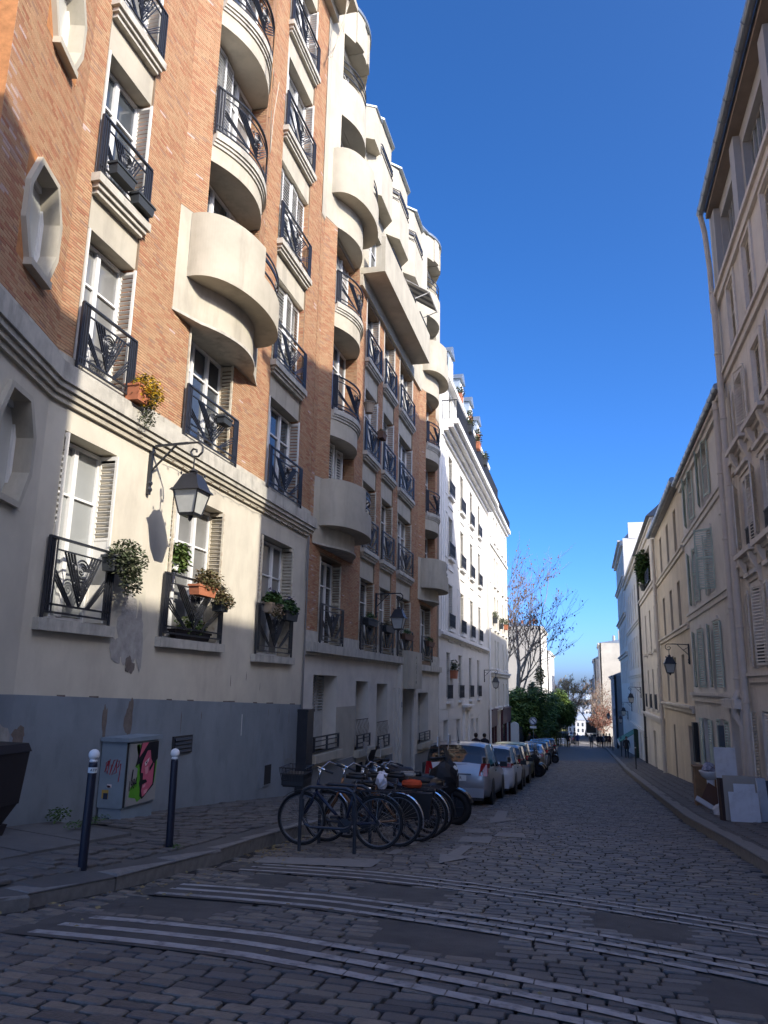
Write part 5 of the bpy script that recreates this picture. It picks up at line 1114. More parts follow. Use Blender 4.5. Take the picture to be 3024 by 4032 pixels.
# ------------------------------------------------------------------ trees and bamboo
m_bark = M('grey_bark', (.33, .265, .20), .9, .2, 8, .4, 30); m_twig = M('twig_bark', (.27, .205, .15), .9, .2, 3)
m_pod = M('dry_seed_clusters', (.15, .085, .06), .8, .3, 3)
def bare_tree(label, base, h, lean, seed, spread=.75, pods=500, r0=.3, group=None, depth=5, hub=None, podm=None, minr=.013):
    r = random.Random(seed); T = thing('bare_tree', label, 'tree', base, group, world=True); bt, bw = MB(), MB(); tips = []
    def grow(p, d, L, rad, lv):
        n = 5; pts = [p]; rs = [rad]; q = Vector(p); dd = Vector(d)
        for i in range(n):
            dd = (dd+Vector((r.uniform(-.16, .16), r.uniform(-.16, .16), r.uniform(-.06, .14)))).normalized(); q = q+dd*L/n; pts.append(q.copy()); rs.append(max(minr*.55, rad*(1-.42*(i+1)/n)))
        (bt if lv < 2 else bw).tube(pts, rad, 7 if lv < 2 else 4, False, rs)
        if lv >= depth-1: tips.extend(pts[2:])
        if lv < depth:
            k = (4 if r.random() < .42 else 3) if lv else 5
            for c in range(k):
                at = pts[-1] if c == 0 else pts[r.randint(2, n)]
                s = spread*(1.0 if c else .35); nd = (dd+Vector((r.gauss(0, s), r.gauss(0, s), r.uniform(-.15, .35)))).normalized(); grow(at, nd, L*r.uniform(.58, .8), max(minr, rad*.50), lv+1)
    grow(Vector(base), Vector(lean).normalized(), h*.34, r0, 0)
    ob('trunk', bt.mesh('trunk', m_bark, True), T); ob('branches', bw.mesh('branches', m_twig), T, kind='stuff')
    if pods:
        b = MB()
        for _ in range(pods):
            t = r.choice(tips); s = r.uniform(.05, .13); o = Vector((r.uniform(-.3, .3), r.uniform(-.3, .3), r.uniform(-.35, 0)))+t; a = r.uniform(0, 3.14)
            dx = Vector((math.cos(a), math.sin(a), 0))*s; dz = Vector((0, 0, -s*2.2)); b.add([tuple(o-dx), tuple(o+dx*.6), tuple(o+dz), tuple(o+dz*.5-dx*1.1)], [(0, 1, 2, 3)])
        ob('seed_clusters', b.mesh('seed_clusters', podm or m_pod), T, kind='stuff')
    return T
bare_tree('leaning bare tree with dangling seed clusters beyond the ivory building', (-8.6, 92, -6.6), 24, (.25, 0, 1), 11, .62, 900, .30)
bare_tree('upright bare tree rising beside the ivory building', (-9.9, 88, -6.4), 23, (.07, 0, 1), 23, .60, 600, .26)
bare_tree('feathery pale bare tree over the far end of the street', (-4.2, 178, -10.4), 14, (.1, 0, 1), 31, .8, 2500, .32, minr=.045, podm=M('spring_buds', (.22, .21, .10), .8, .3, 3))
bare_tree('dark spreading tree behind the lorry at the street end', (-.4, 200, -11.5), 11, (.05, 0, 1), 37, .9, 300, .34, minr=.05)
bare_tree('reddish-leaved small tree on the right pavement far down', (2.3, 138, -9), 7, (-.1, 0, 1), 41, .9, 2200, .16, minr=.03, podm=M('red_brown_leaves', (.20, .085, .055), .8, .3, 3))
bare_tree('bare tree against the stained gable', (3.2, 143, -9), 12, (.0, 0, 1), 43, .9, 300, .2)
m_bam = M('bamboo_leaves', (.045, .088, .022), .6, .35, .8, pal=[(.06, .10, .022), (.11, .17, .035), (.17, .24, .05), (.085, .14, .03)], src='attr'); m_culm = M('bamboo_culms', (.10, .12, .04), .6, .1, 4)
m_olive = M('olive_leaves', (.09, .10, .035), .6, .3, 1, pal=[(.09, .10, .03), (.15, .155, .05), (.20, .17, .06)], src='attr')
def bushy(name, label, cat, c, rad, nleaf, seed, m, ls=(.22, .05), culms=14, droop=.7, group=None, lumps=14):
    r = random.Random(seed); zb = zr(c[1])+.1; T = thing(name, label, cat, (c[0], c[1], zb), group, world=True); b = MB(); cl = MB()
    L = [(Vector((r.gauss(0, .45)*rad[0], r.gauss(0, .45)*rad[1], r.gauss(0, .5)*rad[2])), r.uniform(.35, .6)) for _ in range(lumps)]
    for i in range(nleaf):
        o, s = r.choice(L); v = Vector((r.gauss(0, 1), r.gauss(0, 1), r.gauss(0, 1))).normalized()*(r.random()**.35); p = Vector(c)+o+Vector((v.x*rad[0]*s, v.y*rad[1]*s, v.z*rad[2]*s))
        if p.z < zb+.1: continue
        a = r.uniform(0, 6.283); d = Vector((math.cos(a), math.sin(a), -droop*r.random())).normalized()*ls[0]*r.uniform(.6, 1.4); w = d.cross(Vector((r.uniform(-.5, .5), r.uniform(-.5, .5), 1))).normalized()*ls[1]*r.uniform(.7, 1.3)
        b.add([tuple(p), tuple(p+d*.5+w), tuple(p+d), tuple(p+d*.5-w)], [(0, 1, 2, 3)], r.random())
    for i in range(culms):
        a = r.uniform(0, 6.283); q = r.random()**.5; x, y = c[0]+math.cos(a)*rad[0]*.5*q, c[1]+math.sin(a)*rad[1]*.5*q
        cl.tube([(x, y, zb-.2), (x+r.uniform(-.1, .1), y, (zb+c[2])/2), (x+r.uniform(-.5, .5), y+r.uniform(-.3, .3), c[2]+rad[2]*.6)], .03, 5, False, [.05, .04, .015])
    ob('stems', cl.mesh('stems', m_culm), T, kind='stuff'); ob('leaves', b.mesh('leaves', m, rnd=True), T, kind='stuff'); return T
bushy('bamboo_clump', 'tall dark green bamboo clump behind the garden fence, nearest to the ivory building', 'bamboo', (-6.7, 80, -2.5), (2.4, 3.2, 3.2), 20000, 1, m_bam, (.42, .075))
bushy('bamboo_clump', 'second bamboo clump, lower, against the fence under the leaning tree', 'bamboo', (-5.9, 90, -3.6), (1.8, 3.0, 2.8), 10000, 2, m_bam, (.42, .075))
bushy('bamboo_clump', 'big round bamboo clump leaning out over the roadway', 'bamboo', (-3.5, 108, -2.9), (2.3, 2.6, 2.6), 20000, 3, m_bam, (.45, .08))
bushy('hedge', 'olive and ochre hedge between the two bamboo clumps', 'hedge', (-6.0, 98, -2.6), (1.3, 2.6, 2.8), 7000, 4, m_olive, (.34, .09))
bushy('hedge', 'low olive hedge at the end of the left pavement', 'hedge', (-4.6, 135, -7.6), (1.2, 5, 1.6), 3500, 6, m_olive, (.3, .08))
bushy('hedge', 'reddish hedge beside the garden pier', 'hedge', (-6.9, 74, -4.6), (1.0, 1.8, 1.8), 2600, 7, M('autumn_leaves', (.12, .07, .03), .7, .3, 2, pal=[(.10, .05, .02), (.14, .10, .03), (.05, .06, .02)], src='attr'), (.24, .06))
# pier, garden wall with iron fence
zg = zr(72)+.15
P1 = thing('gate_pier', 'white rendered garden gate pier with rounded top next to the dark red shopfront', 'pier', (-6.2, 71.2, zg), world=True)
b = MB(); b.box(None, -6.6, -5.85, 70.9, 71.5, zg-.5, zg+2.3); ob('shaft', b.mesh('shaft', m_wht), P1)
b = MB(); k = 10; pts = [(-6.225-.375*math.cos(math.pi*i/k), zg+2.3+.32*math.sin(math.pi*i/k)) for i in range(k+1)]
b.add([(x, 70.9, z) for x, z in pts]+[(x, 71.5, z) for x, z in pts], [tuple(range(k+1)), tuple(range(2*k+1, k, -1))]+[(i, i+1, k+2+i, k+1+i) for i in range(k)]); ob('cap', b.mesh('cap', m_wht), P1)
GF_ = thing('garden_fence', 'dark iron fence on a low wall in front of the bamboo', 'fence', (-5.9, 88, zr(88)), world=True)
for i in range(26):
    y0 = 71.8+i*1.9; y1 = y0+1.88; z = zr((y0+y1)/2)+.2; b = MB(); b.box(None, -6.05, -5.85, y0, y1, z-.6, z+.5); ob('plinth', b.mesh('plinth', m_r2), GF_)
    b = MB(); b.box(None, -5.97, -5.93, y0, y1, z+2.0, z+2.05); b.box(None, -5.97, -5.93, y0, y1, z+.6, z+.65)
    for y in np.arange(y0+.05, y1, .13): b.box(None, -5.96, -5.94, y, y+.02, z+.5, z+2.15)
    b.box(None, -5.955, -5.945, y0, y1, z+.65, z+1.95); ob('fence_panel', b.mesh('fence_panel', m_iron), GF_)
# ------------------------------------------------------------------ street lanterns on wall brackets
m_lg = M('frosted_lantern_glass', (.50, .50, .46), .25, .1, 6, spec=.6)
def frus(b, z0, w0, z1, w1, y): b.hexa([(-w0, y-w0, z0), (w0, y-w0, z0), (w0, y+w0, z0), (-w0, y+w0, z0), (-w1, y-w1, z1), (w1, y-w1, z1), (w1, y+w1, z1), (-w1, y+w1, z1)])
def lantern(F, u, z, label, n=.04, dark=True, group='wall lanterns'):
    p = F.P(u, n, z); T = thing('street_lantern', label, 'street lamp', p, group, rz=F.rz); Y = -.75
    if 'lan' not in CACHE:
        m = m_iron if dark else m_iron
        b = MB(); b.box(None, -.025, .025, -.03, .03, -.78, .03); b.bar((0, 0, 0), (0, Y+.12, .02), .035, .035)
        pts = [(0, Y+.12, .02), (0, Y-.06, .02), (0, Y-.13, -.05), (0, Y-.13, -.14), (0, Y-.06, -.21), (0, Y+.03, -.20), (0, Y+.07, -.13), (0, Y+.03, -.08), (0, Y-.03, -.10), (0, Y-.03, -.14)]; b.tube(pts, .017, 6)
        b.bar((0, 0, -.42), (0, -.42, 0), .025, .025); b.bar((0, 0, -.10), (0, -.22, -.23), .02, .02); b.tube([(0, Y, -.20), (0, Y, -.42)], .012, 6)
        b.lathe([(.03, -.03), (.05, 0), (.03, .03)], (0, -.02, -.60), 6, 'y'); b.lathe([(.03, -.03), (.05, 0), (.03, .03)], (0, -.02, -.70), 6, 'y')
        r_ = MB(); r_.lathe([(.01, -.40), (.035, -.42), (.075, -.45), (.045, -.47), (.09, -.50)], (0, Y, 0), 8); frus(r_, -.74, .21, -.53, .125, Y); frus(r_, -.53, .125, -.50, .11, Y); frus(r_, -.775, .245, -.74, .225, Y)
        for sx in (-1, 1):
            for sy in (-1, 1): r_.tube([(sx*.205, Y+sy*.205, -.76), (sx*.125, Y+sy*.125, -1.12)], .012, 4); r_.lathe([(.002, .06), (.018, .03), (.012, 0)], (sx*.13, Y+sy*.13, -.52), 5)
        frus(r_, -1.15, .115, -1.11, .135, Y); r_.lathe([(.05, -1.15), (.03, -1.20), (.004, -1.23)], (0, Y, 0), 8)
        g = MB(); frus(g, -1.11, .118, -.775, .195, Y)
        CACHE['lan'] = (b.mesh('bracket', m_iron), r_.mesh('lantern_frame', m_iron), g.mesh('lantern_glass', m_lg))
    for nm, me in zip(('bracket', 'lantern_frame', 'lantern_glass'), CACHE['lan']): ob(nm, me, T, local=True)
    return T
lantern(FA, 10.3, 3.58, 'wall lantern on a scrolled bracket casting its shadow on the cream wall', .17 if False else .03)
lantern(FB, 24.05, 2.85, 'dark wall lantern on the second brick building above the bicycles')
lantern(FC, 52.0, 1.05, 'wall lantern between the white and the ivory buildings')
lantern(FR, 33.4, 1.80, 'wall lantern on the ochre house, nearest on the right')
lantern(FR, 63.0, .15, 'wall lantern on the cream house above the green awning'); lantern(FR, 76.5, -1.2, 'wall lantern at the far end of the cream house')
lantern(FR, 84.5, -2.2, 'wall lantern low on the tall gabled house'); lantern(Fac((3.35, 0), (3.35, 200), -1), 100.5, -2.4, 'wall lantern on the blue-grey house'); lantern(Fac((2.75, 0), (2.75, 300), -1), 150.6, -4.0, 'farthest wall lantern, on the stained gable house')
# ------------------------------------------------------------------ bollards
m_navy = M('navy_black_paint', (.012, .014, .026), .4, .1, 5)
def bollard(x, y, label, sticker=None, tilt=0):
    z = zl(x, y) if x < 0 else zrr(x, y); T = thing('bollard', label, 'bollard', (x, y, z), 'bollards on the left pavement')
    b = MB(); b.lathe([(.044, -.05), (.043, .02), (.041, .93), (.037, .955)], (0, 0, 0), 16); ob('post', b.mesh('post', m_navy, True), T, local=True)
    b = MB(); b.lathe([(.034, .955), (.038, .965), (.034, .975)]+[(.052*math.sin(a), 1.022-.052*math.cos(a)) for a in np.linspace(.6, 3.1, 10)], (0, 0, 0), 16); ob('ball_top', b.mesh('ball_top', m_white, True), T, local=True)
    if sticker:
        b = MB(); b.lathe([(.0425, .86), (.0428, .86), (.0428, .91), (.0425, .91)], (0, 0, 0), 16); s_ = ob('sticker', b.mesh('sticker', M('white_sticker', (.6, .62, .6), .5)), T, local=True)
        t = textmesh(sticker, .035, m_navy, .001); o = ob('sticker_lettering', t, T, (.031, -.032, .885), local=True); o.rotation_euler = (math.pi/2, 0, .78)
    T.rotation_euler = (0, tilt, 0); return T
bollard(-4.58, 6.75, 'navy bollard with white ball top and a small sticker, nearest the camera', 'ATP', .012); bollard(-4.60, 8.38, 'navy bollard with white ball top in front of the painted cabinet', None, -.012)
for (x, y, h, l) in ((2.75, 50.3, 1.5, 'slim dark post on the right pavement edge beside the pale house'), (2.8, 72, 1.6, 'slim dark post on the right pavement by the green awning'), (2.62, 90, 1.5, 'slim dark post far down the right pavement')):
    T = thing('pavement_post', l, 'post', (x, y, zrr(x, y))); b = MB(); b.lathe([(.04, -.05), (.04, h), (.02, h+.03)], (0, 0, 0), 8); ob('shaft', b.mesh('shaft', m_iron), T, local=True); b = MB(); b.lathe([(.045, h-.3), (.045, h-.24)], (0, 0, 0), 8); ob('reflective_band', b.mesh('reflective_band', m_white), T, local=True)
# traffic sign among the bamboo
T = thing('traffic_sign', 'round no-stopping sign on a post in front of the bamboo', 'sign', (-4.9, 76, zr(76)+.14)); b = MB(); b.lathe([(.03, 0), (.03, 3.0)], (0, 0, 0), 8); ob('post', b.mesh('post', M('galvanised', (.3, .31, .32), .5, .1, 4, metal=.6)), T, local=True)
b = MB(); b.lathe([(.36, -.04), (.36, -.055)], (0, 0, 2.75), 20, 'y'); ob('disc', b.mesh('disc', m_white), T, local=True); b = MB(); b.torus((0, -.06, 2.75), .30, .035, 20, 4, 'y'); b.bar((-.2, -.062, 2.95), (.2, -.062, 2.55), .06, .01, (0, 1, 0)); ob('ring_and_bar', b.mesh('ring_and_bar', M('sign_blue_red', (.02, .03, .12), .5)), T, local=True)
b = MB(); b.box(None, -.3, .3, -.05, -.03, 2.1, 2.3); ob('lower_plate', b.mesh('lower_plate', m_white), T, local=True)
# ------------------------------------------------------------------ street cabinet with painted face
m_cab = M('cabinet_blue_grey', (.20, .25, .29), .5, .08, 3, dirt=.25, dcol=(.1, .12, .14), dscale=4); m_cabf = M('cabinet_grey', (.27, .265, .25), .55, .1, 3)
cx0, cx1, cy0, cy1 = -6.47, -6.09, 9.73, 10.56; zc0 = -1.90
T = thing('street_cabinet', 'metal street cabinet painted with a pink face in profile, against the wall', 'cabinet', ((cx0+cx1)/2, (cy0+cy1)/2, zc0), world=True)
zt = -.84
b = MB(); b.box(None, cx0+.02, cx1-.02, cy0+.015, cy1-.015, zc0-.2, zc0+.20); ob('plinth', b.mesh('plinth', m_cab), T)
b = MB(); b.box(None, cx0, cx1, cy0, cy1, zc0+.20, zt); ob('housing', b.mesh('housing', m_cab), T)
b = MB(); b.box(None, cx0-.01, cx1+.04, cy0-.03, cy1+.04, zt, zt+.055); ob('lid', b.mesh('lid', m_cab), T)
b = MB(); b.box(None, cx1, cx1+.018, cy0+.07, cy1-.02, zc0+.22, zt-.03); dr = ob('door', b.mesh('door', m_cabf), T)
b = MB(); b.box(None, cx1-.001, cx1+.004, cy0+.012, cy0+.06, zc0+.21, zt-.01); ob('hinge_gap', b.mesh('hinge_gap', m_dark), T)
FX = cx1+.0185
def paintf(name, pts, col, lay_=0):   # flat paint on the cabinet door; (0..1, 0..1) over the door
    m = M('spray_'+col[0], col[1], .55, .08, 8)
    b = MB(); b.face([(FX+.0008*lay_, cy0+.07+(cy1-cy0-.09)*u, zc0+.22+(zt-zc0-.25)*v) for u, v in pts]); o = ob(name, b.mesh(name, m), dr); o.matrix_parent_inverse = Matrix.Identity(4)
GREEN, PINK, BLK, LP = ('green', (.09, .30, .02)), ('pink', (.50, .10, .16)), ('black', (.008, .008, .012)), ('light_pink', (.62, .27, .30))
paintf('painted_halo', [(.20, .97), (.30, .99), (.26, .72), (.20, .62), (.30, .58), (.28, .35), (.10, .30), (.06, .14), (.28, .10), (.36, .03), (.55, .10), (.92, .30), (.97, .62), (.95, .70), (.90, .99)], GREEN, 1)
paintf('painted_outline', [(.36, 1.0), (.27, .78), (.22, .62), (.40, .68), (.36, .52), (.40, .42), (.38, .33), (.42, .24), (.43, .12), (.52, .06), (.90, .26), (.93, .66), (.99, .70), (.99, 1.0)], BLK, 2)
paintf('painted_face', [(.46, .70), (.43, .60), (.42, .50), (.50, .49), (.50, .38), (.60, .36), (.66, .33), (.50, .30), (.48, .20), (.52, .10), (.60, .12), (.86, .28), (.87, .62), (.80, .66), (.74, .72), (.70, .86), (.60, .86)], PINK, 3)
paintf('painted_hat_brim', [(.40, 1.0), (.32, .76), (.48, .88), (.62, 1.0)], PINK, 3)
paintf('painted_eye', [(.52, .66), (.68, .74), (.66, .68), (.56, .60)], ('bone', (.65, .58, .55)), 4); paintf('painted_iris', [(.55, .655), (.62, .70), (.60, .64)], BLK, 5)
paintf('painted_cheek', [(.54, .58), (.66, .60), (.66, .48), (.58, .46)], LP, 4); paintf('painted_lip', [(.51, .28), (.62, .31), (.60, .26), (.52, .24)], LP, 4); paintf('painted_chin', [(.56, .20), (.70, .22), (.66, .15), (.57, .14)], LP, 4)
paintf('painted_nose_shadow', [(.50, .38), (.55, .345), (.66, .34), (.60, .38)], BLK, 4); paintf('painted_ear_shadow', [(.70, .56), (.84, .68), (.84, .60), (.72, .50)], BLK, 4); paintf('painted_handle', [(.12, .58), (.155, .58), (.135, .40), (.095, .40)], BLK, 5)
for i, ch in enumerate('1984'):
    o = ob('spray_tag', textmesh(ch, .15, M('spray_black', (.008, .008, .012), .55, .08, 8), .001), dr, (FX+.004, cy0+.115+.05*i, zc0+.47+.012*i)); o.rotation_euler = (math.pi/2, 0, math.pi/2); o.scale = (.7, 1.3, 1); o.matrix_parent_inverse = Matrix.Identity(4)
m_red = M('red_marker', (.28, .02, .03), .6, 0)
b = MB(); r = random.Random(3)
tag = [(.02, .0), (.07, .15), (.03, .12), (.06, -.02), (.09, .17), (.06, .08), (.12, .10), (.10, -.03), (.15, .16), (.20, .17), (.17, .05), (.13, -.03), (.20, .0), (.19, .14), (.24, .16), (.21, .06), (.26, .12), (.24, -.12)]
b.tube([(cx0+.055+x, cy0-.002, zc0+.66+z) for x, z in tag], .006, 4); ob('red_tag', b.mesh('red_tag', m_red), T)
for (x, z, w, h, c) in ((.13, .46, .07, .045, (.62, .5, .5)), (.135, .463, .05, .025, (.35, .03, .05)), (.06, .32, .10, .11, (.40, .26, .06)), (.085, .31, .07, .08, (.02, .03, .06)), (.14, .235-.20, .07, .045, (.03, .05, .09))):
    b = MB(); b.box(None, cx0+x, cx0+x+w, cy0-.0035 if w < .08 else cy0-.002, cy0, zc0+z, zc0+z+h); ob('sticker', b.mesh('sticker', M('sticker_%d' % int(c[0]*100), c, .6, .1, 20)), T)
# dark tapered container at the picture's left edge
m_cont = M('dark_brown_plastic', (.018, .014, .016), .6, .15, 4)
T = thing('waste_container', 'dark tapered plastic container against the wall at the left edge', 'container', (-6.25, 7.0, -1.6), world=True); z0 = zwl(7.4)-.03
b = MB(); b.hexa([(-6.30, 6.5, z0), (-6.03, 6.5, z0), (-6.06, 7.45, z0), (-6.36, 7.52, z0), (-6.30, 6.4, z0+.12), (-6.01, 6.4, z0+.12), (-6.05, 7.5, z0+.12), (-6.36, 7.57, z0+.12)]); ob('foot', b.mesh('foot', m_cont), T)
b = MB(); b.hexa([(-6.28, 6.5, z0+.12), (-6.04, 6.5, z0+.12), (-6.08, 7.44, z0+.12), (-6.34, 7.48, z0+.12), (-6.26, 6.2, z0+.32), (-5.97, 6.2, z0+.32), (-6.02, 7.58, z0+.32), (-6.40, 7.62, z0+.32)]); b.hexa([(-6.26, 6.2, z0+.32), (-5.96, 6.2, z0+.32), (-6.01, 7.59, z0+.32), (-6.40, 7.63, z0+.32), (-6.2, 6.0, z0+.86), (-5.93, 6.0, z0+.86), (-5.98, 7.64, z0+.86), (-6.40, 7.68, z0+.86)]); ob('tub', b.mesh('tub', m_cont), T)
b = MB(); b.hexa([(-6.2, 6.0, z0+.86), (-5.92, 6.0, z0+.86), (-5.97, 7.66, z0+.86), (-6.40, 7.70, z0+.86), (-6.2, 6.05, z0+.95), (-5.94, 6.05, z0+.95), (-5.99, 7.62, z0+.95), (-6.38, 7.65, z0+.95)]); ob('lid', b.mesh('lid', m_cont), T)
# ------------------------------------------------------------------ foliage helpers for pots
def leafmass(b, c, rad, n, seed, ls=.05, droop=.3):
    r = random.Random(seed)
    for _ in range(n):
        v = Vector((r.gauss(0, 1), r.gauss(0, 1), r.gauss(0, 1))).normalized()*(r.random()**.4); p = Vector((c[0]+v.x*rad[0], c[1]+v.y*rad[1], c[2]+v.z*rad[2])); a = r.uniform(0, 6.283)
        d = Vector((math.cos(a), math.sin(a), r.uniform(-.6, .5)-droop)).normalized()*ls*r.uniform(.6, 1.5); w = d.cross(Vector((r.uniform(-1, 1), r.uniform(-1, 1), 1))).normalized()*ls*.36
        b.add([tuple(p), tuple(p+d*.5+w), tuple(p+d), tuple(p+d*.5-w)], [(0, 1, 2, 3)], r.random())
def leafm(nm, *cols): return M(nm, cols[0], .6, .2, 3, pal=list(cols) if len(cols) > 1 else [cols[0], cols[0]], src='attr')
m_lg1 = leafm('dusty_green_leaves', (.045, .065, .03), (.09, .11, .055), (.13, .13, .08)); m_lyel = leafm('yellow_flowers', (.62, .40, .02), (.70, .48, .03), (.55, .33, .02)); m_lfern = leafm('fern_leaves', (.05, .10, .02), (.09, .14, .03), (.13, .15, .05)); m_ldry = leafm('dry_succulent_leaves', (.15, .10, .05), (.10, .11, .04), (.24, .15, .08)); m_lgrn = leafm('fresh_green_leaves', (.04, .09, .02), (.07, .13, .03), (.03, .06, .02)); m_lav = leafm('lavender_heads', (.06, .05, .10), (.10, .08, .16))
m_plas = M('dark_plastic_planter', (.04, .045, .05), .6, .1, 5)
def trough(name, label, F, u, n, z, L, W, H, m, group=None, plant=None, hang=None):
    """window box with tapered sides hung on a rail, soil and plants"""
    T = thing(name, label, 'planter', F.P(u, n, z), group, world=True); q = F.P; t = .88
    b = MB(); b.hexa([q(u-L/2*t, n-W/2*t, z), q(u+L/2*t, n-W/2*t, z), q(u+L/2*t, n+W/2*t, z), q(u-L/2*t, n+W/2*t, z), q(u-L/2, n-W/2, z+H), q(u+L/2, n-W/2, z+H), q(u+L/2, n+W/2, z+H), q(u-L/2, n+W/2, z+H)]); b.box(F, u-L/2-.012, u+L/2+.012, n-W/2-.012, n+W/2+.012, z+H-.03, z+H+.005); ob('trough', b.mesh('trough', m), T)
    if plant:
        for i, (mm, rad, cnt, dz, ls, du, dn) in enumerate(plant):
            b = MB(); leafmass(b, q(u+du, n+dn, z+H+dz), (rad[1], rad[0], rad[2]), cnt, hash((round(u, 2), i)) % 1000, ls); ob('foliage' if i == 0 else 'flowers', b.mesh('foliage', mm, rnd=True), T, kind='stuff')
    return T
trough('planter', 'bushy dusty-green plant in a dark box on the leftmost ground-floor railing', FA, 9.45, .16, 1.46, .42, .20, .22, m_plas, None, [(m_lg1, (.42, .20, .28), 1500, .0, .05, .12, .1), (m_lg1, (.22, .14, .22), 500, -.3, .05, .25, .1)])
trough('planter', 'orange terracotta trough with straggly succulents on the middle ground-floor railing', FA, 12.05, .16, 1.42, .66, .20, .17, m_terra, None, [(m_ldry, (.42, .16, .20), 900, .13, .055, .08, .06), (m_ldry, (.20, .15, .20), 300, -.08, .05, .52, .1)])
trough('planter', 'grey hanging basket with trailing succulents at the right end of the middle railing', FA, 12.75, .16, 1.22, .3, .2, .16, m_plas, None, [(m_ldry, (.24, .16, .16), 500, .04, .05, .08, .06)])
trough('planter', 'small pots and leafy plants standing on the middle ground-floor sill', FA, 12.1, -.04, .68, 1.3, .12, .14, m_cont, None, [(m_lfern, (.55, .08, .18), 500, .1, .06, 0, 0)])
T = thing('hanging_fern', 'light green fern hanging in front of the middle ground-floor window', 'plant', FA.P(11.35, .0, 1.95), world=True); b = MB(); leafmass(b, FA.P(11.42, .02, 2.0), (.12, .28, .26), 700, 77, .08); ob('fronds', b.mesh('fronds', m_lfern, rnd=True), T, kind='stuff'); b = MB(); b.lathe([(.07, 0), (.10, .13)], FA.P(11.3, .0, 1.76), 10); ob('pot', b.mesh('pot', m_white), T)
trough('planter', 'beige trough with grasses on the right ground-floor railing', FA, 15.25, .14, 1.42, .62, .2, .2, M('beige_pot', (.38, .30, .22), .8), None, [(m_lgrn, (.36, .14, .17), 600, .1, .09, 0, 0), (m_lav, (.3, .1, .14), 80, .22, .05, 0, 0), (m_ldry, (.36, .12, .16), 250, -.16, .05, 0, .1)])
trough('planter', 'dark trough with green grass and lavender at the end of the right ground-floor railing', FA, 16.15, .14, 1.34, .75, .2, .2, m_plas, None, [(m_lgrn, (.42, .14, .17), 700, .1, .09, 0, 0), (m_lav, (.38, .1, .15), 120, .24, .05, 0, 0)])
trough('planter', 'terracotta pot overflowing with yellow flowers on the cornice', FA, 9.55, .18, 4.02, .34, .24, .24, m_terra, None, [(m_lg1, (.32, .16, .26), 500, -.02, .05, .12, .06), (m_lyel, (.36, .18, .26), 900, .0, .04, .16, .08), (m_lg1, (.20, .12, .24), 250, -.34, .04, .22, .06)])
trough('planter', 'dark patterned planter hung low on the second-floor railing', FA, 8.66, .17, 7.12, .50, .15, .17, m_plas, 'patterned planters on one railing'); trough('planter', 'dark patterned planter at the right end of the second-floor railing', FA, 9.22, .17, 7.02, .46, .15, .17, m_plas, 'patterned planters on one railing')
trough('planter', 'small black box hung on the railing above the lantern', FA, 12.35, .2, 4.62, .34, .16, .14, m_plas)
T = thing('flowerpot', 'beige flowerpot hooked on the curved railing of the second brick building', 'flowerpot', FB.P(20.85, .5, 7.95), world=True); b = MB(); b.lathe([(.11, 0), (.16, .26), (.18, .27), (.18, .33), (.15, .33)], FB.P(20.95, .52, 7.9), 14); ob('pot', b.mesh('pot', M('beige_pot', (.5, .38, .27), .8)), T); b = MB(); b.torus(FB.P(20.95, .52, 8.2), .185, .008, 14, 4, 'z'); ob('hook', b.mesh('hook', m_iron), T)
trough('planter', 'brown trough on the third-floor railing of the second brick building', FB, 23.75, .2, 8.0, .5, .2, .2, M('brown_pot', (.16, .09, .06), .8), None, [(m_ldry, (.25, .1, .1), 150, .06, .05, 0, 0)])
for i, (u, z, L, l) in enumerate(((23.05, 1.75, 1.2, 'long green trough on the first-floor railing left of the dark lantern'), (25.3, 1.7, 1.3, 'weathered trough with thin stems behind the dark lantern'), (28.2, 1.62, 1.5, 'brown trough with red and white pots right of the dark lantern'), (32.6, 1.6, 1.3, 'wooden trough on the last first-floor railing'))):
    trough('planter', l, FB, u, .14, z, L, .2, .2, M('brown_pot', (.16, .09, .06), .8) if i > 1 else m_plas, None, [(m_lgrn if i != 1 else m_ldry, (L*.45, .1, .14), 260, .08, .06, 0, 0)])
for i, (u, z, mm, l) in enumerate(((41.0, 15.75, m_terra, 'terracotta pot on the mansard gutter below the second dormer'), (44.9, 15.75, m_terra, 'terracotta pot between the second and third dormers'), (48.5, 15.75, m_terra, 'terracotta pot below the fourth dormer'), (40.2, 13.6, m_plas, 'grey box on the long balcony railing nearest the brick building'), (43.4, 13.6, m_terra, 'terracotta box on the long balcony railing'), (46.8, 13.6, m_plas, 'dark box midway along the long balcony railing'), (38.9, .35, m_terra, 'small terracotta pot on a first-floor rail of the white building'), (57.8, 4.6, m_plas, 'dark potted shrub on a third-floor sill of the ivory building'), (62.3, 4.5, m_plas, 'dark potted shrub on the middle sill of the ivory building'), (66.2, 4.7, m_terra, 'orange box on a third-floor sill of the ivory building'))):
    trough('planter', l, FC, u, .84 if 13 < z < 15 else .15, z, .7, .3, .4, mm, None, [(m_lg1, (.4, .25, .35), 160, .2, .14, 0, 0)])
T = thing('potted_conifer', 'dark upright conifer on the wide top balcony of the pale ochre house', 'plant', FR.P(52.8, .2, 6.6), world=True); b = MB(); leafmass(b, FR.P(52.8, .15, 7.8), (.5, .55, 1.3), 1500, 5, .2); ob('foliage', b.mesh('foliage', m_lgrn, rnd=True), T, kind='stuff'); b = MB(); b.lathe([(.2, 0), (.28, .4)], FR.P(52.8, .15, 6.3), 10); ob('pot', b.mesh('pot', m_plas), T)
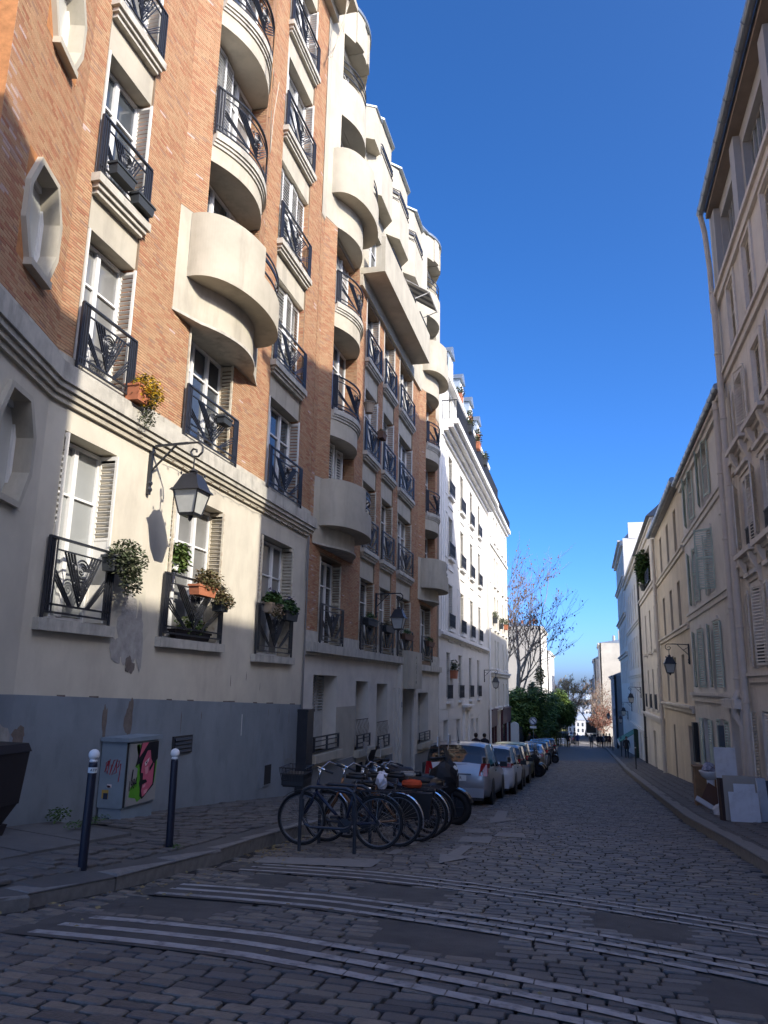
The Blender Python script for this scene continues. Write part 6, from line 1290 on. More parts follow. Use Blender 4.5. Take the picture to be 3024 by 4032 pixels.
b = MB(); leafmass(b, (-5.85, 8.65, zwl(8.65)+.06), (.10, .45, .05), 260, 9, .03); leafmass(b, (-6.3, 8.7, zwl(8.7)+.12), (.08, .22, .10), 160, 10, .04); leafmass(b, (-4.55, 8.38, zl(-4.55, 8.38)+.02), (.10, .10, .04), 90, 12, .03); ob('weeds', b.mesh('weeds', m_lgrn, rnd=True), kind='stuff', label='tufts of green weeds at the wall foot and bollard', cat='weeds')
b = MB(); r = random.Random(8)
for _ in range(420):
    y = 9.2+abs(r.gauss(0, 2.4)) if r.random() < .6 else r.uniform(4, 12); x = lkx(y)+.08+abs(r.gauss(0, .35)) if r.random() < .75 else r.uniform(-4, 1.8); a = r.uniform(0, 6.28); s = r.uniform(.012, .035); z = zcross(x, y)+.012
    d = Vector((math.cos(a)*s, math.sin(a)*s, 0)); w = Vector((-d.y*.5, d.x*.5, r.uniform(0, .01))); p = Vector((x, y, z)); b.add([tuple(p-d), tuple(p+w), tuple(p+d), tuple(p-w)], [(0, 1, 2, 3)], r.random())
ob('fallen_leaves', b.mesh('fallen_leaves', leafm('litter_leaves', (.20, .13, .05), (.30, .24, .10), (.12, .08, .04)), rnd=True), kind='stuff', label='dry fallen leaves along the left gutter', cat='leaves')
# hanging ropes on the brick building
T = thing('hanging_rope', 'thin brown rope hanging down past the bowed bay windows', 'rope', FA.P(12.45, .62, 18.8), world=True); b = MB(); b.tube([FA.P(12.6, .72, 19.2), FA.P(12.52, .70, 15), FA.P(12.45, .68, 11.2)], .016, 5); ob('strand', b.mesh('strand', M('rope', (.36, .20, .10), .9)), T)
b = MB(); b.tube([FA.P(12.5, .70, 11.4), FA.P(13.1, .45, 10.9), FA.P(13.5, .3, 12.2), FA.P(13.9, .2, 13.4)], .008, 4); ob('loose_end', b.mesh('loose_end', M('pale_cord', (.5, .45, .36), .9)), T)
T = thing('hanging_rope', 'pale tangled ropes hanging from the eaves corner', 'rope', FA.P(17.3, .5, 18.5), world=True); b = MB(); 
for k in range(3): b.tube([FA.P(17.5-.1*k, .62, 19.2), FA.P(17.35+.1*k, .45, 18.2), FA.P(17.1, .3-.06*k, 17.0)], .014, 5)
ob('strand', b.mesh('strand', M('pale_cord', (.5, .45, .36), .9)), T)
# folded striped awning on the stone terrace
T = thing('terrace_awning', 'small grey striped awning open under the stone oriels', 'awning', FB.P(27.6, .8, 15), world=True)
for k in range(6): b = MB(); a = 26.9+.28*k; b.hexa([FB.P(a, .2, 15.6), FB.P(a+.28, .2, 15.6), FB.P(a+.28, 1.15, 14.95), FB.P(a, 1.15, 14.95), FB.P(a, .2, 15.63), FB.P(a+.28, .2, 15.63), FB.P(a+.28, 1.15, 14.98), FB.P(a, 1.15, 14.98)]); ob('stripe', b.mesh('stripe', M('awning_grey', (.10, .10, .12), .8) if k % 2 else M('awning_pale', (.38, .37, .36), .8)), T)
b = MB(); b.tube([FB.P(26.9, .15, 14.6), FB.P(26.9, 1.15, 14.95)], .02, 5); b.tube([FB.P(28.55, .15, 14.6), FB.P(28.55, 1.15, 14.95)], .02, 5); b.tube([FB.P(26.85, 1.15, 14.95), FB.P(28.6, 1.15, 14.95)], .025, 5); ob('arms', b.mesh('arms', m_white), T)
# ------------------------------------------------------------------ vehicles
m_tyre = M('tyre_rubber', (.014, .014, .015), .75, .1, 10); m_rim = M('alloy_rim', (.42, .43, .45), .35, .1, 6, metal=.8); m_blk = M('black_plastic', (.016, .016, .018), .5, .1, 8)
m_cgl = M('car_glass', (.012, .018, .022), .04, 0, spec=.9); m_tail = M('tail_light_red', (.35, .012, .015), .15, 0, spec=.8); m_chr = M('chrome', (.62, .63, .65), .15, 0, metal=.95)
m_plate = M('plate_white', (.72, .73, .70), .4, 0); m_head = M('headlamp', (.6, .62, .62), .1, 0, spec=.8)
def paint(nm, c, metal=.3): return M('car_paint_'+nm, c, .32, .04, 2, metal=metal, spec=.6, coat=.8)
def gslope(y): return math.atan((zr(y+1.2)-zr(y-1.2))/2.4)
def comps(G):
    """split a builder into its connected panes"""
    par = list(range(len(G.v)))
    def fd(a):
        while par[a] != a: par[a] = par[par[a]]; a = par[a]
        return a
    for f_ in G.f:
        for q in f_[1:]: par[fd(q)] = fd(f_[0])
    D = {}
    for f_ in G.f: D.setdefault(fd(f_[0]), []).append(f_)
    out = []
    for fs in D.values():
        m = MB(); mp = {}
        for f_ in fs:
            for q in f_:
                if q not in mp: mp[q] = len(m.v); m.v.append(G.v[q])
            m.f.append(tuple(mp[q] for q in f_)); m.m.append(0); m.r.append(0.)
        out.append(m)
    return out
def wheel(parent, x, y, R, w=.19):
    key = ('wheel', R)
    if key not in CACHE:
        t = MB(); t.lathe([(R*.64, -w/2), (R*.93, -w/2), (R, -w*.32), (R, w*.32), (R*.93, w/2), (R*.64, w/2)], (0, 0, 0), 24, 'x')
        r_ = MB(); r_.lathe([(R*.64, -w*.40), (R*.60, -w*.2), (R*.60, w*.2), (R*.64, w*.40)], (0, 0, 0), 24, 'x')
        for s in (-1, 1):
            for k in range(7): a = 6.283*k/7; r_.bar((s*w*.42, 0, 0), (s*w*.40, R*.62*math.cos(a), R*.62*math.sin(a)), .03, .045)
            r_.lathe([(.05, -.01), (.05, .01)], (s*w*.42, 0, 0), 8, 'x')
        CACHE[key] = (t.mesh('tyre', m_tyre, True), r_.mesh('rim', m_rim))
    T = ob('wheel', CACHE[key][0], parent, (x, y, R), local=True); ob('rim', CACHE[key][1], T, local=True); return T
def car(label, cat, x, y, L, W, H, pm, style='hatch', plate=None, name='parked_car', tail='tri'):
    """y is the rear end; body lofted through stations along the length"""
    T = thing(name, label, cat, (x, y, zcross(x, y+L/2)), 'vehicles parked along the left kerb'); T.location.z = zr(y+L/2)-.01; T.rotation_euler = (gslope(y+L/2), 0, 0)
    T.location = (x, y+L/2, zr(y+L/2)+.005); h = H; hw = W/2; o = L/2
    # stations: (t along length, belt height, roof height, roof half-width factor)
    if style == 'hatch': st = [(0, .52, .53, .95), (.012, .58, .66, .93), (.03, .60, .80, .86), (.06, .60, .93, .80), (.12, .60, .985, .78), (.30, .60, 1.0, .78), (.52, .59, .99, .78), (.60, .585, .94, .78), (.74, .575, .66, .84), (.78, .57, .60, .88), (.90, .52, .54, .90), (.97, .44, .46, .86), (1.0, .36, .37, .8)]
    elif style == 'coupe': st = [(0, .60, .61, .92), (.02, .66, .68, .90), (.10, .68, .76, .82), (.22, .68, .92, .76), (.36, .67, .99, .74), (.50, .66, 1.0, .74), (.60, .65, .95, .75), (.74, .63, .68, .84), (.80, .62, .64, .88), (.92, .56, .58, .9), (.98, .46, .48, .86), (1, .36, .37, .8)]
    else: st = [(0, .50, .51, .95), (.008, .56, .80, .92), (.02, .56, .96, .88), (.06, .56, 1.0, .86), (.4, .56, 1.0, .86), (.66, .56, .97, .85), (.74, .55, .86, .84), (.85, .53, .58, .86), (.95, .47, .49, .86), (1, .38, .39, .8)]
    ts = np.array([s[0] for s in st]); tt = sorted(set(list(ts)+list(np.linspace(0, 1, 33)))); f = lambda k, t: float(np.interp(t, ts, [s[k] for s in st]))
    rows = []
    for t in tt:
        bl, rf, rw = f(1, t)*h, f(2, t)*h, f(3, t); e = min(1, min(t, 1-t)/.06); w_ = hw*(.80+.20*math.sqrt(max(0, 1-(1-e)**2))); lo = .17+.10*(1-e); g = rf-bl
        half = [(w_*.72, lo), (w_*.95, lo+.05), (w_*.995, lo+.20), (w_, bl*.72), (w_*.975, bl-.03), (w_*.95, bl), (w_*(.95+(rw-.95)*.55), bl+g*.55), (w_*(rw+.02), bl+g*.90), (w_*rw*.86, rf-.012*h), (w_*rw*.45, rf+.004), (0, rf+.010)]
        rows.append([(a, t*L-o, z) for a, z in half]+[(-a, t*L-o, z) for a, z in reversed(half[:-1])])
    n = len(rows[0]); P_ = MB(); G = MB()
    vs = [p for r_ in rows for p in r_]; P_.v = list(vs); G.v = [(px*1.002, py, pz) for px, py, pz in vs]
    for i in range(len(rows)-1):
        t = (tt[i]+tt[i+1])/2; g0, g1 = f(2, tt[i])-f(1, tt[i]), f(2, tt[i+1])-f(1, tt[i+1]); tall = min(g0, g1) > .10; gm = (g0+g1)/2
        rise = abs(f(2, tt[i+1])-f(2, tt[i]))/(tt[i+1]-tt[i])
        for j in range(n-1):
            jj = j if j < 10 else n-2-j; gl = False
            if tall and jj in (5, 6) and .07 < t < .72 and not any(abs(t-q) < .012 for q in (.10, .38, .42) if q): gl = True
            if style != 'coupe' and gm > .05 and jj in (7, 8, 9) and (t < .075 or .56 < t < .76) and rise > .5: gl = True
            if style != 'coupe' and t < .03 and gm > .1 and jj in (6, 7, 8, 9): gl = True
            if style == 'coupe' and jj in (8, 9) and (.10 < t < .34 or .54 < t < .74): gl = True
            fc = (i*n+j, i*n+j+1, (i+1)*n+j+1, (i+1)*n+j); (G if gl else P_).f.append(fc); (G if gl else P_).m.append(0); (G if gl else P_).r.append(0.)
        fc = (i*n+n-1, i*n, (i+1)*n, (i+1)*n+n-1); P_.f.append(fc); P_.m.append(0); P_.r.append(0.)
    P_.f.append(tuple(range(n-1, -1, -1))); P_.f.append(tuple((len(rows)-1)*n+j for j in range(n))); P_.m += [0, 0]; P_.r += [0., 0.]
    PB = MB(); mp = {}
    for f_ in P_.f:
        for q in f_:
            if q not in mp: mp[q] = len(PB.v); PB.v.append(P_.v[q])
        PB.f.append(tuple(mp[q] for q in f_)); PB.m.append(0); PB.r.append(0.)
    ob('body', PB.mesh('body', pm, True), T, local=True); [ob('window', g_.mesh('window', m_cgl, True), T, local=True) for g_ in comps(G)]
    b = MB(); b.box(None, -hw*.82, hw*.82, -o-.012, -o+.2, .20, .42 if style != 'coupe' else .36); ob('rear_bumper', b.mesh('rear_bumper', pm), T, local=True)
    b = MB(); b.box(None, -hw*.80, hw*.80, -o-.006, -o+.3, .13, .20); ob('underside_valance', b.mesh('underside_valance', m_blk), T, local=True)
    R = .31 if style != 'van' else .33
    for sx in (-1, 1):
        for fy in (.19, .19+2.55/L*.98): wheel(T, sx*(hw-.095), -o+fy*L, R)
        for fy in (.19, .19+2.55/L*.98): bb = MB(); bb.lathe([(R+.055, -.02), (R+.055, .02)], (sx*(hw-.012), -o+fy*L, R), 20, 'x'); ob('wheel_arch', bb.mesh('wheel_arch', m_blk), T, local=True)
        bb = MB(); zb_, zt_ = (.46*h, .66*h) if tail == 'tri' else (.55*h, .64*h)
        if tail == 'tri': bb.hexa([(sx*hw*.66, -o-.012, zb_), (sx*hw*.93, -o+.02, zb_), (sx*hw*.955, -o+.30, zb_+.08), (sx*hw*.66, -o+.08, zb_), (sx*hw*.74, -o-.004, zt_), (sx*hw*.90, -o+.03, zt_), (sx*hw*.965, -o+.24, zt_), (sx*hw*.76, -o+.1, zt_)])
        else: bb.hexa([(sx*hw*.52, -o-.010, zb_), (sx*hw*.90, -o+.01, zb_), (sx*hw*.965, -o+.25, zb_), (sx*hw*.52, -o+.1, zb_), (sx*hw*.56, -o-.008, zt_), (sx*hw*.90, -o+.015, zt_), (sx*hw*.965, -o+.25, zt_), (sx*hw*.56, -o+.1, zt_)])
        ob('tail_light', bb.mesh('tail_light', m_tail), T, local=True)
        bb = MB(); bb.obox((sx*(hw+.09), -o+.66*L, .62*h), (.10, 0, 0), (0, .055, 0), (0, 0, .07)); bb.bar((sx*hw*.93, -o+.67*L, .60*h), (sx*(hw+.03), -o+.66*L, .61*h), .04, .03); ob('wing_mirror', bb.mesh('wing_mirror', m_blk), T, local=True)
        bb = MB(); bb.box(None, sx*hw*.985-.012, sx*hw*.985+.012, -o+.36*L, -o+.41*L, .52*h, .545*h); ob('door_handle', bb.mesh('door_handle', m_blk), T, local=True)
    pz = .42*h if style != 'van' else .36*h
    b = MB(); b.box(None, -.27, .27, -o-.028, -o-.008, pz-.07, pz+.07); pl = ob('number_plate', b.mesh('number_plate', m_plate), T, local=True)
    if plate: t_ = ob('plate_lettering', textmesh(plate, .105, m_blk, .001), pl, (0, -o-.030, pz), local=True); t_.rotation_euler = (math.pi/2, 0, 0)
    b = MB(); b.box(None, -.40, .40, -o-.03, -o-.006, pz+.085, pz+.115); ob('plate_trim', b.mesh('plate_trim', m_chr), T, local=True)
    b = MB(); b.torus((0, -o-.012, pz+.20), .045, .006, 16, 4, 'y')
    for a in (90, 210, 330): b.bar((0, -o-.012, pz+.20), (.045*math.cos(math.radians(a)), -o-.012, pz+.20+.045*math.sin(math.radians(a))), .008, .008)
    if plate: ob('badge', b.mesh('badge', m_chr), T, local=True)
    if style == 'hatch': b = MB(); b.bar((-.25, -o+.035, .615*h), (.28, -o+.045, .64*h), .015, .02); ob('rear_wiper', b.mesh('rear_wiper', m_blk), T, local=True)
    if plate: b = MB(); b.tube([(0, -o+.28*L*.4, h+.0), (0, -o+.1, h+.35)], .006, 5, True, [.012, .004]); b.lathe([(.04, 0), (.02, .03)], (0, -o+.28*L*.4, h-.01), 8); ob('aerial', b.mesh('aerial', m_blk), T, local=True)
    b = MB()
    for sx in (-1, 1): b.box(None, sx*hw*.72-.14, sx*hw*.72+.14, o-.12, o-.04, .36*h, .44*h)
    ob('headlamps', b.mesh('headlamps', m_head), T, local=True); return T
car('silver hatchback with red tail lights, nearest of the parked cars', 'car', -3.36, 20.85, 3.84, 1.78, 1.58, paint('silver', (.40, .40, .41), .6), plate='716 RR')
car('white hatchback parked in front of the silver car', 'car', -3.12, 25.25, 4.0, 1.74, 1.48, paint('white', (.72, .72, .72), 0), tail='bar')
car('grey-brown hatchback parked beyond the white car', 'car', -3.18, 29.7, 3.9, 1.74, 1.48, paint('taupe', (.16, .155, .15), .4))
car('yellow-green hatchback between the grey car and the scooters', 'car', -3.22, 34.0, 3.5, 1.66, 1.56, paint('lime', (.42, .43, .16), .2))
car('bronze fastback saloon with a wide rear window', 'car', -3.15, 43.0, 4.7, 1.85, 1.45, paint('bronze', (.20, .185, .17), .5), 'coupe', tail='bar')
car('dark blue-black hatchback parked past the bronze saloon', 'car', -3.3, 52.2, 4.1, 1.76, 1.5, paint('black', (.012, .013, .018), .3))
car('dark saloon with pale blue roof reflections, farthest of the parked row', 'car', -3.5, 60, 4.5, 1.8, 1.5, paint('navy', (.02, .03, .06), .3), 'coupe', tail='bar')
car('small dark car half hidden at the end of the parked row', 'car', -3.4, 67.5, 4.0, 1.75, 1.5, paint('dark_red', (.05, .015, .015), .3))
car('white van stopped on the left by the round bamboo clump', 'van', -3.4, 118, 4.6, 1.9, 1.95, paint('white', (.72, .72, .72), 0), 'van', name='white_van')
car('dark car beyond the white van', 'car', -2.9, 131, 4.2, 1.8, 1.5, paint('black', (.012, .013, .018), .3))
# box lorry at the end
T = thing('box_lorry', 'dark-backed box lorry crossing the far end of the street', 'lorry', (1.0, 182, zr(182))); b = MB(); b.box(None, -1.25, 1.25, 0, 6, .75, 3.3); ob('box_body', b.mesh('box_body', M('lorry_grey', (.10, .11, .13), .5)), T, local=True)
b = MB(); b.box(None, -1.27, 1.27, -.03, -.005, 3.15, 3.32); b.box(None, -1.27, -1.15, -.03, -.005, .9, 3.15); b.box(None, 1.15, 1.27, -.03, -.005, .9, 3.15); b.box(None, -1.27, 1.27, -.03, -.005, .75, .95); ob('rear_frame', b.mesh('rear_frame', m_white), T, local=True)
b = MB(); b.box(None, -1.1, 1.1, -.02, .0, .97, 3.13); ob('rear_door', b.mesh('rear_door', M('lorry_dark', (.02, .025, .03), .4)), T, local=True); b = MB(); b.box(None, -1.2, 1.2, -.1, .1, .35, .6); ob('rear_bumper', b.mesh('rear_bumper', m_blk), T, local=True)
for sx in (-1, 1):
    for y in (.9, 5): wheel(T, sx*1.05, y, .42, .25)
# ------------------------------------------------------------------ bicycles, rack, scooters (wheels to the kerb)
m_rack = M('rack_steel', (.05, .055, .065), .4, .15, 8, metal=.5)
for i, (x0, x1, y, l) in enumerate(((-3.65, -2.91, 10.02, 'dark steel bicycle hoop with inner loop, nearest the camera'), (-3.70, -2.96, 10.95, 'dark steel bicycle hoop behind the first bicycle'), (-3.70, -2.96, 12.4, 'dark steel bicycle hoop hidden among the bicycles'))):
    z = zr(y)-.01; T = thing('bicycle_hoop', l, 'bicycle rack', ((x0+x1)/2, y, z)); w = (x1-x0)/2; b = MB()
    pts = [(-w, 0, -.05), (-w, 0, .66), (-w+.04, 0, .75), (-w+.12, 0, .79), (w-.12, 0, .79), (w-.04, 0, .75), (w, 0, .66), (w, 0, -.05)]; b.tube(pts, .024, 8)
    b.tube([(-w+.03, 0, .64), (-w+.03, 0, .40), (-w+.07, 0, .33), (-w+.14, 0, .30), (w-.14, 0, .30), (w-.07, 0, .33), (w-.03, 0, .40), (w-.03, 0, .64)], .018, 8); ob('hoop', b.mesh('hoop', m_rack), T, local=True)
m_spoke = M('steel_spokes', (.4, .4, .42), .3, 0, metal=.9)
def bicycle(label, x, y, fm, lean=0., rz=0., basket=False, bag=False, rack=True, guard=None, pan=None, saddle=None):
    """front wheel towards the kerb (-x)"""
    T = thing('bicycle', label, 'bicycle', (x, y, zr(y)), 'bicycles at the rack'); T.rotation_euler = (lean, 0, rz); R = .345; fx, rx = -.53, .53
    for (wx, nm) in ((fx, 'front'), (rx, 'rear')):
        if 'bw' not in CACHE:
            t = MB(); t.torus((0, 0, 0), R-.018, .019, 36, 6, 'y'); r_ = MB(); r_.torus((0, 0, 0), R-.045, .010, 36, 5, 'y'); s = MB(); s.lathe([(.022, -.04), (.016, -.03), (.016, .03), (.022, .04)], (0, 0, 0), 8, 'y')
            for k in range(28): a = 6.283*k/28; s.tube([(.02*math.cos(a+1), .03*(-1)**k, .02*math.sin(a+1)), ((R-.05)*math.cos(a), 0, (R-.05)*math.sin(a))], .0013, 3, False)
            CACHE['bw'] = (t.mesh('tyre', m_tyre, True), r_.mesh('rim', M('dull_rim', (.16, .16, .17), .4, 0, metal=.8), True), s.mesh('spokes', m_spoke))
        wo = ob('wheel', CACHE['bw'][0], T, (wx, 0, R), local=True); ob('rim', CACHE['bw'][1], wo, local=True); ob('spokes', CACHE['bw'][2], wo, local=True)
    bb, st, hd = (.08, 0, .29), (.22, 0, .80), (-.30, 0, .86); hl = (-.335, 0, .70); b = MB()
    b.tube([bb, st], .017, 8); b.tube([hd, hl], .020, 8); b.tube([hl, bb], .022, 8); b.tube([(-.315, 0, .79), (.19, 0, .68)], .017, 8)
    for s in (-.05, .05): b.tube([(.20, s*.3, .70), (rx, s, R)], .010, 6); b.tube([bb, (rx, s, R)], .011, 6)
    ob('frame', b.mesh('frame', fm, True), T, local=True)
    b = MB()
    for s in (-.05, .05): b.tube([(-.34, s, .68), (-.40, s, .55), (fx, s, R)], .012, 6)
    b.tube([(-.345, -.05, .68), (-.345, .05, .68)], .018, 6); ob('fork', b.mesh('fork', fm, True), T, local=True)
    b = MB(); b.tube([hd, (-.285, 0, .98)], .014, 8); b.tube([(-.12, -.30, 1.02), (-.24, -.27, 1.06), (-.29, -.12, 1.0), (-.29, 0, .98), (-.29, .12, 1.0), (-.24, .27, 1.06), (-.12, .30, 1.02)], .012, 8); ob('handlebar', b.mesh('handlebar', m_chr, True), T, local=True)
    for s in (-1, 1): g = MB(); g.tube([(-.02, s*.305, .99), (-.13, s*.30, 1.025)], .017, 8); ob('grip', g.mesh('grip', m_blk), T, local=True)
    b = MB(); b.tube([st, (.235, 0, .90)], .013, 8); ob('seat_post', b.mesh('seat_post', m_chr), T, local=True)
    b = MB(); b.prism(None, [(.08, -.02), (.14, -.045), (.30, -.085), (.345, -.06), (.35, 0), (.345, .06), (.30, .085), (.14, .045), (.08, .02)], .895, .945); b.prism(None, [(.12, -.03), (.30, -.07), (.335, 0), (.30, .07), (.12, .03)], .945, .965); ob('saddle', b.mesh('saddle', saddle or m_blk, True), T, local=True)
    b = MB(); b.lathe([(.09, -.004), (.09, .004)], (bb[0], -.05, bb[2]), 20, 'y'); b.lathe([(.035, -.004), (.035, .004)], (rx, -.05, R), 12, 'y'); b.tube([(bb[0], -.05, bb[2]+.09), (rx, -.05, R+.035)], .004, 4); b.tube([(bb[0], -.05, bb[2]-.09), (rx, -.05, R-.035)], .004, 4); ob('drivetrain', b.mesh('drivetrain', m_rack), T, local=True)
    for s in (-1, 1): p = MB(); p.tube([(bb[0], s*.06, bb[2]), (bb[0]+s*.12, s*.07, bb[2]-s*.12)], .010, 6); p.box(None, bb[0]+s*.12-.05, bb[0]+s*.12+.05, s*.12-.05, s*.12+.05, bb[2]-s*.12-.012, bb[2]-s*.12+.012); ob('pedal', p.mesh('pedal', m_blk), T, local=True)
    gm = guard or m_blk
    for (wx, a0_, a1_) in ((fx, .6, 2.4), (rx, -.2, 2.5)):
        b = MB(); pts = [((R+.025)*math.cos(a), (R+.025)*math.sin(a)) for a in np.linspace(a0_, a1_, 16)]
        for i in range(15): (p, q), (p2, q2) = pts[i], pts[i+1]; b.face([(wx+p, -.028, R+q), (wx+p2, -.028, R+q2), (wx+p2, .028, R+q2), (wx+p, .028, R+q)]); b.face([(wx+p, -.028, R+q), (wx+p2, -.028, R+q2), (wx+p2*.985, -.03, R+q2*.985), (wx+p*.985, -.03, R+q*.985)])
        ob('mudguard', b.mesh('mudguard', gm), T, local=True)
    if rack:
        b = MB()
        for s in (-.06, 0, .06): b.tube([(.22, s, .74), (.78, s, .74)], .006, 5)
        for xx in (.3, .5, .7): b.tube([(xx, -.06, .74), (xx, .06, .74)], .006, 5)
        for s in (-.06, .06): b.tube([(.66, s, .74), (rx, s, R)], .006, 5)
        ob('luggage_rack', b.mesh('luggage_rack', m_blk), T, local=True)
    if basket:
        b = MB(); x0, z0 = -.62, .78
        for z in (.0, .08, .16, .24): e = .14+.04*z/.24; b.tube([(x0-e*1.0, -e*1.25, z0+z), (x0+e, -e*1.25, z0+z), (x0+e, e*1.25, z0+z), (x0-e, e*1.25, z0+z), (x0-e, -e*1.25, z0+z)], .006, 4)
        for k in range(9): t = -1+k/4; b.tube([(x0-.14, t*.175, z0), (x0-.18, t*.225, z0+.24)], .004, 4); b.tube([(x0+.14, t*.175, z0), (x0+.18, t*.225, z0+.24)], .004, 4); b.tube([(x0+t*.14, -.175, z0), (x0+t*.18, -.225, z0+.24)], .004, 4); b.tube([(x0+t*.14, .175, z0), (x0+t*.18, .225, z0+.24)], .004, 4)
        b.box(None, x0-.14, x0+.14, -.175, .175, z0-.01, z0+.0); b.box(None, x0-.155, x0+.155, -.19, .19, z0+.01, z0+.15); ob('basket', b.mesh('basket', m_blk), T, local=True)
    if pan:
        for s in (-1, 1): b = MB(); b.hexa([(.36, s*.09, .36), (.74, s*.09, .36), (.74, s*.20, .36), (.36, s*.20, .36), (.32, s*.09, .72), (.78, s*.09, .72), (.78, s*.22, .72), (.32, s*.22, .72)]); ob('pannier', b.mesh('pannier', pan), T, local=True)
    if bag:
        b = MB(); r_ = random.Random(2); prof = [(.03, .0), (.075, -.03), (.09, -.09), (.085, -.15), (.06, -.20), (.02, -.22)]
        b.lathe([(a, c+.98) for a, c in reversed(prof)], (.28, -.02, 0), 12); b.v = [(p[0]+r_.uniform(-.025, .025), p[1]+r_.uniform(-.025, .025), p[2]+r_.uniform(-.02, .02)) for p in b.v]; ob('saddle_bag', b.mesh('saddle_bag', M('white_plastic_bag', (.62, .60, .64), .35, .05, 6)), T, local=True)
    return T
m_b1 = M('bike_navy', (.012, .02, .045), .35, .05, 4); m_b2 = M('bike_copper', (.20, .10, .05), .35, .05, 4, metal=.5); m_b3 = M('bike_black', (.012, .012, .014), .35, .05, 4)
bicycle('navy city bicycle with a black front basket, nearest at the rack', -3.28, 10.55, m_b1, .03, .05, basket=True)
bicycle('copper-framed bicycle with a white plastic bag over its saddle', -3.12, 11.05, m_b2, -.05, -.03, bag=True, guard=m_chr)
bicycle('black bicycle with large dark panniers', -3.0, 11.75, m_b3, .04, .04, pan=m_blk)
bicycle('black bicycle with a pale worn saddle', -2.98, 12.35, m_b3, -.03, -.05, saddle=M('worn_saddle', (.3, .28, .25), .7), guard=m_chr)
bicycle('dark blue bicycle, last at the rack', -3.0, 13.0, m_b1, .05, .02)
T = thing('orange_bag', 'bright orange cloth strapped on a bicycle rack', 'bag', (-2.55, 11.76, zr(11.76)+.74)); b = MB(); b.lathe([(.02, -.15), (.045, -.13), (.055, 0), (.045, .13), (.02, .15)], (0, 0, .07), 10, 'x'); b.v = [(p[0]+random.uniform(-.015, .015), p[1]*1.3, p[2]+random.uniform(-.015, .015)) for p in b.v]; ob('cloth', b.mesh('cloth', M('orange_cloth', (.48, .06, .015), .8, .15, 9)), T, local=True)
def scooter(label, x, y, rz, pm, cover=None, mirror=True, s=1.):
    """local: +x is forwards"""
    T = thing('motor_scooter', label, 'scooter', (x, y, zr(y)), 'motor scooters by the kerb', rz=rz); T.scale = (s, s, s)
    for wx in (-.62, .66):
        t = MB(); t.torus((0, 0, 0), .22, .065, 26, 8, 'y'); w = ob('wheel', t.mesh('tyre', m_tyre, True), T, (wx, 0, .285), local=True); r_ = MB(); r_.lathe([(.16, -.035), (.17, 0), (.16, .035)], (0, 0, 0), 20, 'y'); 
        for k in range(5): a = 6.283*k/5; r_.bar((0, -.04, 0), (.16*math.cos(a), -.04, .16*math.sin(a)), .03, .02)
        ob('rim', r_.mesh('rim', m_rack), w, local=True)
    b = MB()
    secs = [(-.95, .06, .74, .82), (-.80, .15, .52, .86), (-.55, .19, .40, .84), (-.25, .20, .30, .80), (.05, .19, .22, .52), (.25, .20, .20, .40), (.40, .21, .22, .80), (.50, .20, .36, 1.0), (.60, .14, .56, 1.0), (.68, .06, .70, .92)]
    k = len(b.v)
    for (xx, w, z0, z1) in secs:
        for a in np.linspace(0, 6.283, 13)[:-1]: b.v.append((xx, w*math.copysign(abs(math.sin(a))**.7, math.sin(a)), (z0+z1)/2-(z1-z0)/2*math.cos(a)))
    for i in range(len(secs)-1):
        for j in range(12): b.f.append((i*12+j, i*12+(j+1) % 12, (i+1)*12+(j+1) % 12, (i+1)*12+j)); b.m.append(0); b.r.append(0.)
    b.f.append(tuple(range(12))); b.f.append(tuple((len(secs)-1)*12+j for j in range(12))); b.m += [0, 0]; b.r += [0., 0.]; ob('body', b.mesh('body', pm, True), T, local=True)
    b = MB(); b.lathe([(.02, -.34), (.15, -.30), (.17, 0), (.14, .30), (.03, .36)], (-.42, 0, .80), 12, 'x'); b.v = [(p[0], p[1], .80+(p[2]-.80)*.55) for p in b.v]; ob('seat', b.mesh('seat', m_blk, True), T, local=True)
    b = MB(); b.tube([(.60, -.06, .62), (.66, -.07, .285)], .022, 6); b.tube([(.60, .06, .62), (.66, .07, .285)], .022, 6); b.tube([(.52, 0, .9), (.48, 0, 1.06)], .03, 8); ob('fork', b.mesh('fork', m_rack), T, local=True)
    b = MB(); pts = [(.66+.30*math.cos(a), .285+.30*math.sin(a)) for a in np.linspace(.3, 2.3, 10)]
    for i in range(9): (p, q), (p2, q2) = pts[i], pts[i+1]; b.hexa([(p, -.08, q), (p2, -.08, q2), (p2, .08, q2), (p, .08, q), (p*1.0+.012, -.06, q+.012), (p2+.012, -.06, q2+.012), (p2+.012, .06, q2+.012), (p+.012, .06, q+.012)])
    ob('front_mudguard', b.mesh('front_mudguard', pm), T, local=True)
    b = MB(); b.tube([(.36, -.36, 1.06), (.46, -.2, 1.07), (.48, 0, 1.06), (.46, .2, 1.07), (.36, .36, 1.06)], .018, 8); b.tube([(.34, -.37, 1.06), (.40, -.28, 1.062)], .026, 8); b.tube([(.34, .37, 1.06), (.40, .28, 1.062)], .026, 8); ob('handlebar', b.mesh('handlebar', m_blk), T, local=True)
    for sy in (-1, 1):
        g = MB(); g.tube([(.45, sy*.22, 1.08), (.47, sy*.30, 1.28)], .008, 5); g.obox((.47, sy*.31, 1.34), (.012, 0, 0), (0, .055, 0), (0, .012, .075)); ob('mirror', g.mesh('mirror', M('mirror_back', (.42, .42, .42), .3, 0, metal=.5)), T, local=True)
    b = MB(); b.hexa([(.56, -.13, 1.0), (.58, -.13, 1.0), (.58, .13, 1.0), (.56, .13, 1.0), (.46, -.10, 1.26), (.47, -.10, 1.26), (.47, .10, 1.26), (.46, .10, 1.26)]); ob('windscreen', b.mesh('windscreen', m_blk), T, local=True)
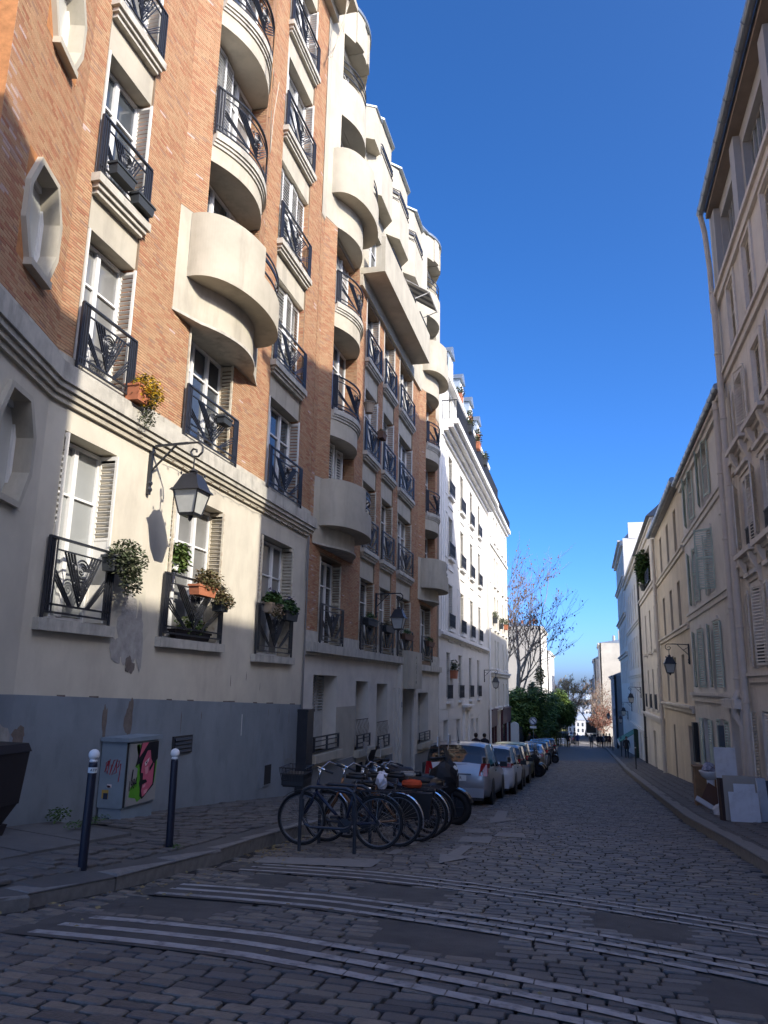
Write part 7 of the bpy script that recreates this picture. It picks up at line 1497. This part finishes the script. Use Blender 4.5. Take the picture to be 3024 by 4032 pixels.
    b = MB(); b.lathe([(.0, .0), (.10, .01), (.11, .06), (.06, .10)], (.60, 0, .84), 12, 'x'); ob('headlamp', b.mesh('headlamp', m_head), T, local=True)
    if cover:
        b = MB(); sc = [(.20, .16, .44, .70), (.32, .24, .36, .90), (.44, .27, .34, 1.02), (.54, .25, .40, 1.04), (.63, .19, .50, .98), (.70, .09, .58, .88)]; r_ = random.Random(4)
        for (xx, w, z0, z1) in sc:
            for a in np.linspace(0, 6.283, 15)[:-1]: b.v.append((xx+r_.uniform(-.02, .02), w*math.copysign(abs(math.sin(a))**.5, math.sin(a))+r_.uniform(-.03, .03), (z0+z1)/2-(z1-z0)/2*math.cos(a)+r_.uniform(-.02, .02)))
        for i in range(len(sc)-1):
            for j in range(14): b.f.append((i*14+j, i*14+(j+1) % 14, (i+1)*14+(j+1) % 14, (i+1)*14+j)); b.m.append(0); b.r.append(0.)
        b.f.append(tuple(range(14))); b.f.append(tuple((len(sc)-1)*14+j for j in range(14))); b.m += [0, 0]; b.r += [0., 0.]; ob('leg_cover', b.mesh('leg_cover', cover), T, local=True)
    return T
m_sc = M('scooter_black', (.010, .010, .013), .35, .05, 4, coat=.4); m_cov = M('black_vinyl_cover', (.014, .014, .017), .5, .1, 9, .3, 14)
scooter('black maxi scooter with a vinyl leg cover between the bicycles and the silver car', -3.15, 15.0, -.12, m_sc, m_cov, s=1.12)
scooter('black scooter with its seat towards the camera among the bicycles', -3.35, 14.1, 2.9, m_sc, None)
scooter('dark scooter parked nose out beyond the yellow-green car', -2.95, 38.2, -.2, m_sc, m_cov, s=1.05); scooter('dark scooter with a pale windscreen in front of the bronze saloon', -2.95, 39.6, -.15, m_sc, None, s=1.05); scooter('black scooter far down behind the dark cars', -2.9, 57.2, -.1, m_sc, None)
# ------------------------------------------------------------------ things left out for collection on the right pavement
m_card = M('brown_cardboard', (.24, .145, .075), .9, .12, 5); m_wb = M('white_board', (.62, .62, .63), .6, .08, 3, dirt=.5, dcol=(.36, .34, .31), dscale=4); m_cer = M('white_ceramic', (.62, .62, .62), .15, .04, 3)
def leanbox(name, label, cat, x, y, w, h, t, m, rz, tilt, part='board'):
    T = thing(name, label, cat, (x, y, zrr(x, y)+.01)); T.rotation_euler = (tilt, 0, rz); b = MB(); b.box(None, -w/2, w/2, -t/2, t/2, 0, h); ob(part, b.mesh(part, m), T, local=True); return T
leanbox('leaning_board', 'tall white panel leaning by the doorway', 'panel', 3.30, 21.3, .50, 1.50, .05, m_wb, .1, -.12)
leanbox('white_board', 'square white board leaning in front of the cardboard stack', 'board', 3.10, 18.15, .58, .58, .02, m_wb, .06, -.16); leanbox('white_board', 'narrower white board tucked behind the square one', 'board', 3.16, 18.32, .42, .74, .02, m_wb, .06, -.15)
leanbox('cardboard_sheet', 'beige flattened cardboard behind the white boards', 'cardboard', 3.14, 18.5, .74, .90, .05, M('beige_cardboard', (.36, .32, .27), .9, .08, 4), .05, -.12); leanbox('white_board', 'pale board leaning at the right of the cardboard', 'board', 3.54, 18.45, .22, .86, .03, m_wb, .5, -.1); leanbox('blue_board', 'dark blue-grey board at the right end of the stack', 'board', 3.66, 18.75, .28, .80, .05, M('slate_board', (.06, .075, .10), .6), .6, -.1); leanbox('dark_board', 'dark brown board at the left of the cardboard', 'board', 2.74, 18.62, .08, .85, .25, M('dark_wood', (.04, .022, .02), .7), .1, -.08)
T = thing('cardboard_box', 'tall open cardboard box against the mint-shuttered house', 'box', (3.1, 23.4, zrr(3.1, 23.4))); 
for (x0, x1, y0, y1) in ((-.33, .33, -.25, -.235), (-.33, .33, .235, .25), (-.33, -.315, -.235, .235), (.315, .33, -.235, .235)): b = MB(); b.box(None, x0, x1, y0, y1, 0, .98); ob('side_panel', b.mesh('side_panel', m_card), T, local=True)
b = MB(); b.box(None, -.31, .31, -.23, .23, .0, .012); ob('base_panel', b.mesh('base_panel', m_card), T, local=True); b = MB(); b.box(None, -.36, .36, -.28, .28, .98, 1.02); ob('top_flaps', b.mesh('top_flaps', m_card), T, local=True)
T = thing('picture_frame', 'white picture frame corner leaning on the cardboard box', 'frame', (2.95, 22.0, zrr(2.95, 22))); T.rotation_euler = (-.35, .55, .1)
for (x0, x1, z0, z1) in ((-.42, .22, 0, .12), (.22, .34, 0, .72)): b = MB(); b.box(None, x0, x1, -.025, .025, z0, z1); ob('frame_bar', b.mesh('frame_bar', m_wb), T, local=True)
b = MB(); b.box(None, -.30, .2, .026, .035, .13, .6); ob('brown_mount', b.mesh('brown_mount', M('brown_mount', (.12, .06, .04), .8)), T, local=True)
T = thing('pedestal_washbasin', 'white ceramic washbasin on its pedestal among the discarded things', 'washbasin', (3.05, 22.4, zrr(3.05, 22.4))); b = MB(); b.lathe([(.13, 0), (.10, .1), (.085, .4), (.10, .72)], (0, 0, 0), 16); ob('pedestal', b.mesh('pedestal', m_cer, True), T, local=True); b = MB(); b.lathe([(.10, .70), (.22, .78), (.27, .88), (.28, .92), (.25, .92), (.18, .84), (.05, .82)], (0, 0, 0), 20); ob('bowl', b.mesh('bowl', m_cer, True), T, local=True); b = MB(); b.tube([(0, .16, .92), (0, .16, 1.02), (0, .05, 1.03)], .012, 6); ob('tap', b.mesh('tap', m_chr), T, local=True)
T = thing('crumpled_bundle', 'white and navy bundle of cloth lying on the washbasin', 'cloth', (3.02, 22.38, zrr(3.02, 22.4)+.9)); b = MB(); b.lathe([(.03, 0), (.17, .04), (.15, .14), (.08, .2), (.02, .24)], (0, 0, 0), 9); b.v = [(p[0]+random.uniform(-.04, .04), p[1]+random.uniform(-.04, .04), p[2]+random.uniform(-.02, .02)) for p in b.v]; ob('cloth', b.mesh('cloth', M('navy_white_cloth', (.3, .3, .36), .9, .6, 14)), T, local=True)
T = thing('plastic_sack', 'small crumpled clear plastic sack beside the white panel', 'sack', (2.95, 20.4, zrr(2.95, 20.4))); b = MB(); b.lathe([(.05, 0), (.16, .03), (.17, .13), (.10, .22), (.03, .26)], (0, 0, 0), 10); b.v = [(p[0]+random.uniform(-.04, .04), p[1]+random.uniform(-.04, .04), p[2]+random.uniform(-.02, .02)) for p in b.v]; ob('sack', b.mesh('sack', M('clear_plastic', (.5, .5, .5), .25, .2, 12)), T, local=True)
leanbox('steel_tube', 'rolled dark grey tube leaning against the mint shutters', 'tube', 3.85, 25.4, .16, 2.1, .16, M('dark_tube', (.07, .085, .10), .5), 0, -.05, 'tube'); leanbox('padded_board', 'black padded panel hanging beside the ochre doorway', 'panel', 4.0, 32.6, .16, 1.45, .5, m_blk, 0, 0, 'panel').location.z += .9
T = thing('crate_of_plants', 'wooden crate with green leaves on the window ledge of the mint-shuttered house', 'crate', (3.85, 25.0, -1.95)); b = MB(); b.box(None, -.2, .2, -.45, .45, 0, .22); ob('crate', b.mesh('crate', m_card), T, local=True); b = MB(); leafmass(b, (0, 0, .28), (.15, .3, .1), 120, 3, .07); ob('leaves', b.mesh('leaves', m_lgrn, rnd=True), T, kind='stuff', local=True)
# ------------------------------------------------------------------ pedestrians
def person_mesh(key, pose, h=1.72, coat=True):
    V = {}; s = h/1.72
    lf, la, hw_ = pose.get('stride', .18), pose.get('arm', .12), .09
    J = [('pel', 0, 0, .95, .135, .11), ('bel', 0, 0, 1.10, .13, .105), ('che', 0, .01, 1.32, .155, .11), ('nec', 0, .01, 1.47, .055, .055), ('hd0', 0, .02, 1.54, .07, .08), ('hd1', 0, .03, 1.62, .085, .10), ('hd2', 0, .02, 1.70, .055, .065)]
    for sx, nm in ((-1, 'l'), (1, 'r')):
        f = lf*sx; J += [(nm+'hip', sx*hw_, 0, .90, .095, .10), (nm+'kne', sx*.095, f*.45+.03, .50, .062, .065), (nm+'ank', sx*.095, f*.9-.02, .09, .042, .045), (nm+'toe', sx*.105, f*.9+.13, .035, .035, .03)]
        J += [(nm+'sho', sx*.19, .01, 1.40, .062, .06), (nm+'elb', sx*.25, -la*sx-.03, 1.12, .045, .045), (nm+'wri', sx*.25, -la*sx*1.6+.06, .90, .032, .034), (nm+'han', sx*.245, -la*sx*1.7+.09, .81, .026, .036)]
    ix = {j[0]: i for i, j in enumerate(J)}
    E = [('pel', 'bel'), ('bel', 'che'), ('che', 'nec'), ('nec', 'hd0'), ('hd0', 'hd1'), ('hd1', 'hd2')]
    for n_ in 'lr': E += [('pel', n_+'hip'), (n_+'hip', n_+'kne'), (n_+'kne', n_+'ank'), (n_+'ank', n_+'toe'), ('che', n_+'sho'), (n_+'sho', n_+'elb'), (n_+'elb', n_+'wri'), (n_+'wri', n_+'han')]
    me = bpy.data.meshes.new('skeleton'); me.from_pydata([(j[1]*s, j[2]*s, j[3]*s) for j in J], [(ix[a], ix[c]) for a, c in E], []); o = bpy.data.objects.new('skeleton', me); COL.objects.link(o)
    md = o.modifiers.new('skin', 'SKIN'); sk = me.skin_vertices[0].data
    for i, j in enumerate(J): sk[i].radius = (j[4]*s, j[5]*s); sk[i].use_root = (i == 0)
    ss = o.modifiers.new('sub', 'SUBSURF'); ss.levels = 1; ss.render_levels = 1
    dg = bpy.context.evaluated_depsgraph_get(); out = bpy.data.meshes.new_from_object(o.evaluated_get(dg)); bpy.data.objects.remove(o); out.name = 'body'
    return out
m_skin = M('skin', (.36, .22, .16), .6, 0); m_hair = M('dark_hair', (.025, .018, .014), .7, 0); m_shoe = M('dark_shoes', (.02, .02, .02), .6, 0)
PM = [person_mesh(0, {'stride': .22}), person_mesh(1, {'stride': -.16}), person_mesh(2, {'stride': .03, 'arm': .02}, 1.66)]
def person(label, x, y, top, legs, k=0, rz=0., side='road', hair=None):
    z = zr(y)+(0 if side == 'road' else .15 if side == 'l' else .13); T = thing('person', label, 'person', (x, y, z), 'pedestrians', rz=rz)
    me = PM[k].copy(); me.materials.clear()
    cl = lambda c: M('cloth_%02d_%02d_%02d' % tuple(int(v*99) for v in c), c, .9, .15, 6)
    for m in (m_shoe, cl(legs), cl(top), m_skin, hair or m_hair): me.materials.append(m)
    for p in me.polygons:
        c = p.center; s = c.z
        p.material_index = 0 if s < .10 else 1 if s < .93 and abs(c.x) < .2 else 2 if s < 1.485 and not (s < .93) else 3 if s < 1.63 and (c.y > -.01 or s < 1.55) else 4
        if s < .93 and abs(c.x) >= .2: p.material_index = 3
        p.use_smooth = True
    ob('body', me, T, local=True)
    b = MB(); b.lathe([(.205, .74), (.19, .95), (.175, 1.12), (.185, 1.30), (.15, 1.43), (.07, 1.49)], (0, .005, 0), 14); b.v = [(p[0], p[1]*.72, p[2]) for p in b.v]; ob('coat', b.mesh('coat', cl(top), True), T, local=True)
    b = MB(); b.lathe([(.075, 1.55), (.10, 1.62), (.098, 1.69), (.06, 1.735), (.01, 1.745)], (0, -.012, 0), 12); ob('hair', b.mesh('hair', hair or m_hair, True), T, local=True); return T
PI = math.pi
person('person with dark hair seen from behind over the silver car', -5.35, 39.5, (.03, .02, .025), (.02, .02, .03), 0, 0, 'l'); person('person in dark clothes seen over the white car', -5.3, 42.5, (.02, .02, .025), (.02, .02, .02), 1, 0, 'l')
person('person in a black coat over a white shirt by the garden fence', -5.0, 72.5, (.015, .015, .02), (.02, .02, .03), 2, PI, 'l'); person('person in dark clothes by the fence, left of the round bamboo', -4.9, 78, (.03, .02, .02), (.02, .02, .03), 0, PI, 'l'); person('person in a black jacket at the fence under the bamboo', -4.8, 82, (.015, .015, .015), (.02, .02, .03), 2, PI, 'l')
person('person with beige trousers walking in the road beside the van', -2.3, 102, (.03, .022, .02), (.30, .18, .09), 1, PI); person('person in a blue top walking in the road', -1.35, 114, (.02, .04, .13), (.03, .03, .04), 0, PI); person('person in grey beside the one in blue', -1.75, 115, (.12, .12, .12), (.05, .05, .06), 1, PI)
person('person in a grey-brown coat alone at the road edge near the right kerb', .45, 105, (.10, .09, .085), (.03, .03, .05), 0, PI)
person('person in black on the right kerb with a pale bag', 1.35, 108, (.02, .02, .025), (.02, .02, .02), 2, PI); person('person in a dark jacket at the centre of the group on the right kerb', 1.75, 109, (.04, .035, .035), (.02, .02, .03), 1, PI, hair=M('grey_hair', (.3, .29, .27), .8)); person('person in a white jacket in the group on the right kerb', 2.05, 110, (.45, .45, .46), (.03, .03, .05), 0, PI); person('person in a dark red coat by the low wall on the right', 2.6, 101, (.07, .02, .02), (.03, .015, .015), 2, PI, 'r'); person('person in brown at the right end of the group', 2.3, 104, (.07, .05, .04), (.03, .02, .02), 1, PI, 'r')
person('person in dark clothes and white shoes by the green shopfront', 3.1, 69, (.025, .025, .03), (.02, .025, .04), 0, PI, 'r'); person('person in blue walking far down the road', -3.0, 158, (.02, .035, .10), (.03, .03, .03), 1, PI); person('person in black walking far down the road', -2.4, 160, (.02, .02, .02), (.02, .02, .02), 0, PI)
